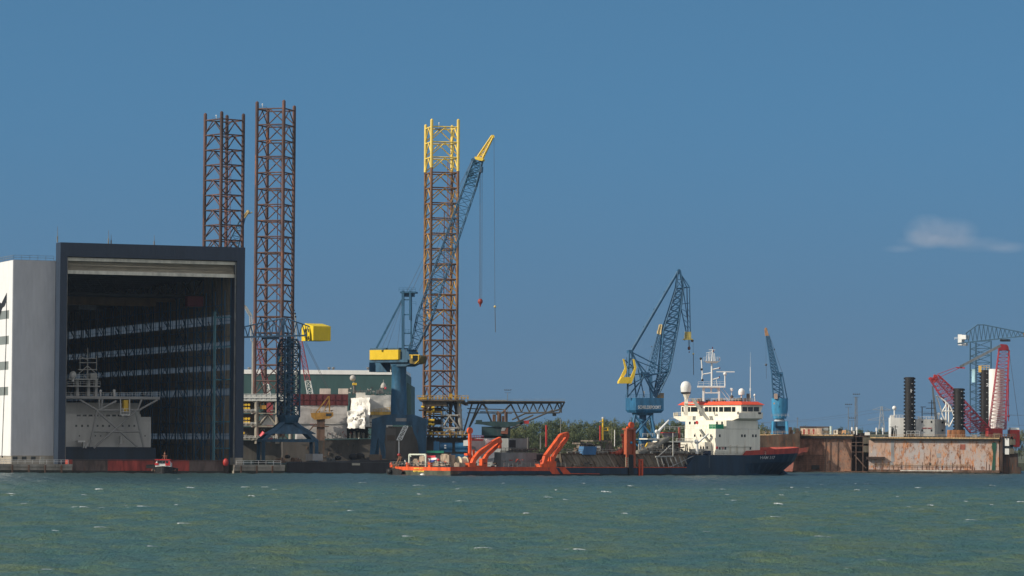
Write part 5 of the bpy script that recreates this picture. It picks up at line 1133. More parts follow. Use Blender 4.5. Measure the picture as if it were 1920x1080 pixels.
q = MB(); q.bar(sp(1313, 805, 4), sp(1329, 828, 4), .7, .6); q.build('access_ladder', MC['ladder_grey'], dr)
q = MB(); q.tube(sp(1307, 851, 2), sp(1306.5, 829, 2), .55, .45, 10); q.tube(sp(1309, 830, 2), sp(1328, 813.5, 2), .34, .26, 10); q.ball(sp(1305, 828, 2), .7); q.build('stores_crane', WHITE, dr)
q = MB(); q.pb(Sf, 1322, 1333, 845, 853, .6, 2.5); q.ball(sp(1325, 850, .5), .7); q.build('deck_winch', M('winch_navy', (.02, .03, .06)), dr)
q = MB(); q.pb(Sf, 1329, 1331, 853.6, 877, -.05, .01); q.build('hull_guard', M('guard_grey', (.08, .10, .12)), dr)

# ================================================================== DREDGER DECK CLUTTER
bits(dr, Sf, 1056, 1170, 840, 853, 60, (G2, G3, M('gear_midgrey', (.22, .21, .19), .7, .3), G2), 3, 9, 'deck_gear', .8, 4)
bits(dr, Sf, 1062, 1296, 868, 878, 44, (G2, G3, MC['gear_midgrey']), .2, 1.3, 'deck_gear', .6, 2.4)
bits(dr, Sf, 940, 1056, 862, 877, 30, (G3, MC['gear_midgrey'], G5), .4, 5, 'deck_gear', .6, 3)
bits(dr, Sf, 856, 940, 866, 877, 22, (G2, G3, G1), 1, 6, 'deck_gear', .6, 3)
bits(dr, Sf, 1196, 1290, 838, 853, 40, (G2, G3, G1, MC['gear_midgrey']), 2, 9, 'deck_gear', .8, 4)
bits(dr, Tf, 748, 842, 864, 876, 30, (G2, G3, G1, ORG), 1, 6, 'deck_gear', .6, 3.4)
q = MB(); q.fb(Sf, .2, sF1, -.04, .0, -1, .55); q.build('boot_topping', M('wet_dark', (.012, .014, .014), .3, .3, .8), dr)
q = MB()
for k in range(9): q.tube(Sf.L(sh0 + 4 + k * 9, 5, zc_ + .6), Sf.L(sh0 + 12 + k * 9, 5, zc_ + .6), .35, n=8)
q.build('deck_pipe', MC['pipe_grey'], dr)
# ================================================================== TUG
U = Fr(306, 1070, 0)
u = lambda x, y, w=0: U.on(x, y, w)
tg = thing('tug', 'small black tug with red and white wheelhouse in front of the dock gate', 'tugboat', U.L(0, 4, 0))
p = MB(); rings = []
for (t, hw_, zt_) in ((0, .25, 874), (.25, 2.2, 875), (.5, 3.4, 877), (1, 3.7, 879), (2.4, 3.7, 879), (3, 3.2, 878)):
    w = t * 4.5; zz = u(306, zt_, 0).z; zz = max(.9, zz)
    rings.append([U.L(-hw_, w, zz), U.L(-hw_ * .8, w + .3, -1), U.L(hw_ * .8, w + .3, -1), U.L(hw_, w, zz)])
p.loft(rings); p.build('hull', BLACK, tg)
p = MB(); 
for k in range(9): a = -3.5 + k * .87; p.ball(U.L(a, 1.2 + abs(a) * .4, 1.1), .42)
p.build('fender', RUSTY, tg)
p = MB(); p.pb(U, 291, 320, 868, 879, 4.5, 9); p.poly(U, [(292, 868), (294, 863), (317, 863), (319, 868)], 4.8, 8); p.build('wheelhouse', WHITE, tg)
p = MB(); p.pb(U, 290, 319, 861.2, 863, 4.2, 8.5); p.pb(U, 290, 297, 868.2, 872, 4.35, 4.5); p.pb(U, 310, 319, 865, 873, 4.35, 4.5); p.build('roof', M('tug_red', (.62, .03, .035), .5), tg)
for x in (295, 300, 305, 311): q = MB(); q.pb(U, x, x + 4, 864, 868.5, 4.3, 4.9); q.build('window', GLASS, tg)
p = MB(); p.tube(u(309, 861, 6), u(309, 847, 6), .14); p.tube(u(304, 854, 6), u(314, 855, 6), .08); p.tube(u(305, 861, 6), u(309, 850, 6), .06); p.tube(u(313, 861, 6), u(309, 850, 6), .06); p.ball(u(309, 851, 6), .3); p.build('mast', M('mast_rust', (.25, .12, .08), .6), tg)
p = MB(); p.pb(U, 274, 292, 872, 878, 9, 13); p.tube(u(276, 872, 9), u(292, 871, 9), .12); p.tube(u(296, 861, 7), u(284, 860, 7), .1); p.build('aft_bulwark', BLACK, tg)
# ================================================================== BARGE AND QUAYSIDE CLUTTER
Bg = Fr(640, 1125, 2)
bg_ = thing('flat_barge', 'long low black barge moored between the hall and the dredger', 'barge', Bg.L(0, 5, 0))
DKB = M('barge_black', (.025, .025, .03), .6, .3, .3, rust=.1, rc=(.06, .04, .03))
p = MB(); p.poly(Bg, [(537, 868), (745, 862.5), (905, 864), (905, 889), (537, 889)], 0, 22); p.build('hull', DKB, bg_)
p = MB(); p.pb(Bg, 537, 905, 866.5, 868, -.15, 0); p.build('rubbing_strip', M('strip_grey', (.06, .06, .065), .6), bg_)
p = MB(); p.pb(Bg, 660, 675, 868.5, 872.5, -.25, -.02); p.build('name_board', M('board_cream', (.45, .42, .34), .6), bg_)
rnd = random.Random(2)
def clutter(F, x0, x1, y, n, hmax, mats, w0, w1, nm, label, cat, k0=0):
    for k in range(n):
        x = x0 + (x1 - x0) * (k + .5) / n + rnd.uniform(-1, 1); w = rnd.uniform(w0, w1); q = MB(); h = hmax * rnd.uniform(.5, 1)
TY = M('tyre_black', (.015, .015, .016), .8)
for i, (x, y, r) in enumerate(((634, 858.5, 6), (663, 856, 8.5), (675, 855, 8.5), (539, 856, 5))):
    c = Bg.on(x, y, 8); k = 1150 / FOC; q = MB(); rr = r * k
    q.lathe(c - Z3 * rr * .7, [(rr * .6, 0), (rr, rr * .3), (rr, rr * .9), (rr * .55, rr * 1.3), (.2, rr * 1.35)], 16)
    o = q.build('reel', TY, None, c - Z3 * rr * .7); tagm(o, ['round black bundle on the barge deck left of the big pair', 'left one of the two big black bundles on the barge deck', 'right one of the two big black bundles on the barge deck', 'round black bundle on the quay end beside the pyramid crane'][i], 'cargo', 'black bundles on the barge')
t = thing('site_container', 'pale grey container standing behind the black barge under the ochre crane', 'container', Bg.on(590, 863, 15))
q = MB(); q.pb(Bg, 573, 586, 851, 863.5, 15, 18); q.build('body', M('cont_grey', (.26, .25, .235), .7, .2), t)
q = MB(); q.pb(Bg, 586.2, 605, 851, 863.5, 15, 18); q.build('door', M('cont_pale', (.38, .39, .40), .7, .15), t)
t = thing('site_container', 'dull brown container behind the barge between the legs of the blue portal', 'container', Bg.on(703, 863, 15))
q = MB(); q.pb(Bg, 692, 712, 852, 863, 15, 18); q.build('body', M('cont_brown', (.15, .12, .09), .7, .2), t); q = MB(); q.pb(Bg, 712.2, 716, 853, 863, 15.2, 17.8); q.build('door', RUSTY, t)
# blue machinery behind the dredger's stern
for x0, x1, y0, y1, lab in ((813, 824, 828, 846, 'narrow blue tank unit at the left of the blue machines behind the dredger'), (825, 848, 830.5, 846, 'wide blue generator with two white stickers behind the dredger stern'), (853, 877, 830, 845, 'blue generator behind the orange hose mast of the dredger'), (843, 878, 851, 866, 'low dark blue container just behind the dredger winch')):
    t = thing('machine_unit', lab, 'machinery', Bg.on((x0 + x1) / 2, 866, 4), 'blue machines behind the dredger stern'); q = MB(); c0_ = Bg.on(x0, (y0 + y1) / 2, 6); c1_ = Bg.on(x1, (y0 + y1) / 2, 6); r = (y1 - y0) / 2 * 1150 / FOC
    q.tube(c0_, c1_, r, n=20) if y0 < 850 and x0 != 813 else q.pb(Bg, x0, x1, y0, y1, 5, 8); q.pb(Bg, x0 + 1, x1 - 1, y1 - 2, y1 + 2, 4.5, 7.5); q.build('casing', BLUE, t)
    q = MB(); q.pb(Bg, x0 + 2, x0 + 5, y0 - 2, y0, 5.5, 7); q.build('exhaust', BLUED, t)
    if x0 == 825:
        for y in (834, 838.5): q = MB(); q.pb(Bg, 833, 836.5, y, y + 2.6, 4.0, 4.05); q.build('sticker', WHITE, t)
t = thing('deck_shelter', 'green-roofed shelter behind the stern frame of the dredger', 'shelter', Bg.on(816, 866, 3))
q = MB(); q.pb(Bg, 800, 832, 845, 849.5, 2, 5); q.build('roof', M('roof_green', (.02, .22, .14), .5), t); q = MB(); q.pb(Bg, 801, 831, 849.6, 866, 2.4, 4.8); q.build('wall', M('shelter_dark', (.07, .07, .07), .7), t)
t = thing('deck_shelter', 'grey portable cabin standing between the blue portal legs', 'cabin', Bg.on(745, 866, 12)); q = MB(); q.pb(Bg, 723, 742, 803, 862, 16, 22); q.build('wall', M('cabin_grey', (.10, .09, .08), .7, .2), t); q = MB(); q.pb(Bg, 726, 741, 816, 826, 15.9, 16); q.build('opening', M('opening_brown', (.07, .05, .035), .7), t)
t = thing('gangway_truss', 'white lattice gangway leaning under the blue portal beam', 'gangway', Bg.on(745, 866, 10)); q = MB()
lattice(q, Bg.sec((744, 825), (753, 825), 9, .5), Bg.sec((757, 799), (765, 799), 9, .5), 4, .16, .1, 'Z'); q.bar(Bg.on(748, 825, 9), Bg.on(748, 866, 9), .3); q.build('truss', WHITE, t)
# dark crane with exhaust stacks behind the dredger
X = Fr(935, 1155, 0)
t = thing('floating_crane', 'dark teal floating crane with rusty exhaust pipes and a red boom tip', 'crane', X.L(0, 4, 0))
TEAL = M('teal_dark', (.022, .055, .06), .6, .2, .5, rust=.08)
p = MB(); p.poly(X, [(889, 795), (893, 791), (930, 790), (978, 792), (965, 799), (950, 801), (925, 800), (905, 796)], 0, 5); p.build('platform', TEAL, t)
p = MB(); p.pb(X, 903, 957, 800, 817, .5, 6); p.pb(X, 892, 904, 787.5, 791, 1, 4); p.pb(X, 958, 980, 791, 795, 1.5, 3.5); p.build('machinery_deck', TEAL, t)
p = MB(); p.poly(X, [(941, 803), (953, 802), (952, 814), (939, 813)], -.4, .4); p.build('cab', M('cab_redbrown', (.22, .08, .05), .6), t)
p = MB(); p.poly(X, [(941, 802), (949, 802), (946, 808), (940, 808)], -.5, -.41); p.build('cab_window', M('cabglass_grey', (.3, .3, .3), .3), t)
p = MB(); p.bar(X.on(905, 818, 2), X.on(905, 866, 2), 1.0); p.bar(X.on(953, 818, 2), X.on(953, 866, 2), 1.0); p.pb(X, 908, 950, 817, 866, 2, 6); p.build('pedestal', TEAL, t)
p = MB(); p.bar(X.on(975, 793, 2), X.on(982, 791, 2), 1.0); p.build('boom', TEAL, t)
p = MB(); p.pb(X, 980, 992, 788.5, 794.5, 1.6, 2.6); p.build('boom_tip', RED, t)
for x, y, r, b in ((925, 777, .3, 0), (928, 777, .3, 0), (936, 775.5, .75, 1), (943, 780, .4, 0), (948.5, 772, .55, 1)):
    q = MB(); q.tube(X.on(x, 792, 2), X.on(x, y, 2), r, n=10)
    if b: q.tube(X.on(x, y, 2), X.on(x - 5, y - 1.5, 2), r * .9, n=10)
    q.build('exhaust_pipe', RUSTY, t)
p = MB(); p.fb(X, -12, 14, -3, 9, -1, 2.4); p.build('pontoon', DKB, t)
# ================================================================== TREES
def tree_mesh(seed, h=19, w=13):
    rnd = random.Random(seed); tr = MB(); cr = MB()
    tr.tube((0, 0, -.5), (rnd.uniform(-.4, .4), 0, h * .45), .42, .28, 8)
    for k in range(7):
        a = rnd.uniform(0, 6.28); z = h * rnd.uniform(.2, .5); tr.tube((0, 0, z), (math.cos(a) * w * .3, math.sin(a) * w * .3, z + h * rnd.uniform(.2, .4)), .18, .06, 6)
    clumps = []
    for k in range(46):
        a = rnd.uniform(0, 6.28); f = rnd.random(); z = h * (.10 + .84 * f); rad = w * .5 * math.sqrt(max(.12, 1 - ((f - .42) / .60) ** 2)) * rnd.uniform(.3, 1)
        clumps.append((math.cos(a) * rad, math.sin(a) * rad, z, rnd.uniform(1.2, 2.5)))
    V = []; Fc = []
    for cx_, cy_, cz_, r in clumps:
        for j in range(48):
            d = Vector((rnd.gauss(0, 1), rnd.gauss(0, 1), rnd.gauss(0, .8))).normalized() * r * rnd.uniform(.55, 1.05); c = Vector((cx_, cy_, cz_)) + d
            n = (d.normalized() + Vector((rnd.uniform(-.6, .6), rnd.uniform(-.6, .6), rnd.uniform(-.3, .8)))).normalized(); x = n.orthogonal().normalized(); y = n.cross(x); s_ = rnd.uniform(.22, .5)
            i = len(V); V += [c - x * s_, c - y * s_ * .7, c + x * s_, c + y * s_ * .7]; Fc.append((i, i + 1, i + 2, i + 3))
    cr.add(V, Fc); return tr, cr
BARK = M('bark', (.07, .055, .04), .9)
def leafmat(name, c, c2):
    return M(name, c, .7, .3, .12, c2=c2, streak=1, spec=.2)
LF = [leafmat('foliage_olive', (.105, .125, .055), (.05, .068, .034)), leafmat('foliage_green', (.085, .112, .05), (.042, .060, .032)), leafmat('foliage_yellowgreen', (.135, .145, .055), (.075, .09, .04))]
protos = []
DT = 1900; rnd = random.Random(33)
def put_tree(px, D, ytop, wpx, k, label=None, cat='tree', group='trees in the wood behind the shipyard'):
    h0 = 19; top = W(px, ytop, D); h = top.z - QZ; sx = wpx * D / FOC / 13
    if len(protos) <= k:
        tr, cr = tree_mesh(50 + k); r = thing('broadleaf_tree', 'leafy green tree in the distant wood behind the shipyard', 'tree', (0, 0, 0), group)
        tr.build('trunk', BARK, r); cr.build('crown', LF[k % 3], r); protos.append(r); r.location = (top.x, D, QZ); r.scale = (sx, sx, h / h0); r.rotation_euler = (0, 0, rnd.uniform(0, 6))
    else: r = dup(protos[k], (top.x, D, QZ), None, rnd.uniform(0, 6), (sx, sx, h / h0))
    if label: r['label'] = label
    return r
prof = [(955, 802), (968, 795), (980, 788), (996, 786), (1012, 790), (1030, 785), (1047, 783), (1066, 786), (1082, 784), (1100, 790), (1118, 788), (1136, 784), (1152, 783), (1170, 789), (1186, 784), (1205, 786), (1222, 789), (1240, 786), (1256, 786), (1275, 790), (1350, 792), (1418, 797), (1432, 793), (1446, 796), (1492, 801), (1506, 797), (1574, 801), (1586, 803), (1600, 799), (1614, 803), (1630, 806)]
kk = 0
for i, (x, y) in enumerate(prof):
    put_tree(x, DT + rnd.uniform(-15, 15), y, 31 if x < 1440 else 24, kk % 5); kk += 1
for i, (x, y) in enumerate(prof[:21]): put_tree(x + 8, DT - 45 + rnd.uniform(-10, 10), y + 5 + rnd.uniform(-3, 3), 30, kk % 5); kk += 1
for x in range(960, 1290, 19): put_tree(x + rnd.uniform(-4, 4), DT - 90, 806 + rnd.uniform(-5, 4), 27, kk % 5); kk += 1
for x, y, w_ in ((1004, 828, 20), (1066, 829, 24), (1090, 832, 18), (1045, 833, 22), (985, 833, 20), (1110, 834, 22)): put_tree(x, DT - 300, y, w_, kk % 5); kk += 1
for x, y in ((1650, 800), (1665, 803), (1700, 800), (1640, 806), (1718, 806), (1905, 806), (1915, 800), (1895, 812)): put_tree(x, 2000, y + 4, 18, kk % 5); kk += 1
bk = MB(); rnd = random.Random(8); V = []; Fc = []
for i in range(26000):
    x = rnd.uniform(940, 1640); D = DT + rnd.uniform(-60, 60); yb = 812 if x < 1300 else 818; P = W(x, 840, D); z = QZ + rnd.random() * (W(x, yb, D).z - QZ); s_ = rnd.uniform(.3, .8)
    n = Vector((rnd.gauss(0, 1), rnd.gauss(0, 1), rnd.gauss(0, 1))).normalized(); a = n.orthogonal().normalized(); b = n.cross(a); c = Vector((P.x, D, z)); j = len(V); V += [c - a * s_, c - b * s_, c + a * s_, c + b * s_]; Fc.append((j, j + 1, j + 2, j + 3))
bk.add(V, Fc); o = bk.build('undergrowth', LF[1], None, (40, DT, QZ)); o['kind'] = 'stuff'; o['label'] = 'dense green undergrowth below the distant trees'; o['category'] = 'undergrowth'
# ================================================================== LEVEL-LUFFING CRANE WITH LETTERS
L1 = Fr(1215, 1290, 10)
lp = lambda x, y, w=0: L1.on(x, y, w)
lc = thing('luffing_crane', 'tall blue level-luffing crane lettered on its house with yellow counterweight', 'crane', L1.L(0, 5, QZ))
LB = M('luff_blue', (.03, .115, .22), .5, .2, .5, rust=.08)
hs_ = [(0, 0), (3.8, -2.5)]
a0 = lp(1192, 760, 0); zt_ = lp(1215, 746, 0).z; zb1 = lp(1215, 769, 0).z; zb2 = lp(1215, 774, 0).z
q0 = lp(1173, 760, 5.5); q1 = a0; q2 = lp(1244.5, 760, 0); q3 = q2 + L1.v * 9; q4 = q1 + L1.v * 9; 
ring = [Vector((v.x, v.y, 0)) for v in (q0, q1, q2, q3, q4)]
cen = sum(ring, Vector()) / 5
p = MB(); p.loft([[v.lerp(cen, .12) + Z3 * zb2 for v in ring], [v + Z3 * zb1 for v in ring], [v + Z3 * zt_ for v in ring]]); p.build('machine_house', BLUE, lc)
text('SCHELDEPOORT', L1, 1218, 763.5, 43, 6.2, 0, M('lettering_grey', (.55, .58, .6), .5), lc)
p = MB(); p.rail([Vector((v.x, v.y, zt_)) for v in ring[:3]], 1.2, 1.3, .09); p.build('railing', LB, lc)
p = MB(); c = cen + Z3 * 0; p.lathe(cen + Z3 * lp(1215, 779, 4).z, [(3.6, 0), (4.0, .5), (4.0, 1.0)], 24); p.build('slewing_ring', BLUED, lc)
p = MB(); p.lathe(cen + Z3 * QZ, [(1.7, 0), (1.3, lp(1215, 779, 4).z - QZ)], 16)
zt2 = lp(1215, 779, 4).z; lattice(p, [cen + Vector((sx * 6.5, sy * 6.5, QZ)) for sx, sy in ((-1, -1), (1, -1), (1, 1), (-1, 1))], [cen + Vector((sx * 3.0, sy * 3.0, zt2)) for sx, sy in ((-1, -1), (1, -1), (1, 1), (-1, 1))], 2, .5, .3, 'X', ends=(True, False)); p.build('tower', BLUE, lc)
p = MB()
for w in (2, 6):
    base = [(1175, 745), (1235, 745)]
    for a, b, r in (((1176, 745), (1180, 660), .35), ((1193, 745), (1184, 660), .3), ((1184, 660), (1229, 745), .35), ((1184, 660), (1254, 696), .25), ((1176, 745), (1211, 703), .28), ((1211, 703), (1232, 740), .3), ((1193, 745), (1206, 706), .25), ((1206, 706), (1254, 696), .35), ((1180, 703), (1216, 700), .25), ((1177, 725), (1208, 707), .2), ((1208, 745), (1196, 690), .2), ((1190, 672), (1213, 700), .25), ((1220, 745), (1215, 705), .2), ((1216, 720), (1250, 704), .25), ((1227, 740), (1245, 700), .25), ((1182, 672), (1240, 695), .2), ((1177, 690), (1182, 672), .3)):
        p.tube(lp(*a, w), lp(*b, w), r, n=6)
for x, y in ((1184, 660), (1211, 703), (1229, 742), (1177, 725)): p.tube(lp(x, y, 2), lp(x, y, 6), .25)
p.pb(L1, 1205, 1218, 698, 708, 2, 6); p.pb(L1, 1179, 1187, 656, 662, 2.2, 5.8); p.build('a_frame', LB, lc)
# main boom
p = MB()
s0_ = L1.sec((1227, 742), (1233, 740), 4, 2.0); s1_ = L1.sec((1236, 698), (1254, 696), 4, 2.2); s2_ = L1.sec((1243, 618), (1271, 610), 4, 1.5); s3_ = L1.sec((1267, 541), (1281, 539), 4, 1.0); s4_ = L1.sec((1271, 508), (1275, 508), 4, .6)
lattice(p, s0_, s1_, 3, .26, .13, 'X'); lattice(p, s1_, s2_, 6, .26, .13, 'X', ends=(True, False)); lattice(p, s2_, s3_, 6, .26, .13, 'X', ends=(True, False)); lattice(p, s3_, s4_, 2, .24, .12, 'Z'); p.build('boom', LB, lc)
p = MB(); p.tube(lp(1184, 658, 4), lp(1271, 509, 4), .62, .55, 12)
for f in (.3, .52, .74): c = lerp(lp(1184, 658, 4), lp(1271, 509, 4), f); p.obox(c - Vector((.9, .4, 0)), (1.0, 0, 0), (0, .8, 0), (0, 0, .25))
c = lp(1272.5, 508, 4); p.tube(c - L1.v * .8, c + L1.v * .8, .65, n=14); p.build('tie_boom', LB, lc)
p = MB()
for w in (3.3, 4.7):
    p.tube(lp(1273, 509, w), lp(1292.5, 538, w), .2); p.tube(lp(1292.5, 538, w), lp(1294.5, 624, w), .2); p.tube(lp(1275, 512, w), lp(1288, 539, w), .18); p.tube(lp(1288, 539, w), lp(1290, 624, w), .2); p.tube(lp(1276, 574, w), lp(1287, 624, w), .2); p.tube(lp(1281, 541, w), lp(1289, 600, w), .15); p.tube(lp(1270, 541, w), lp(1293, 538, w), .25); p.tube(lp(1278, 570, w), lp(1294, 568, w), .12)
    for y in range(580, 620, 10): p.tube(lp(1278 + (y - 575) * .2, y, w), lp(1290, y + 6, w), .1); p.tube(lp(1290, y, w), lp(1294, y + 6, w), .08)
p.build('fly_jib', LB, lc)
p = MB(); p.pb(L1, 1286, 1296, 622, 636, 3, 5); p.pb(L1, 1283, 1299, 635, 637, 2.6, 5.4); p.rail([lp(1283, 635, 2.6), lp(1289, 635, 2.6)], 1.4, .8, .1); p.build('jib_head', M('head_yellow', (.55, .45, .14), .6, .3, .8, rust=.2), lc)
p = MB(); c = lp(1298, 639, 4); p.tube(c - L1.v * .3, c + L1.v * .3, .5, n=14); c = lp(1284, 637, 4); p.tube(c - L1.v * .2, c + L1.v * .2, .25, n=10); p.build('sheave', RUSTY, lc)
p = MB(); p.tube(lp(1291, 637, 4), lp(1291.5, 650, 4), .1, n=4); p.tube(lp(1293.5, 637, 4), lp(1293, 650, 4), .1, n=4); p.tube(lp(1299.5, 640, 4), lp(1300, 662, 4), .05, n=4); p.tube(lp(1300, 664, 4), lp(1300.5, 703, 4), .13, n=5); p.build('hoist_cables', CABLE, lc)
p = MB(); p.ball(lp(1292, 653, 4), .55, sz=1.3); p.ball(lp(1292.3, 660, 4), .25); p.build('hook_block', M('hook_brown', (.12, .05, .04), .6), lc)
p = MB(); p.ball(lp(1300, 663.5, 4), .35); p.build('headache_ball', MC['ball_yellow'], lc)
p = MB()
for (pts, w) in (([(1168, 673), (1170.5, 673), (1175.5, 690), (1174, 700), (1167, 710), (1162, 710), (1172, 690)], 2.2), ([(1187, 673), (1190, 674), (1193.5, 689), (1190, 704), (1184, 719.5), (1178, 719), (1184, 704), (1190, 690)], -.2)): p.poly(L1, pts, w, w + .9)
p.poly(L1, [(1166, 707), (1182, 707), (1180, 719), (1160.5, 719), (1161, 715)], -.2, 3.0); p.build('counterweight', M('cw_yellow', (.80, .56, .05), .5, .1, .4), lc)
p = MB(); p.bar(lp(1171, 675, 2.5), lp(1190, 690, 4), .3); p.pb(L1, 1176, 1187, 687, 690, 1, 4); p.bar(lp(1175, 670, 2.5), lp(1175, 710, 2.5), .2); p.build('counterweight_link', LB, lc)
p = MB(); p.pb(L1, 1232, 1245, 737, 746, 2, 5); p.build('cab', M('cab_brown_yellow', (.25, .16, .06), .5, .3), lc)
p = MB(); p.pb(L1, 1206.5, 1208.5, 733, 745, 2, 3); p.build('lamp_box', CREAM, lc)
# lattice boom behind
Y1 = Fr(1225, 1360, 0); t = thing('lattice_boom', 'narrow blue lattice boom with a yellow tip behind the lettered crane', 'crane', Y1.L(0, 0, QZ))
q = MB(); lattice(q, Y1.sec((1214, 700), (1226, 703), 0, 1), Y1.sec((1233, 626), (1239, 627), 0, .8), 10, .2, .12, 'X'); q.bar(Y1.on(1220, 701), Y1.L(0, 0, QZ), 1.2); q.build('boom', LB, t)
q = MB(); lattice(q, Y1.sec((1233, 626), (1239, 627), 0, .8), Y1.sec((1237, 609), (1241, 609), 0, .5), 3, .3, .2, 'Z'); q.pb(Y1, 1232, 1239, 620, 626, -.7, .7); q.build('boom_head', M('head_cream', (.6, .48, .25), .6, .3, 1, rust=.3), t)
q = MB(); q.tube(Y1.on(1234, 625), Y1.on(1209, 698), .05); q.ball(Y1.on(1222, 650), .25); q.build('pendant', CABLE, t)
# ================================================================== SMALL BRIGHT BLUE CRANE
E = Fr(1462, 1420, 0); ep = lambda x, y, w=0: E.on(x, y, w)
t = thing('portal_crane', 'small bright blue portal crane with a rusty-tipped boom right of the wheelhouse', 'crane', E.L(0, 4, QZ))
q = MB(); c = ep(1462, 768, 4); r = 15.5 * 1420 / FOC; zA_ = ep(1462, 785, 4).z; zB_ = ep(1462, 767, 4).z; zC_ = ep(1462, 747, 4).z; c0_ = Vector((c.x, c.y, 0)); q.lathe(c0_, [(r * .8, zA_), (r, zB_), (r, zC_)], 8); q.build('machine_house', BLUEL, t)
q = MB(); q.lathe(c0_ + Z3 * ep(1462, 791, 4).z, [(r * .8, 0), (r * .55, 1.0), (r * .5, 1.4)], 16); q.rail([ep(1446, 782, 0), ep(1479, 782, 0)], 1.2, 1.4, .1); q.build('slewing_ring', M('ring_palegrey', (.38, .42, .46), .6, .2), t)
zL = ep(1462, 790, 4).z
for sx, sy in ((-1, -1), (1, -1), (1, 1), (-1, 1)): q = MB(); q.bar(c0_ + Vector((sx * r * .75, sy * 3, zL)), c0_ + Vector((sx * r * 1.05, sy * 3.4, QZ)), 1.0); q.build('leg', BLUEL, t)
q = MB(); q.obox(c0_ + Vector((-r * .8, -3, zL - 2)), (r * 1.6, 0, 0), (0, 6, 0), (0, 0, 2)); q.obox(c0_ + Vector((-r * .5, -1, zL - 6)), (r, 0, 0), (0, 3, 0), (0, 0, 4)); q.build('portal_beam', BLUED, t)
q = MB(); lattice(q, E.sec((1450, 748), (1470, 748), 4, 1.5), E.sec((1447, 700), (1464, 706), 4, 1.2), 5, .22, .12, 'X'); lattice(q, E.sec((1447, 700), (1462, 706), 4, 1.2), E.sec((1436.5, 630), (1441.5, 630), 4, .7), 11, .2, .13, 'X'); q.build('boom', LB, t)
q = MB(); q.poly(E, [(1435, 630), (1433.5, 617), (1435, 614), (1438, 615), (1440, 624), (1442, 630)], 3.3, 4.7); q.build('boom_head', M('head_rust', (.45, .25, .13), .7, .4, 1.5, rust=.3), t)
q = MB()
for w in (3, 5): q.tube(ep(1467, 702, w), ep(1476, 748, w), .25); q.tube(ep(1463, 704, w), ep(1460, 748, w), .25); q.tube(ep(1458, 700, w), ep(1468, 702, w), .3)
q.pb(E, 1457, 1468, 698, 706, 3, 5); q.build('a_frame', LB, t)
q = MB(); q.tube(ep(1441, 625, 4), ep(1467, 699, 4), .06); q.tube(ep(1445, 637, 4), ep(1456, 700, 4), .05); q.tube(ep(1436, 622, 4), ep(1436.3, 682, 4), .04); q.ball(ep(1436.3, 684, 4), .5); q.tube(ep(1436.5, 685, 4), ep(1437, 710, 4), .06); q.ball(ep(1452, 655, 4), .3); q.build('cables', CABLE, t)
q = MB(); q.pb(E, 1450, 1453, 755, 758, -.1, 0); q.pb(E, 1452, 1458, 738, 748, .5, 3); q.build('cab', M('cab_tan', (.45, .33, .27), .6, .3, 1), t)
# ================================================================== FLOATING DOCK (left part)
DR = None
def dockmat(name, cols, ks=1.0):
    mt = bpy.data.materials.new(name); mt.use_nodes = True; nt = mt.node_tree; N = nt.nodes; L = nt.links; b = N['Principled BSDF']; b.inputs['Roughness'].default_value = .8; b.inputs['Specular IOR Level'].default_value = .3
    t = N.new('ShaderNodeTexCoord')
    def no(sc, vec, loc, det=8, ro=.7):
        mp = N.new('ShaderNodeMapping'); mp.inputs['Scale'].default_value = vec; mp.inputs['Location'].default_value = loc; L.new(t.outputs['Object'], mp.inputs[0]); n = N.new('ShaderNodeTexNoise'); n.inputs['Scale'].default_value = sc * ks; n.inputs['Detail'].default_value = det; n.inputs['Roughness'].default_value = ro; L.new(mp.outputs[0], n.inputs['Vector']); return n.outputs[0]
    def mix(fac, a, bcol, lo, hi):
        r = N.new('ShaderNodeMapRange'); r.inputs[1].default_value = lo; r.inputs[2].default_value = hi; L.new(fac, r.inputs[0]); m_ = N.new('ShaderNodeMix'); m_.data_type = 'RGBA'; L.new(r.outputs[0], m_.inputs[0])
        if isinstance(a, tuple): m_.inputs[6].default_value = (*a, 1)
        else: L.new(a, m_.inputs[6])
        m_.inputs[7].default_value = (*bcol, 1); return m_.outputs[2]
    c = mix(no(.10, (1, 1, .7), (0, 0, 0)), cols[0], cols[1], .42, .58)
    c = mix(no(.30, (1.2, 1, .45), (31, 7, 4), 10, .8), c, cols[2], .52, .60)
    c = mix(no(.35, (1, 1, .5), (9, 2, 1), 10, .8), c, cols[3], .53, .60)
    c = mix(no(.9, (1.3, 1, .12), (3, 2, 14)), c, cols[4], .58, .66)
    c = mix(no(.6, (1, 1, .9), (55, 3, 40), 10, .8), c, cols[5], .60, .66)
    L.new(c, b.inputs['Base Color']); return mt
DR = dockmat('dark_patchy_rust', ((.34, .20, .14), (.22, .15, .12), (.38, .16, .08), (.15, .09, .07), (.07, .05, .04), (.60, .52, .44)), 3.2)
Q = Fr(1520, 1300, -3); qp = lambda x, y, w=0: Q.on(x, y, w)
dk = thing('floating_dock', 'dark rusty floating dock wall behind the bow of the dredger', 'floating dock', Q.L(0, 8, 0))
p = MB(); p.pb(Q, 1420, 1492, 822, 884, 0, 12); p.build('side_wall', DR, dk); p = MB(); p.pb(Q, 1545, 1597, 822, 884, 0, 12); p.build('side_wall', DR, dk)
p = MB(); p.pb(Q, 1492.1, 1544.9, 822, 884, .1, 12); p.build('side_wall', M('dock_brick', (.24, .12, .08), .85, .4, .5, rust=.35, rc=(.12, .06, .04), streak=.5), dk)
p = MB(); p.pb(Q, 1420, 1600, 817, 822, -1.0, 12); p.build('shade_band', BLACK, dk)  # black band painting in the shadow below the overhanging deck edge
p = MB(); p.pb(Q, 1420, 1600, 814.5, 816.9, -1.1, 11); p.build('deck_edge', M('edge_tan', (.55, .38, .2), .7, .3, 1.5, rust=.3), dk)
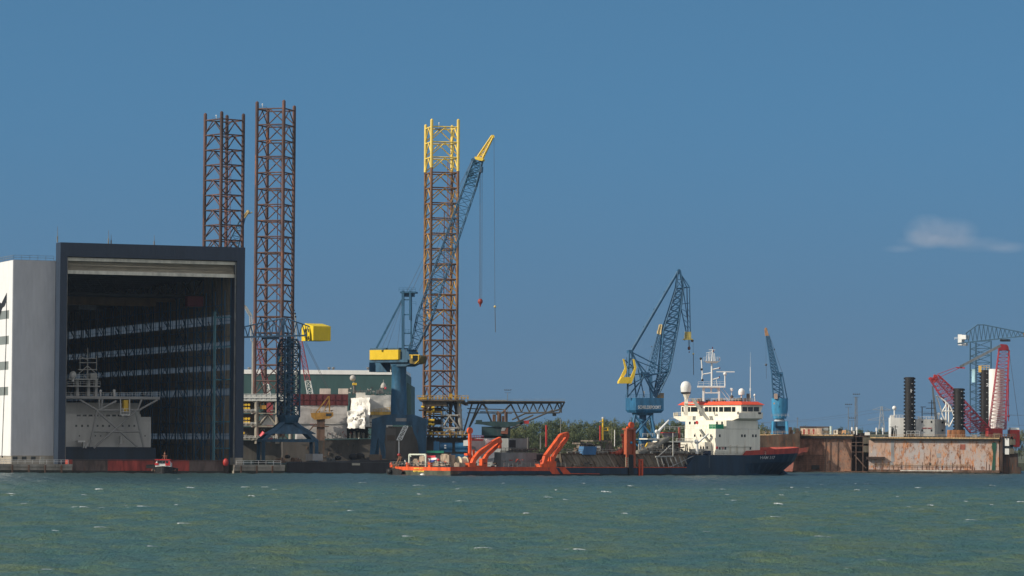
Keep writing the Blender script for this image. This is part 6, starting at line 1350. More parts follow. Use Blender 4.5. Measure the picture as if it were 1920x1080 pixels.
p = MB(); p.rail([qp(1425, 814.5, -1), qp(1600, 814.5, -1)], 1.2, 1.6, .09); p.build('railing', M('rail_tan', (.45, .33, .22), .7), dk)
p = MB()
for x in (1556, 1547, 1570): p.pb(Q, x, x + 1.2, 822, 884, -.25, 0)
p.bar(qp(1580, 822, -.3), qp(1597, 862, -.3), .5); p.pb(Q, 1492, 1545, 853, 854, -.2, .1)
for y in range(857, 884, 4): p.pb(Q, 1496, 1548, y, y + .5, -.08, .1)
for x in range(1496, 1548, 5): p.pb(Q, x, x + .4, 854, 884, -.09, .1)
p.build('frame_ribs', RUSTY, dk)
p = MB(); p.pb(Q, 1522, 1536, 872, 880, -.8, -.1); p.build('hatch', BLACK, dk)
p = MB(); p.pb(Q, 1462, 1632, 883, 887, -1.2, 3); p.build('pontoon', RUSTY, dk); p = MB(); p.pb(Q, 1462, 1632, 885.2, 889, -1.26, -1.19); p.build('weed_band', WEED, dk)
p = MB(); p.pb(Q, 1597, 1630, 812, 884, 4, 12); p.build('end_wall', M('end_dark', (.045, .035, .03), .8, .3), dk)
p = MB()
for x in (1596, 1605, 1618, 1629): p.bar(qp(x, 817, 0), qp(x, 884, 0), .3)
for y in (818, 829, 835.5, 847): p.pb(Q, 1594, 1631, y, y + 1, -.1, 4)
p.bar(qp(1602, 853, -.2), qp(1624, 878, -.2), .35); p.build('stair_tower', M('tower_brown', (.15, .10, .08), .75, .3, .6, rust=.3), dk)
for y in (820, 836): q = MB(); q.pb(Q, 1619, 1631, y, y + 12, -1.5, 2); q.build('tank', M('tank_olive', (.12, .11, .085), .7, .3), dk)
q = MB(); q.pb(Q, 1622, 1631, 810.5, 816, -1, 1.5); q.build('white_locker', WHITE, dk)
# things on the dock top
def ondock(name, label, cat, F, px, py, fn, w=2, group=None):
    t = thing(name, label, cat, F.on(px, py, w), group); fn(t); return t
def f(t):
    q = MB(); q.pb(Q, 1502, 1541, 803, 814.4, 2, 6); q.build('body', M('cabin_white_red', (.62, .50, .38), .7, .4, 1.2, rust=.4, rc=(.45, .08, .04)), t); q = MB(); q.pb(Q, 1500, 1560, 799.5, 802.9, 2.5, 8); q.build('roof', M('roof_brown', (.09, .07, .06), .8, .3), t)
    for x in (1506, 1515, 1524): q = MB(); q.pb(Q, x, x + 3, 805, 814, 1.95, 2); q.build('panel', RED, t)
ondock('dock_cabin', 'long rusty white and red cabin on top of the floating dock', 'cabin', Q, 1520, 814.5, f)
def f(t): q = MB(); q.pb(Q, 1542, 1556, 803, 814.4, 2.5, 6); q.tube(qp(1545, 806, 2.4), qp(1553, 806, 2.4), .8, n=12); q.build('body', GREYP, t); q = MB(); q.tube(qp(1558, 814, 2), qp(1558, 799, 2), .5, n=10); q.build('vent_pipe', M('vent_teal', (.5, .62, .6), .5), t)
ondock('winch_unit', 'grey winch housing with a pale vent pipe right of the rusty cabin', 'winch', Q, 1549, 814.5, f)
def f(t): q = MB(); q.pb(Q, 1572, 1580, 804, 814.4, 2, 4); q.build('body', BLACK, t); q = MB(); q.poly(Q, [(1579, 807), (1586, 806), (1586, 814), (1582, 811), (1578, 814)], 1.8, 2.4); q.build('jib', M('jib_orange_cream', (.75, .42, .2), .6), t)
ondock('dock_winch', 'black winch with an orange bracket on the floating dock', 'winch', Q, 1577, 814.5, f)
def f(t): q = MB(); q.pb(Q, 1562, 1571, 806, 814.4, 2, 4); q.build('body', CREAM, t); q = MB(); q.pb(Q, 1565, 1567.5, 807, 812, 1.95, 2); q.build('door', BLACK, t)
ondock('dock_locker', 'small cream locker on the floating dock left of the black winch', 'locker', Q, 1566, 814.5, f)
def f(t): q = MB(); c = qp(1600, 811, 0); q.tube(c - Q.v * .2, c + Q.v * .1, .85, n=20); q.build('disc', BLACK, t); text('3', Q, 1600, 811, 5, 6.5, -.25, M('lettering_white', (.8, .8, .8)), t, 'numeral')
ondock('number_sign', 'round black sign with a white 3 on the dock end', 'sign', Q, 1600, 814.5, f)
for i, (x, y) in enumerate(((1597.5, 801), (1606.5, 801), (1643.5, 802), (1655.5, 802))):
    t = thing('vent_bollard', ['first of two white vent posts beside the round number sign', 'second of two white vent posts beside the round number sign, on its right', 'left one of the two white vent posts over the joint of the docks', 'right one of the two white vent posts over the joint of the docks'][i], 'vent', qp(x, 815, 3), 'white vent posts along the docks')
    q = MB(); q.tube(qp(x, 815, 3), qp(x, y + 5, 3), .22); q.build('post', WHITE, t); q = MB(); q.tube(qp(x, y + 6, 3), qp(x, y, 3), .36, n=10); q.build('cap', WHITE, t)
# red ship's bow lying against the dock
t = thing('docked_hull', 'rust brown and red ship bow lying against the floating dock', 'ship', Q.on(1470, 884, -4))
BR = M('bow_brown', (.10, .065, .045), .8, .4, .4, rust=.4)
q = MB(); q.poly(Q, [(1418, 818), (1458, 815), (1500, 812), (1500, 845), (1418, 862)], -5, -1); q.build('hull', BR, t)
q = MB(); q.poly(Q, [(1418, 846), (1460, 846), (1490, 842), (1517, 838), (1514, 848), (1505, 848), (1470, 862), (1418, 875)], -5.6, -1.2); q.build('bottom_paint', M('bottom_red', (.20, .04, .03), .7, .3, .4, rust=.3), t)
q = MB(); q.poly(Q, [(1440, 884), (1476, 861), (1482, 850), (1507, 848), (1506, 853), (1490, 856), (1486, 884)], -4.5, -1.1); q.build('keel_block', M('keel_pink', (.34, .13, .10), .75, .3, .5, rust=.3), t)
q = MB()
for x, y in ((1482, 801), (1495, 803), (1484, 806), (1500, 808)): q.pb(Q, x - 3, x + 3, y, 818, -4, -2)
q.build('bow_gear', BR, t)
# ================================================================== FLOATING DOCK (right part)
Q2 = Fr(1750, 1275, -9); rp2 = lambda x, y, w=0: Q2.on(x, y, w)
dk2 = thing('floating_dock', 'sunlit patchy orange and white rusted floating dock wall at the right', 'floating dock', Q2.L(0, 10, 0))
PR = dockmat('patchy_rust', ((.50, .34, .26), (.44, .40, .39), (.52, .20, .07), (.22, .10, .055), (.11, .05, .03), (.80, .56, .30)), 1.7)
sD0 = Q2.s(1629, 0); sD1 = Q2.s(1873, 0)
p = MB(); p.fb(Q2, sD0, sD1, 0, 18, .6, rp2(1750, 826, 0).z); p.build('side_wall', PR, dk2)
p = MB(); p.pb(Q2, 1632, 1874, 822.5, 826, -.9, 18); p.build('shade_band', BLACK, dk2)  # same black shadow band below the deck edge of this dock
p = MB(); p.pb(Q2, 1632, 1874, 820, 822.4, -1, 17.5); p.build('deck_edge', MC['edge_tan'], dk2)
p = MB(); p.rail([rp2(1632, 820, -.9), rp2(1874, 821, -.9)], 1.1, 1.7, .08); p.rail([rp2(1632, 875, -.6), rp2(1815, 876, -.6)], 1.1, 2.4, .1); p.build('railing', MC['rail_tan'], dk2)
p = MB(); p.pb(Q2, 1628, 1874, 881, 887.5, -1.6, 18); p.build('pontoon', RUSTY, dk2); p = MB(); p.pb(Q2, 1628, 1874, 885.6, 889.5, -1.66, -1.59); p.build('weed_band', WEED, dk2)
p = MB(); p.pb(Q2, 1688, 1786, 881.5, 883.5, -1.75, -1.6); p.build('pontoon_stripe', M('stripe_pale', (.62, .56, .5), .7, .2, 1, rust=.2), dk2)
p = MB(); p.pb(Q2, 1624, 1658, 856.5, 861.5, -2.0, 0); p.build('fender_beam', M('beam_darkbrown', (.05, .03, .025), .7), dk2)
p = MB(); p.poly(Q2, [(1860, 832), (1863, 829), (1868, 830), (1868, 840), (1866, 855), (1866, 885), (1859, 885), (1862, 850), (1860, 840)], -.2, .02); p.build('green_streak', M('weed_green', (.02, .10, .065), .6, .3), dk2)
p = MB(); p.pb(Q2, 1670.5, 1676.5, 826, 866, -.06, .01); p.build('grey_strip', M('strip_palegrey', (.30, .30, .31), .7, .2), dk2)
for x0, y0, x1, y1 in ((1756, 850, 1764, 858), (1800, 833, 1810, 843), (1669, 867, 1675, 872), (1742, 868, 1746, 873)):
    q = MB(); q.pb(Q2, x0, x1, y0, y1, -.07, .01); q.build('patch', {1756: MC['strip_palegrey'], 1800: M('patch_red', (.32, .10, .07), .8, .3), 1669: WHITE, 1742: BLACK}[x0], dk2)
rnd = random.Random(5)
for k in range(26):
    x = 1640 + k * 8.6 + rnd.uniform(-3, 3); h = rnd.uniform(3, 15); q = MB(); q.pb(Q2, x, x + rnd.uniform(.6, 1.4), 880 - h, 881, -.08, .01); q.build('rust_rib', M('rib_rust', (.14, .055, .03), .8, .3), dk2)
p = MB(); p.pb(Q2, 1874.2, 1880, 822, 887, -.5, 18); p.pb(Q2, 1880, 1908, 850, 889, 1, 18); p.pb(Q2, 1906, 1914, 876, 890, 0, 18); p.build('end_structure', M('end_brown', (.075, .05, .04), .8, .4, .4, rust=.4), dk2)
for x0, y0, x1, y1, mt in ((1884, 822, 1892, 836, WHITE), (1893, 823, 1904, 834, MC['tank_olive']), (1884, 841, 1892, 852, WHITE), (1893, 841, 1902, 851, MC['tank_olive'])): q = MB(); q.pb(Q2, x0, x1, y0, y1, 0, 3); q.build('tank', mt, dk2)
q = MB(); q.pb(Q2, 1862, 1876, 812, 822, 0, 3); q.rail([rp2(1862, 822, -.5), rp2(1905, 822, -.5)], 1.5, 1, .2); q.build('end_winch', RUSTY, dk2)
# black jack-up legs with toothed racks
def rackleg(F, x0, x1, yt, yb, label, num=None, w=3):
    t = thing('spud_leg', label, 'jack-up leg', F.on((x0 + x1) / 2, yb, w), 'toothed black legs of the jack-up barge'); r0 = F.s(x0 + 1.6, w); r1 = F.s(x1 - 1.6, w); zt = F.on((x0 + x1) / 2, yt, w).z; zb_ = F.on((x0 + x1) / 2, yb, w).z; q = MB(); rr = (r1 - r0) / 2
    c = F.L((r0 + r1) / 2, w + rr, zb_); q.tube(c, c + Z3 * (zt - zb_), rr, n=24); n = int((zt - zb_) / 1.25)
    for k in range(n):
        z = zb_ + (k + .3) * (zt - zb_) / n; hh = (zt - zb_) / n * .55
        q.fb(F, r0 - .42, r0 + .35, w + rr - .5, w + rr + .5, z, z + hh); q.fb(F, r1 - .35, r1 + .42, w + rr - .5, w + rr + .5, z, z + hh)
    q.build('column', BLACK, t); q = MB()
    for k in range(2, n, 2): z = zb_ + k * (zt - zb_) / n; a = r1 - rr * .55; q.fb(F, a - .22, a + .22, w + .05, w + .4, z, z + .22)
    q.build('draught_marks', M('mark_grey', (.45, .45, .45)), t)
    if num: text(*num, M('lettering_white', (.8, .8, .8)), t, 'numeral')
    return t
JB = Fr(1760, 1310, 0)
rackleg(JB, 1696, 1716.5, 707, 822, 'left toothed black leg marked 1 between the white deck houses', ('I', JB, 1708.3, 733, 1.6, 6, 3.0))
rackleg(JB, 1788.5, 1809.5, 728, 822, 'shortest toothed black leg in front of the red lattice boom')
t3 = rackleg(Fr(1760, 1335, 0), 1838, 1856, 694, 822, 'tallest toothed black leg with a yellow cage and number 2 beside the white column', ('2', JB, 1851.5, 721.5, 5, 6, 1.2))
q = MB(); q.pb(JB, 1836, 1840, 685.5, 698, 3, 5); q.rail([JB.on(1840, 694, 3), JB.on(1855, 694, 3)], 1.8, .8, .12); q.build('cage', M('cage_yellow', (.75, .48, .12), .6), t3)
# jack-up barge hull + houses
t = thing('jack_up_barge', 'white deck houses and masts of the jack-up barge behind the rusty dock', 'jack-up barge', JB.L(0, 10, 0))
q = MB(); q.pb(JB, 1660, 1900, 818, 886, 20, 34); q.build('hull', GREYD, t)
q = MB(); q.pb(JB, 1670, 1697, 783, 819, 7, 14); q.pb(JB, 1671, 1677, 779, 783, 7, 12); q.build('deck_house', WHITE, t)
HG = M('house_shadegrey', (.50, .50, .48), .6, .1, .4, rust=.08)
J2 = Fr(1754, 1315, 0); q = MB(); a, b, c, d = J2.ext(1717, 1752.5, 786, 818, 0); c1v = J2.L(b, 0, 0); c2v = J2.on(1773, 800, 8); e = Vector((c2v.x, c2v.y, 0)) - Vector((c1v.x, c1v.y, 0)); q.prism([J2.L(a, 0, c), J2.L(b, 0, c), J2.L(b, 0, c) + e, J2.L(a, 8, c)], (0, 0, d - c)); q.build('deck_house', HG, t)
for x, y in ((1729, 791), (1746.5, 791), (1729, 807), (1746.5, 807)): q = MB(); q.pb(J2, x - 1.3, x + 1.3, y - 2, y + 2, -.06, .05); q.build('porthole', BLACK, t)
text('SAFETY FIRST', J2, 1738, 803, 19, 2.2, 0, RED, t)
for x, y in ((1767.5, 792), (1767.5, 807)): q = MB(); qq = J2.on(x, y, 4.9); q.ball(qq, .4); q.build('porthole', BLACK, t)
q = MB(); q.rail([J2.on(1717, 786, 0), J2.on(1752, 786, 0)], 1, 1, .1); q.rail([JB.on(1670, 783, 7), JB.on(1697, 783, 7)], 1, 1, .1); q.rail([JB.on(1700, 818, 2), JB.on(1724, 818, 2)], 2, 1.4, .1)
for x, h in ((1723, 6), (1727, 4), (1737, 3), (1766, 4)): q.tube(J2.on(x, 787, 2), J2.on(x - 1, 787 - h, 2), .35)
q.build('roof_rails', WHITE, t)
for x, y, r, yb in ((1677, 765, 4.2, 783), (1760, 776.5, 3.2, 786)): q = MB(); q.ball(JB.on(x, y, 8), r * .2); q.tube(JB.on(x, y, 8), JB.on(x, yb, 8), .25); q.build('radome', WHITE, t)
q = MB()
for x, y0, hw_ in ((1747, 750, 0), (1729, 764, 0)): q.tube(J2.on(x, 786, 3), J2.on(x, y0, 3), .18)
for y, a, b in ((755.5, 1740, 1754), (765.5, 1736, 1754), (776, 1731, 1755), (763, 1726, 1736)): q.bar(J2.on(a, y, 3), J2.on(b, y, 3), .25)
q.build('mast', GREYD, t)
q = MB(); rr = random.Random(3)
for k in range(10): x = 1671 + rr.random() * 12; q.bar(JB.on(x, 818, 3), JB.on(x + rr.uniform(-2, 2), 797 + rr.random() * 12, 3), .3)
q.pb(JB, 1668, 1684, 800, 801, 2.8, 3); q.build('deck_gear', GREYD, t)
t = thing('rusty_tank', 'squat rusty orange tank on the dock in front of the shortest black leg', 'tank', rp2(1793, 821, 3)); q = MB(); c = rp2(1793, 821, 4); rr_ = 17 * 1275 / FOC; q.lathe(Vector((c.x, c.y, c.z)), [(rr_, 0), (rr_, 2.5), (rr_ * .98, 2.9)], 28); q.build('shell', M('tank_rust', (.36, .15, .06), .8, .5, .6, rust=.5, rc=(.16, .06, .03), streak=.2), t)
q = MB(); q.pb(Q2, 1822, 1832, 815, 820, 3, 5); q.build('pipe_stub', STEEL, t)
# red and white cranes
RL = M('lattice_crimson', (.40, .045, .065), .5, .15, .6)
t = thing('crane_boom', 'wide red lattice boom lying diagonally with a white A-frame under it', 'crane', JB.on(1858, 820, 12)); q = MB()
A0 = JB.sec((1744, 712), (1759, 703), 11, 1.6); A1 = JB.sec((1772, 755), (1793, 735), 11, 2.2); A2 = JB.sec((1820, 812), (1858, 806), 11, 2.2)
lattice(q, A0, A1, 6, .19, .075, 'X'); lattice(q, A1, A2, 11, .19, .075, 'X', ends=(False, True)); lattice(q, [lerp(a, b, .5) for a, b in zip(A0, A0[1:] + A0[:1])][:3], [lerp(a, b, .5) for a, b in zip(A2, A2[1:] + A2[:1])][:3], 16, .1, .06, 'X'); q.build('boom', RL, t)
q = MB(); q.poly(JB, [(1742, 710), (1744, 707), (1760, 710), (1757, 716), (1747, 716)], 9.5, 12.5); q.poly(JB, [(1750, 709), (1752, 702), (1757, 703), (1758, 709)], 10, 12); q.build('boom_head', RED, t)
q = MB(); q.tube(JB.on(1757, 702, 11), JB.on(1795, 688, 11), .1); q.tube(JB.on(1760, 708, 11), JB.on(1799, 690, 11), .1); q.bar(JB.on(1793, 689, 11), JB.on(1809, 690, 11), .5); q.build('pendant', RL, t)
q = MB(); q.bar(JB.on(1800, 688, 11), JB.on(1876, 648, 11), .5, 1.0); q.build('cable_bundle', M('cable_grey', (.16, .18, .2), .6), t)
q = MB()
for w in (8, 12):
    for a, b in (((1756, 743), (1768, 780)), ((1768, 780), (1780, 800)), ((1759, 743), (1772, 752)), ((1772, 752), (1782, 762)), ((1782, 762), (1790, 782)), ((1790, 782), (1780, 800)), ((1774, 754), (1774, 798)), ((1779, 760), (1779, 798)), ((1766, 773), (1774, 760)), ((1768, 771), (1788, 771))): q.tube(JB.on(*a, w), JB.on(*b, w), .3)
q.ball(JB.on(1756, 743, 8), .45); q.build('gantry', WHITE, t)
q = MB(); q.prism([JB.on(1747, 724, 16), JB.on(1750, 724, 16), JB.on(1762, 818, 16), JB.on(1755, 818, 16)], JB.v * .5); q.build('spare_jib', M('jib_greyblue', (.13, .16, .19), .6), t)
JC = Fr(1868, 1330, 0); t = thing('crane_tower', 'upright red lattice boom beside a white column on a red machine house', 'crane', JC.on(1880, 838, 8)); q = MB()
B0 = JC.sec((1854, 805), (1885, 805), 1, 1.8); B1 = JC.sec((1873, 657), (1892, 657), 1, 1.2); lattice(q, B0, B1, 22, .19, .07, 'Z'); q.build('boom', RL, t)
q = MB(); q.poly(JC, [(1873, 657), (1873, 649), (1877, 645), (1888, 646), (1891, 650), (1892, 657)], -.5, 2.5); q.build('boom_head', M('head_maroon', (.25, .02, .03), .6), t)
q = MB(); q.tube(JC.on(1891, 657, 1), JC.on(1891, 790, 1), .16); q.ball(JC.on(1891, 713, 1), .5); q.ball(JC.on(1891, 780, 1), .5); q.tube(JC.on(1887, 760, 1), JC.on(1893, 760, 1), .15); q.build('fall_block', RL, t)
q = MB(); q.tube(JC.on(1893, 665, 1), JC.on(1911, 800, 1), .07); q.build('cable', CABLE, t)
q = MB(); c0_ = JC.on(1869, 806, 7); c1_ = JC.on(1869, 692, 7); q.tube(c0_, Vector((c0_.x, c0_.y, c1_.z)), 15 * 1337 / FOC, n=28); q.build('column', M('column_white', (.82, .82, .80), .4, .04, .5), t)
q = MB(); q.pb(JC, 1854, 1880, 803, 820, -1, 8); q.pb(JC, 1894, 1912, 806, 838, 0, 7); q.build('machine_house', RED, t); q = MB(); q.rail([JC.on(1856, 803, -1), JC.on(1880, 803, -1)], 1.8, .9, .13); q.build('house_rail', WHITE, t); q = MB(); q.pb(JC, 1895, 1911, 802, 805.8, 0, 6); q.build('house_roof', WHITE, t)
# far hammerhead crane
K4 = Fr(1840, 1500, -20); kq = lambda x, y, w=0: K4.on(x, y, w)
t = thing('hammerhead_crane', 'blue hammerhead crane with white counterweight at the right edge', 'crane', K4.L(0, 0, QZ)); FB = M('far_blue', (.035, .095, .155), .6, .15)
q = MB(); S0 = [kq(1819, 815, -4), kq(1858, 815, -4), kq(1858, 815, 4), kq(1819, 815, 4)]; S1 = [kq(1819, 641, -4), kq(1858, 639, -4), kq(1858, 639, 4), kq(1819, 641, 4)]; lattice(q, S0, S1, 13, .32, .15, 'X')
lattice(q, [kq(1829, 815, -5), kq(1831, 815, -5), kq(1831, 815, -3)], [kq(1829, 641, -5), kq(1831, 641, -5), kq(1831, 641, -3)], 12, .15, .08, 'Z'); q.build('tower', FB, t)
q = MB()
for w in (-3, 3):
    q.bar(kq(1795, 644, w), kq(1930, 629, w), .5)
    tp_ = [(1811, 625), (1833, 609), (1845, 609), (1880, 616), (1920, 624), (1932, 627)]
    for a, b in zip(tp_[:-1], tp_[1:]): q.tube(kq(*a, w), kq(*b, w), .25)
    xs = list(range(1812, 1930, 8))
    for i, x in enumerate(xs[:-1]):
        def yt(x_):
            for a, b in zip(tp_[:-1], tp_[1:]):
                if a[0] <= x_ <= b[0]: return a[1] + (b[1] - a[1]) * (x_ - a[0]) / (b[0] - a[0])
            return 625
        yb_ = lambda x_: 643 - (x_ - 1795) * .111
        q.tube(kq(x, yt(x), w), kq(x + 4, yb_(x + 4), w), .17); q.tube(kq(x + 4, yb_(x + 4), w), kq(x + 8, yt(x + 8), w), .17)
for x, y in tp_: q.tube(kq(x, y, -3), kq(x, y, 3), .15)
q.build('jib', FB, t)
q = MB(); q.pb(K4, 1796, 1803, 627, 647, -3, 3); q.pb(K4, 1803, 1811, 628, 636, -3, 3); q.pb(K4, 1800, 1811, 643, 648, -2, 2); q.rail([kq(1790, 637, -3), kq(1797, 637, -3)], 1, 1, .1); q.build('counterweight', WHITE, t)
q = MB(); q.pb(K4, 1875, 1891, 636, 640, -2, 2); q.build('trolley', GREYD, t)
q = MB(); q.pb(K4, 1822, 1830, 692, 717, -5, -3); q.build('lift_cab', M('cab_paleblue', (.35, .55, .62), .5, .3), t)
q = MB(); q.pb(K4, 1918, 1930, 623, 632, -3, 3); q.build('jib_cabin', OCH, t)
# ================================================================== LIGHT MASTS, PYLON, POLES
def lightmast(px, yt, D, label, plat=True, r=.5):
    F = Fr(px, D, 0); b = F.L(0, 0, QZ); t = thing('light_mast', label, 'light mast', b); q = MB(); top = F.on(px, yt + 5, 0)
    if r > .3: lattice(q, [b + Vector(v) for v in ((-.9, 0, 0), (.9, 0, 0), (0, 1.4, 0))], [Vector((b.x, b.y, top.z)) + Vector(v) for v in ((-.5, 0, 0), (.5, 0, 0), (0, .8, 0))], 18, .1, .06, 'Z')
    else: q.tube(b, Vector((b.x, b.y, top.z)), .22, .13)
    q.build('mast', STEEL, t); z = F.on(px, yt, 0).z; q = MB(); h = 6 * D / FOC
    for dz in (0, -1.2): q.bar(Vector((b.x - h, b.y, z + dz)), Vector((b.x + h, b.y, z + dz)), .15)
    for k in range(4): q.obox(Vector((b.x - h + k * h * .62, b.y - .3, z + .1)), (.5, 0, 0), (0, .4, 0), (0, 0, .45))
    q.build('lamp_head', GREYD, t); return t
lightmast(1605, 740, 1700, 'tall lattice light mast above the dock joint')
lightmast(1590.5, 759, 1750, 'shorter thin light mast left of the tall lattice one', r=.2)
lightmast(951, 732, 1800, 'lamp mast standing beyond the middle of the helideck truss', r=.2)
lightmast(1597.5, 784.5, 1800, 'lowest small light mast between the two taller ones', r=.2)
def pole(px, yt, D, label, r=.2): F = Fr(px, D, 0); b = F.L(0, 0, QZ); q = MB(); q.tube(b, Vector((b.x, b.y, F.on(px, yt, 0).z)), r, r * .6); q.bar(Vector((b.x - .8, b.y, F.on(px, yt + 3, 0).z)), Vector((b.x + .8, b.y, F.on(px, yt + 3, 0).z)), .12); o = q.build('utility_pole', STEEL, None, b); tagm(o, label, 'pole')
pole(1495, 782, 1850, 'thin utility pole in front of trees right of the bright blue crane')
pole(1051, 785, 1750, 'pale thin pole rising among the trees right of the helideck', .25)
def pylon(px, D, yt, label):
    F = Fr(px, D, 0); b = F.L(0, 0, QZ); t = thing('power_pylon', label, 'pylon', b, 'power pylons'); zt = F.on(px, yt, 0).z; PG = M('pylon_grey', (.30, .33, .36), .6, .1); q = MB()
    lattice(q, [b + Vector(v) for v in ((-4, -4, 0), (4, -4, 0), (4, 4, 0), (-4, 4, 0))], [Vector((b.x + sx, b.y + sy, zt)) for sx, sy in ((-.6, -.6), (.6, -.6), (.6, .6), (-.6, .6))], 8, .2, .12, 'X'); q.build('tower', PG, t)
    q = MB()
    for f_, hw_ in ((.93, 7), (.72, 11)): z = QZ + (zt - QZ) * f_; q.bar(Vector((b.x - hw_, b.y, z)), Vector((b.x + hw_, b.y, z)), .3); q.tube(Vector((b.x - hw_, b.y, z)), Vector((b.x, b.y, z + 2.6)), .14); q.tube(Vector((b.x + hw_, b.y, z)), Vector((b.x, b.y, z + 2.6)), .14)
    q.build('crossarm', PG, t); return b, zt
b1_, z1_ = pylon(1653, 2700, 762, 'faint grey power pylon left of the white deck house')
b2_, z2_ = pylon(1270, 3000, 780, 'faint power pylon hidden behind the cream wheelhouse')
for i, (f_, dx) in enumerate(((.93, -7), (.93, 7), (.72, 11))):
    q = MB(); A_ = Vector((b1_.x + dx, b1_.y, QZ + (z1_ - QZ) * f_)); B_ = Vector((b2_.x + dx, b2_.y, QZ + (z2_ - QZ) * f_)); C_ = Vector((b1_.x + 330 + dx, b1_.y - 60, A_.z + 6))
    for P_, R_ in ((A_, B_), (A_, C_)):
        pts = [lerp(P_, R_, k / 14) - Z3 * 26 * (k / 14) * (1 - k / 14) for k in range(15)]; q.path(pts, .07, 4)
    o = q.build('power_line', CABLE, None, A_); tagm(o, ['left upper power line hung from the pylon crossarm', 'right upper power line hung from the pylon crossarm', 'lower power line sagging from the pylon'][i], 'power line', 'power lines')
# far sheds behind the docks
Z1 = Fr(1660, 1900, 0)
t = thing('far_shed', 'low dark green shed behind the dock joint', 'shed', Z1.L(0, 0, QZ)); q = MB(); q.pb(Z1, 1632, 1672, 812, 856, 0, 12); q.build('wall', GREENW, t); q = MB(); q.pb(Z1, 1631, 1673, 810, 811.9, -.3, 12); q.build('roof', GREYD, t)
t = thing('far_shed', 'low shed with a pale roof edge between the wheelhouse and bright blue crane', 'shed', Z1.L(-60, 0, QZ)); q = MB(); q.pb(Z1, 1418, 1447, 814, 856, 0, 12); q.build('wall', GREYP, t); q = MB(); q.pb(Z1, 1417, 1448, 811.5, 813.9, -.3, 12); q.build('roof', M('roof_cream', (.6, .52, .4), .7), t)
# ================================================================== CLOUD
cl = MB(); cc = W(1795, 448, 9000); KX = 9000 / FOC
cl.obox(cc - Vector((165 * KX, 120, 48 * KX)), (345 * KX, 0, 0), (0, 260, 0), (0, 0, 95 * KX))
cmt = bpy.data.materials.new('cloud_vapour'); cmt.use_nodes = True; nt = cmt.node_tree; N = nt.nodes; L = nt.links; N.remove(N['Principled BSDF'])
pv = N.new('ShaderNodeVolumePrincipled'); pv.inputs['Color'].default_value = (.80, .80, .86, 1); pv.inputs['Anisotropy'].default_value = .1
tcn = N.new('ShaderNodeTexCoord'); acc = None
def math_(op, a, b=None):
    n = N.new('ShaderNodeMath'); n.operation = op
    for i, v in enumerate((a, b)):
        if v is None: continue
        if isinstance(v, (int, float)): n.inputs[i].default_value = v
        else: L.new(v, n.inputs[i])
    return n.outputs[0]
nz = N.new('ShaderNodeTexNoise'); nz.inputs['Scale'].default_value = .0085; nz.inputs['Detail'].default_value = 6; nz.inputs['Roughness'].default_value = .6; mpn = N.new('ShaderNodeMapping'); mpn.inputs['Scale'].default_value = (1, 1, 1.6); L.new(tcn.outputs['Object'], mpn.inputs[0]); L.new(mpn.outputs[0], nz.inputs['Vector'])
for (x, y, rx, rz, st) in ((1738, 434, 48, 36, 1.7), (1785, 436, 56, 32, 1.0), (1765, 452, 95, 15, .6), (1830, 458, 75, 17, .5), (1885, 464, 50, 13, .6), (1690, 466, 42, 9, .4)):
    p_ = W(x, y, 9000) - cc; mp = N.new('ShaderNodeMapping'); mp.vector_type = 'POINT'; sx, sz = 1 / (rx * KX), 1 / (rz * KX); mp.inputs['Scale'].default_value = (sx, 1 / 95, sz); mp.inputs['Location'].default_value = (-p_.x * sx, 0, -p_.z * sz); L.new(tcn.outputs['Object'], mp.inputs[0])
    ln_ = N.new('ShaderNodeVectorMath'); ln_.operation = 'LENGTH'; L.new(mp.outputs[0], ln_.inputs[0]); v = math_('MULTIPLY', math_('MAXIMUM', math_('SUBTRACT', 1, ln_.outputs['Value']), 0), st); acc = v if acc is None else math_('ADD', acc, v)
mr = N.new('ShaderNodeMapRange'); mr.inputs[1].default_value = .40; mr.inputs[2].default_value = .75; L.new(nz.outputs[0], mr.inputs[0])
dn = math_('MULTIPLY', math_('MULTIPLY', acc, math_('ADD', mr.outputs[0], .12)), .0085); L.new(dn, pv.inputs['Density']); L.new(pv.outputs[0], N['Material Output'].inputs['Volume'])
o = cl.build('cloud', cmt, None, cc); o['kind'] = 'stuff'; o['label'] = 'small thin grey-white cloud in the blue sky at the right'; o['category'] = 'cloud'

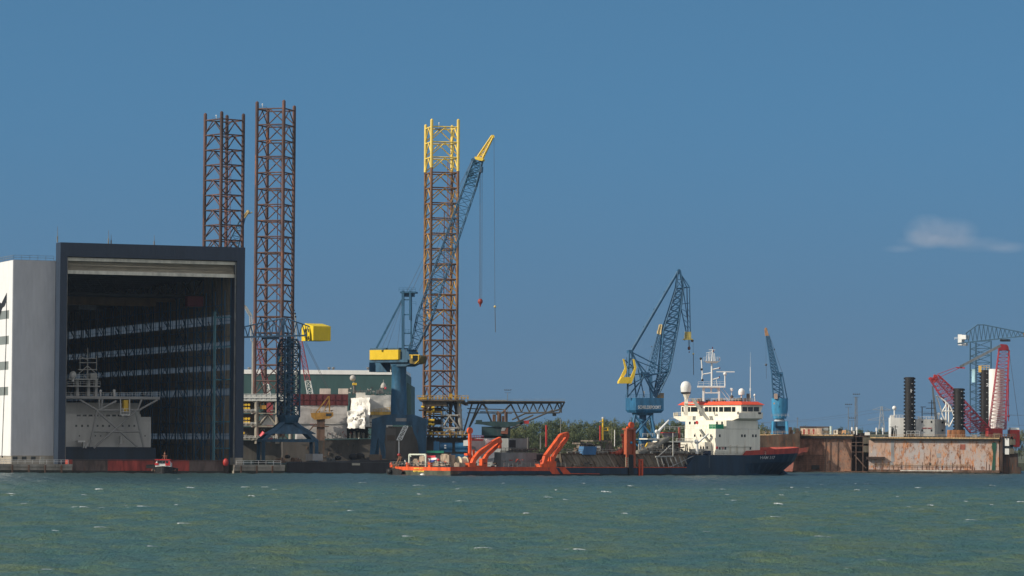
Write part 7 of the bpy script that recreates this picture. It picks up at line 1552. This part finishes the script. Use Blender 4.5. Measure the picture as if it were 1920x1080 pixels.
# ================================================================== panes, doors and small fittings belong to the part that carries them
CARRY = {'window': ('wheelhouse', 'superstructure', 'machinery_house', 'front_cladding'), 'cab_window': ('cab', 'slewing_house'), 'cab_rail': ('cab',), 'window_strip': ('side_wall',), 'door': ('superstructure',), 'porthole': ('deck_house',), 'lifebuoy': ('superstructure', 'superstructure'),
         'radome_base': ('radome',), 'signal_ball': ('mast',), 'mast_light': ('mast', 'signal_mast'), 'sticker': ('casing',), 'vent_louver': ('deck_house',), 'stiffener': ('hopper_coaming',), 'hull_band': ('hull',), 'rust_patch': ('side_wall',), 'patch': ('side_wall',), 'rust_rib': ('side_wall',), 'green_streak': ('side_wall',), 'grey_strip': ('side_wall',), 'panel': ('body',), 'downpipe': ('side_wall',), 'emblem': ('side_wall',), 'draught_marks': ('column',), 'numeral': ('column', 'disc'), 'lettering': ('machine_house', 'hull', 'deck_house'), 'locker': ('wheelhouse',), 'life_raft_case': ('wheelhouse',), 'vent': ('wheelhouse',)}
for t in [o for o in col.objects if o.parent is None and o.type == 'EMPTY']:
    ch = list(t.children); base = {}
    for c in ch: base.setdefault(c.name.split('.')[0], c)
    for c in ch:
        n = c.name.split('.')[0]
        for cand in CARRY.get(n, ()):
            if cand in base and base[cand] is not c: c.parent = base[cand]; break

# ================================================================== HAZE
hzb = MB(); hzb.obox(Vector((-5600, -900, -4)), (11200, 0, 0), (0, 6800, 0), (0, 0, 154))
hm = bpy.data.materials.new('haze_air'); hm.use_nodes = True; hn = hm.node_tree; hn.nodes.remove(hn.nodes['Principled BSDF'])
hv = hn.nodes.new('ShaderNodeVolumePrincipled'); hv.inputs['Color'].default_value = (.62, .76, .92, 1); hv.inputs['Density'].default_value = .000028; hv.inputs['Anisotropy'].default_value = .2
hn.links.new(hv.outputs[0], hn.nodes['Material Output'].inputs['Volume'])
ho = hzb.build('haze', hm, None, (0, 2500, 70)); ho['kind'] = 'stuff'; ho['label'] = 'thin pale blue haze over the harbour and yard'; ho['category'] = 'haze'
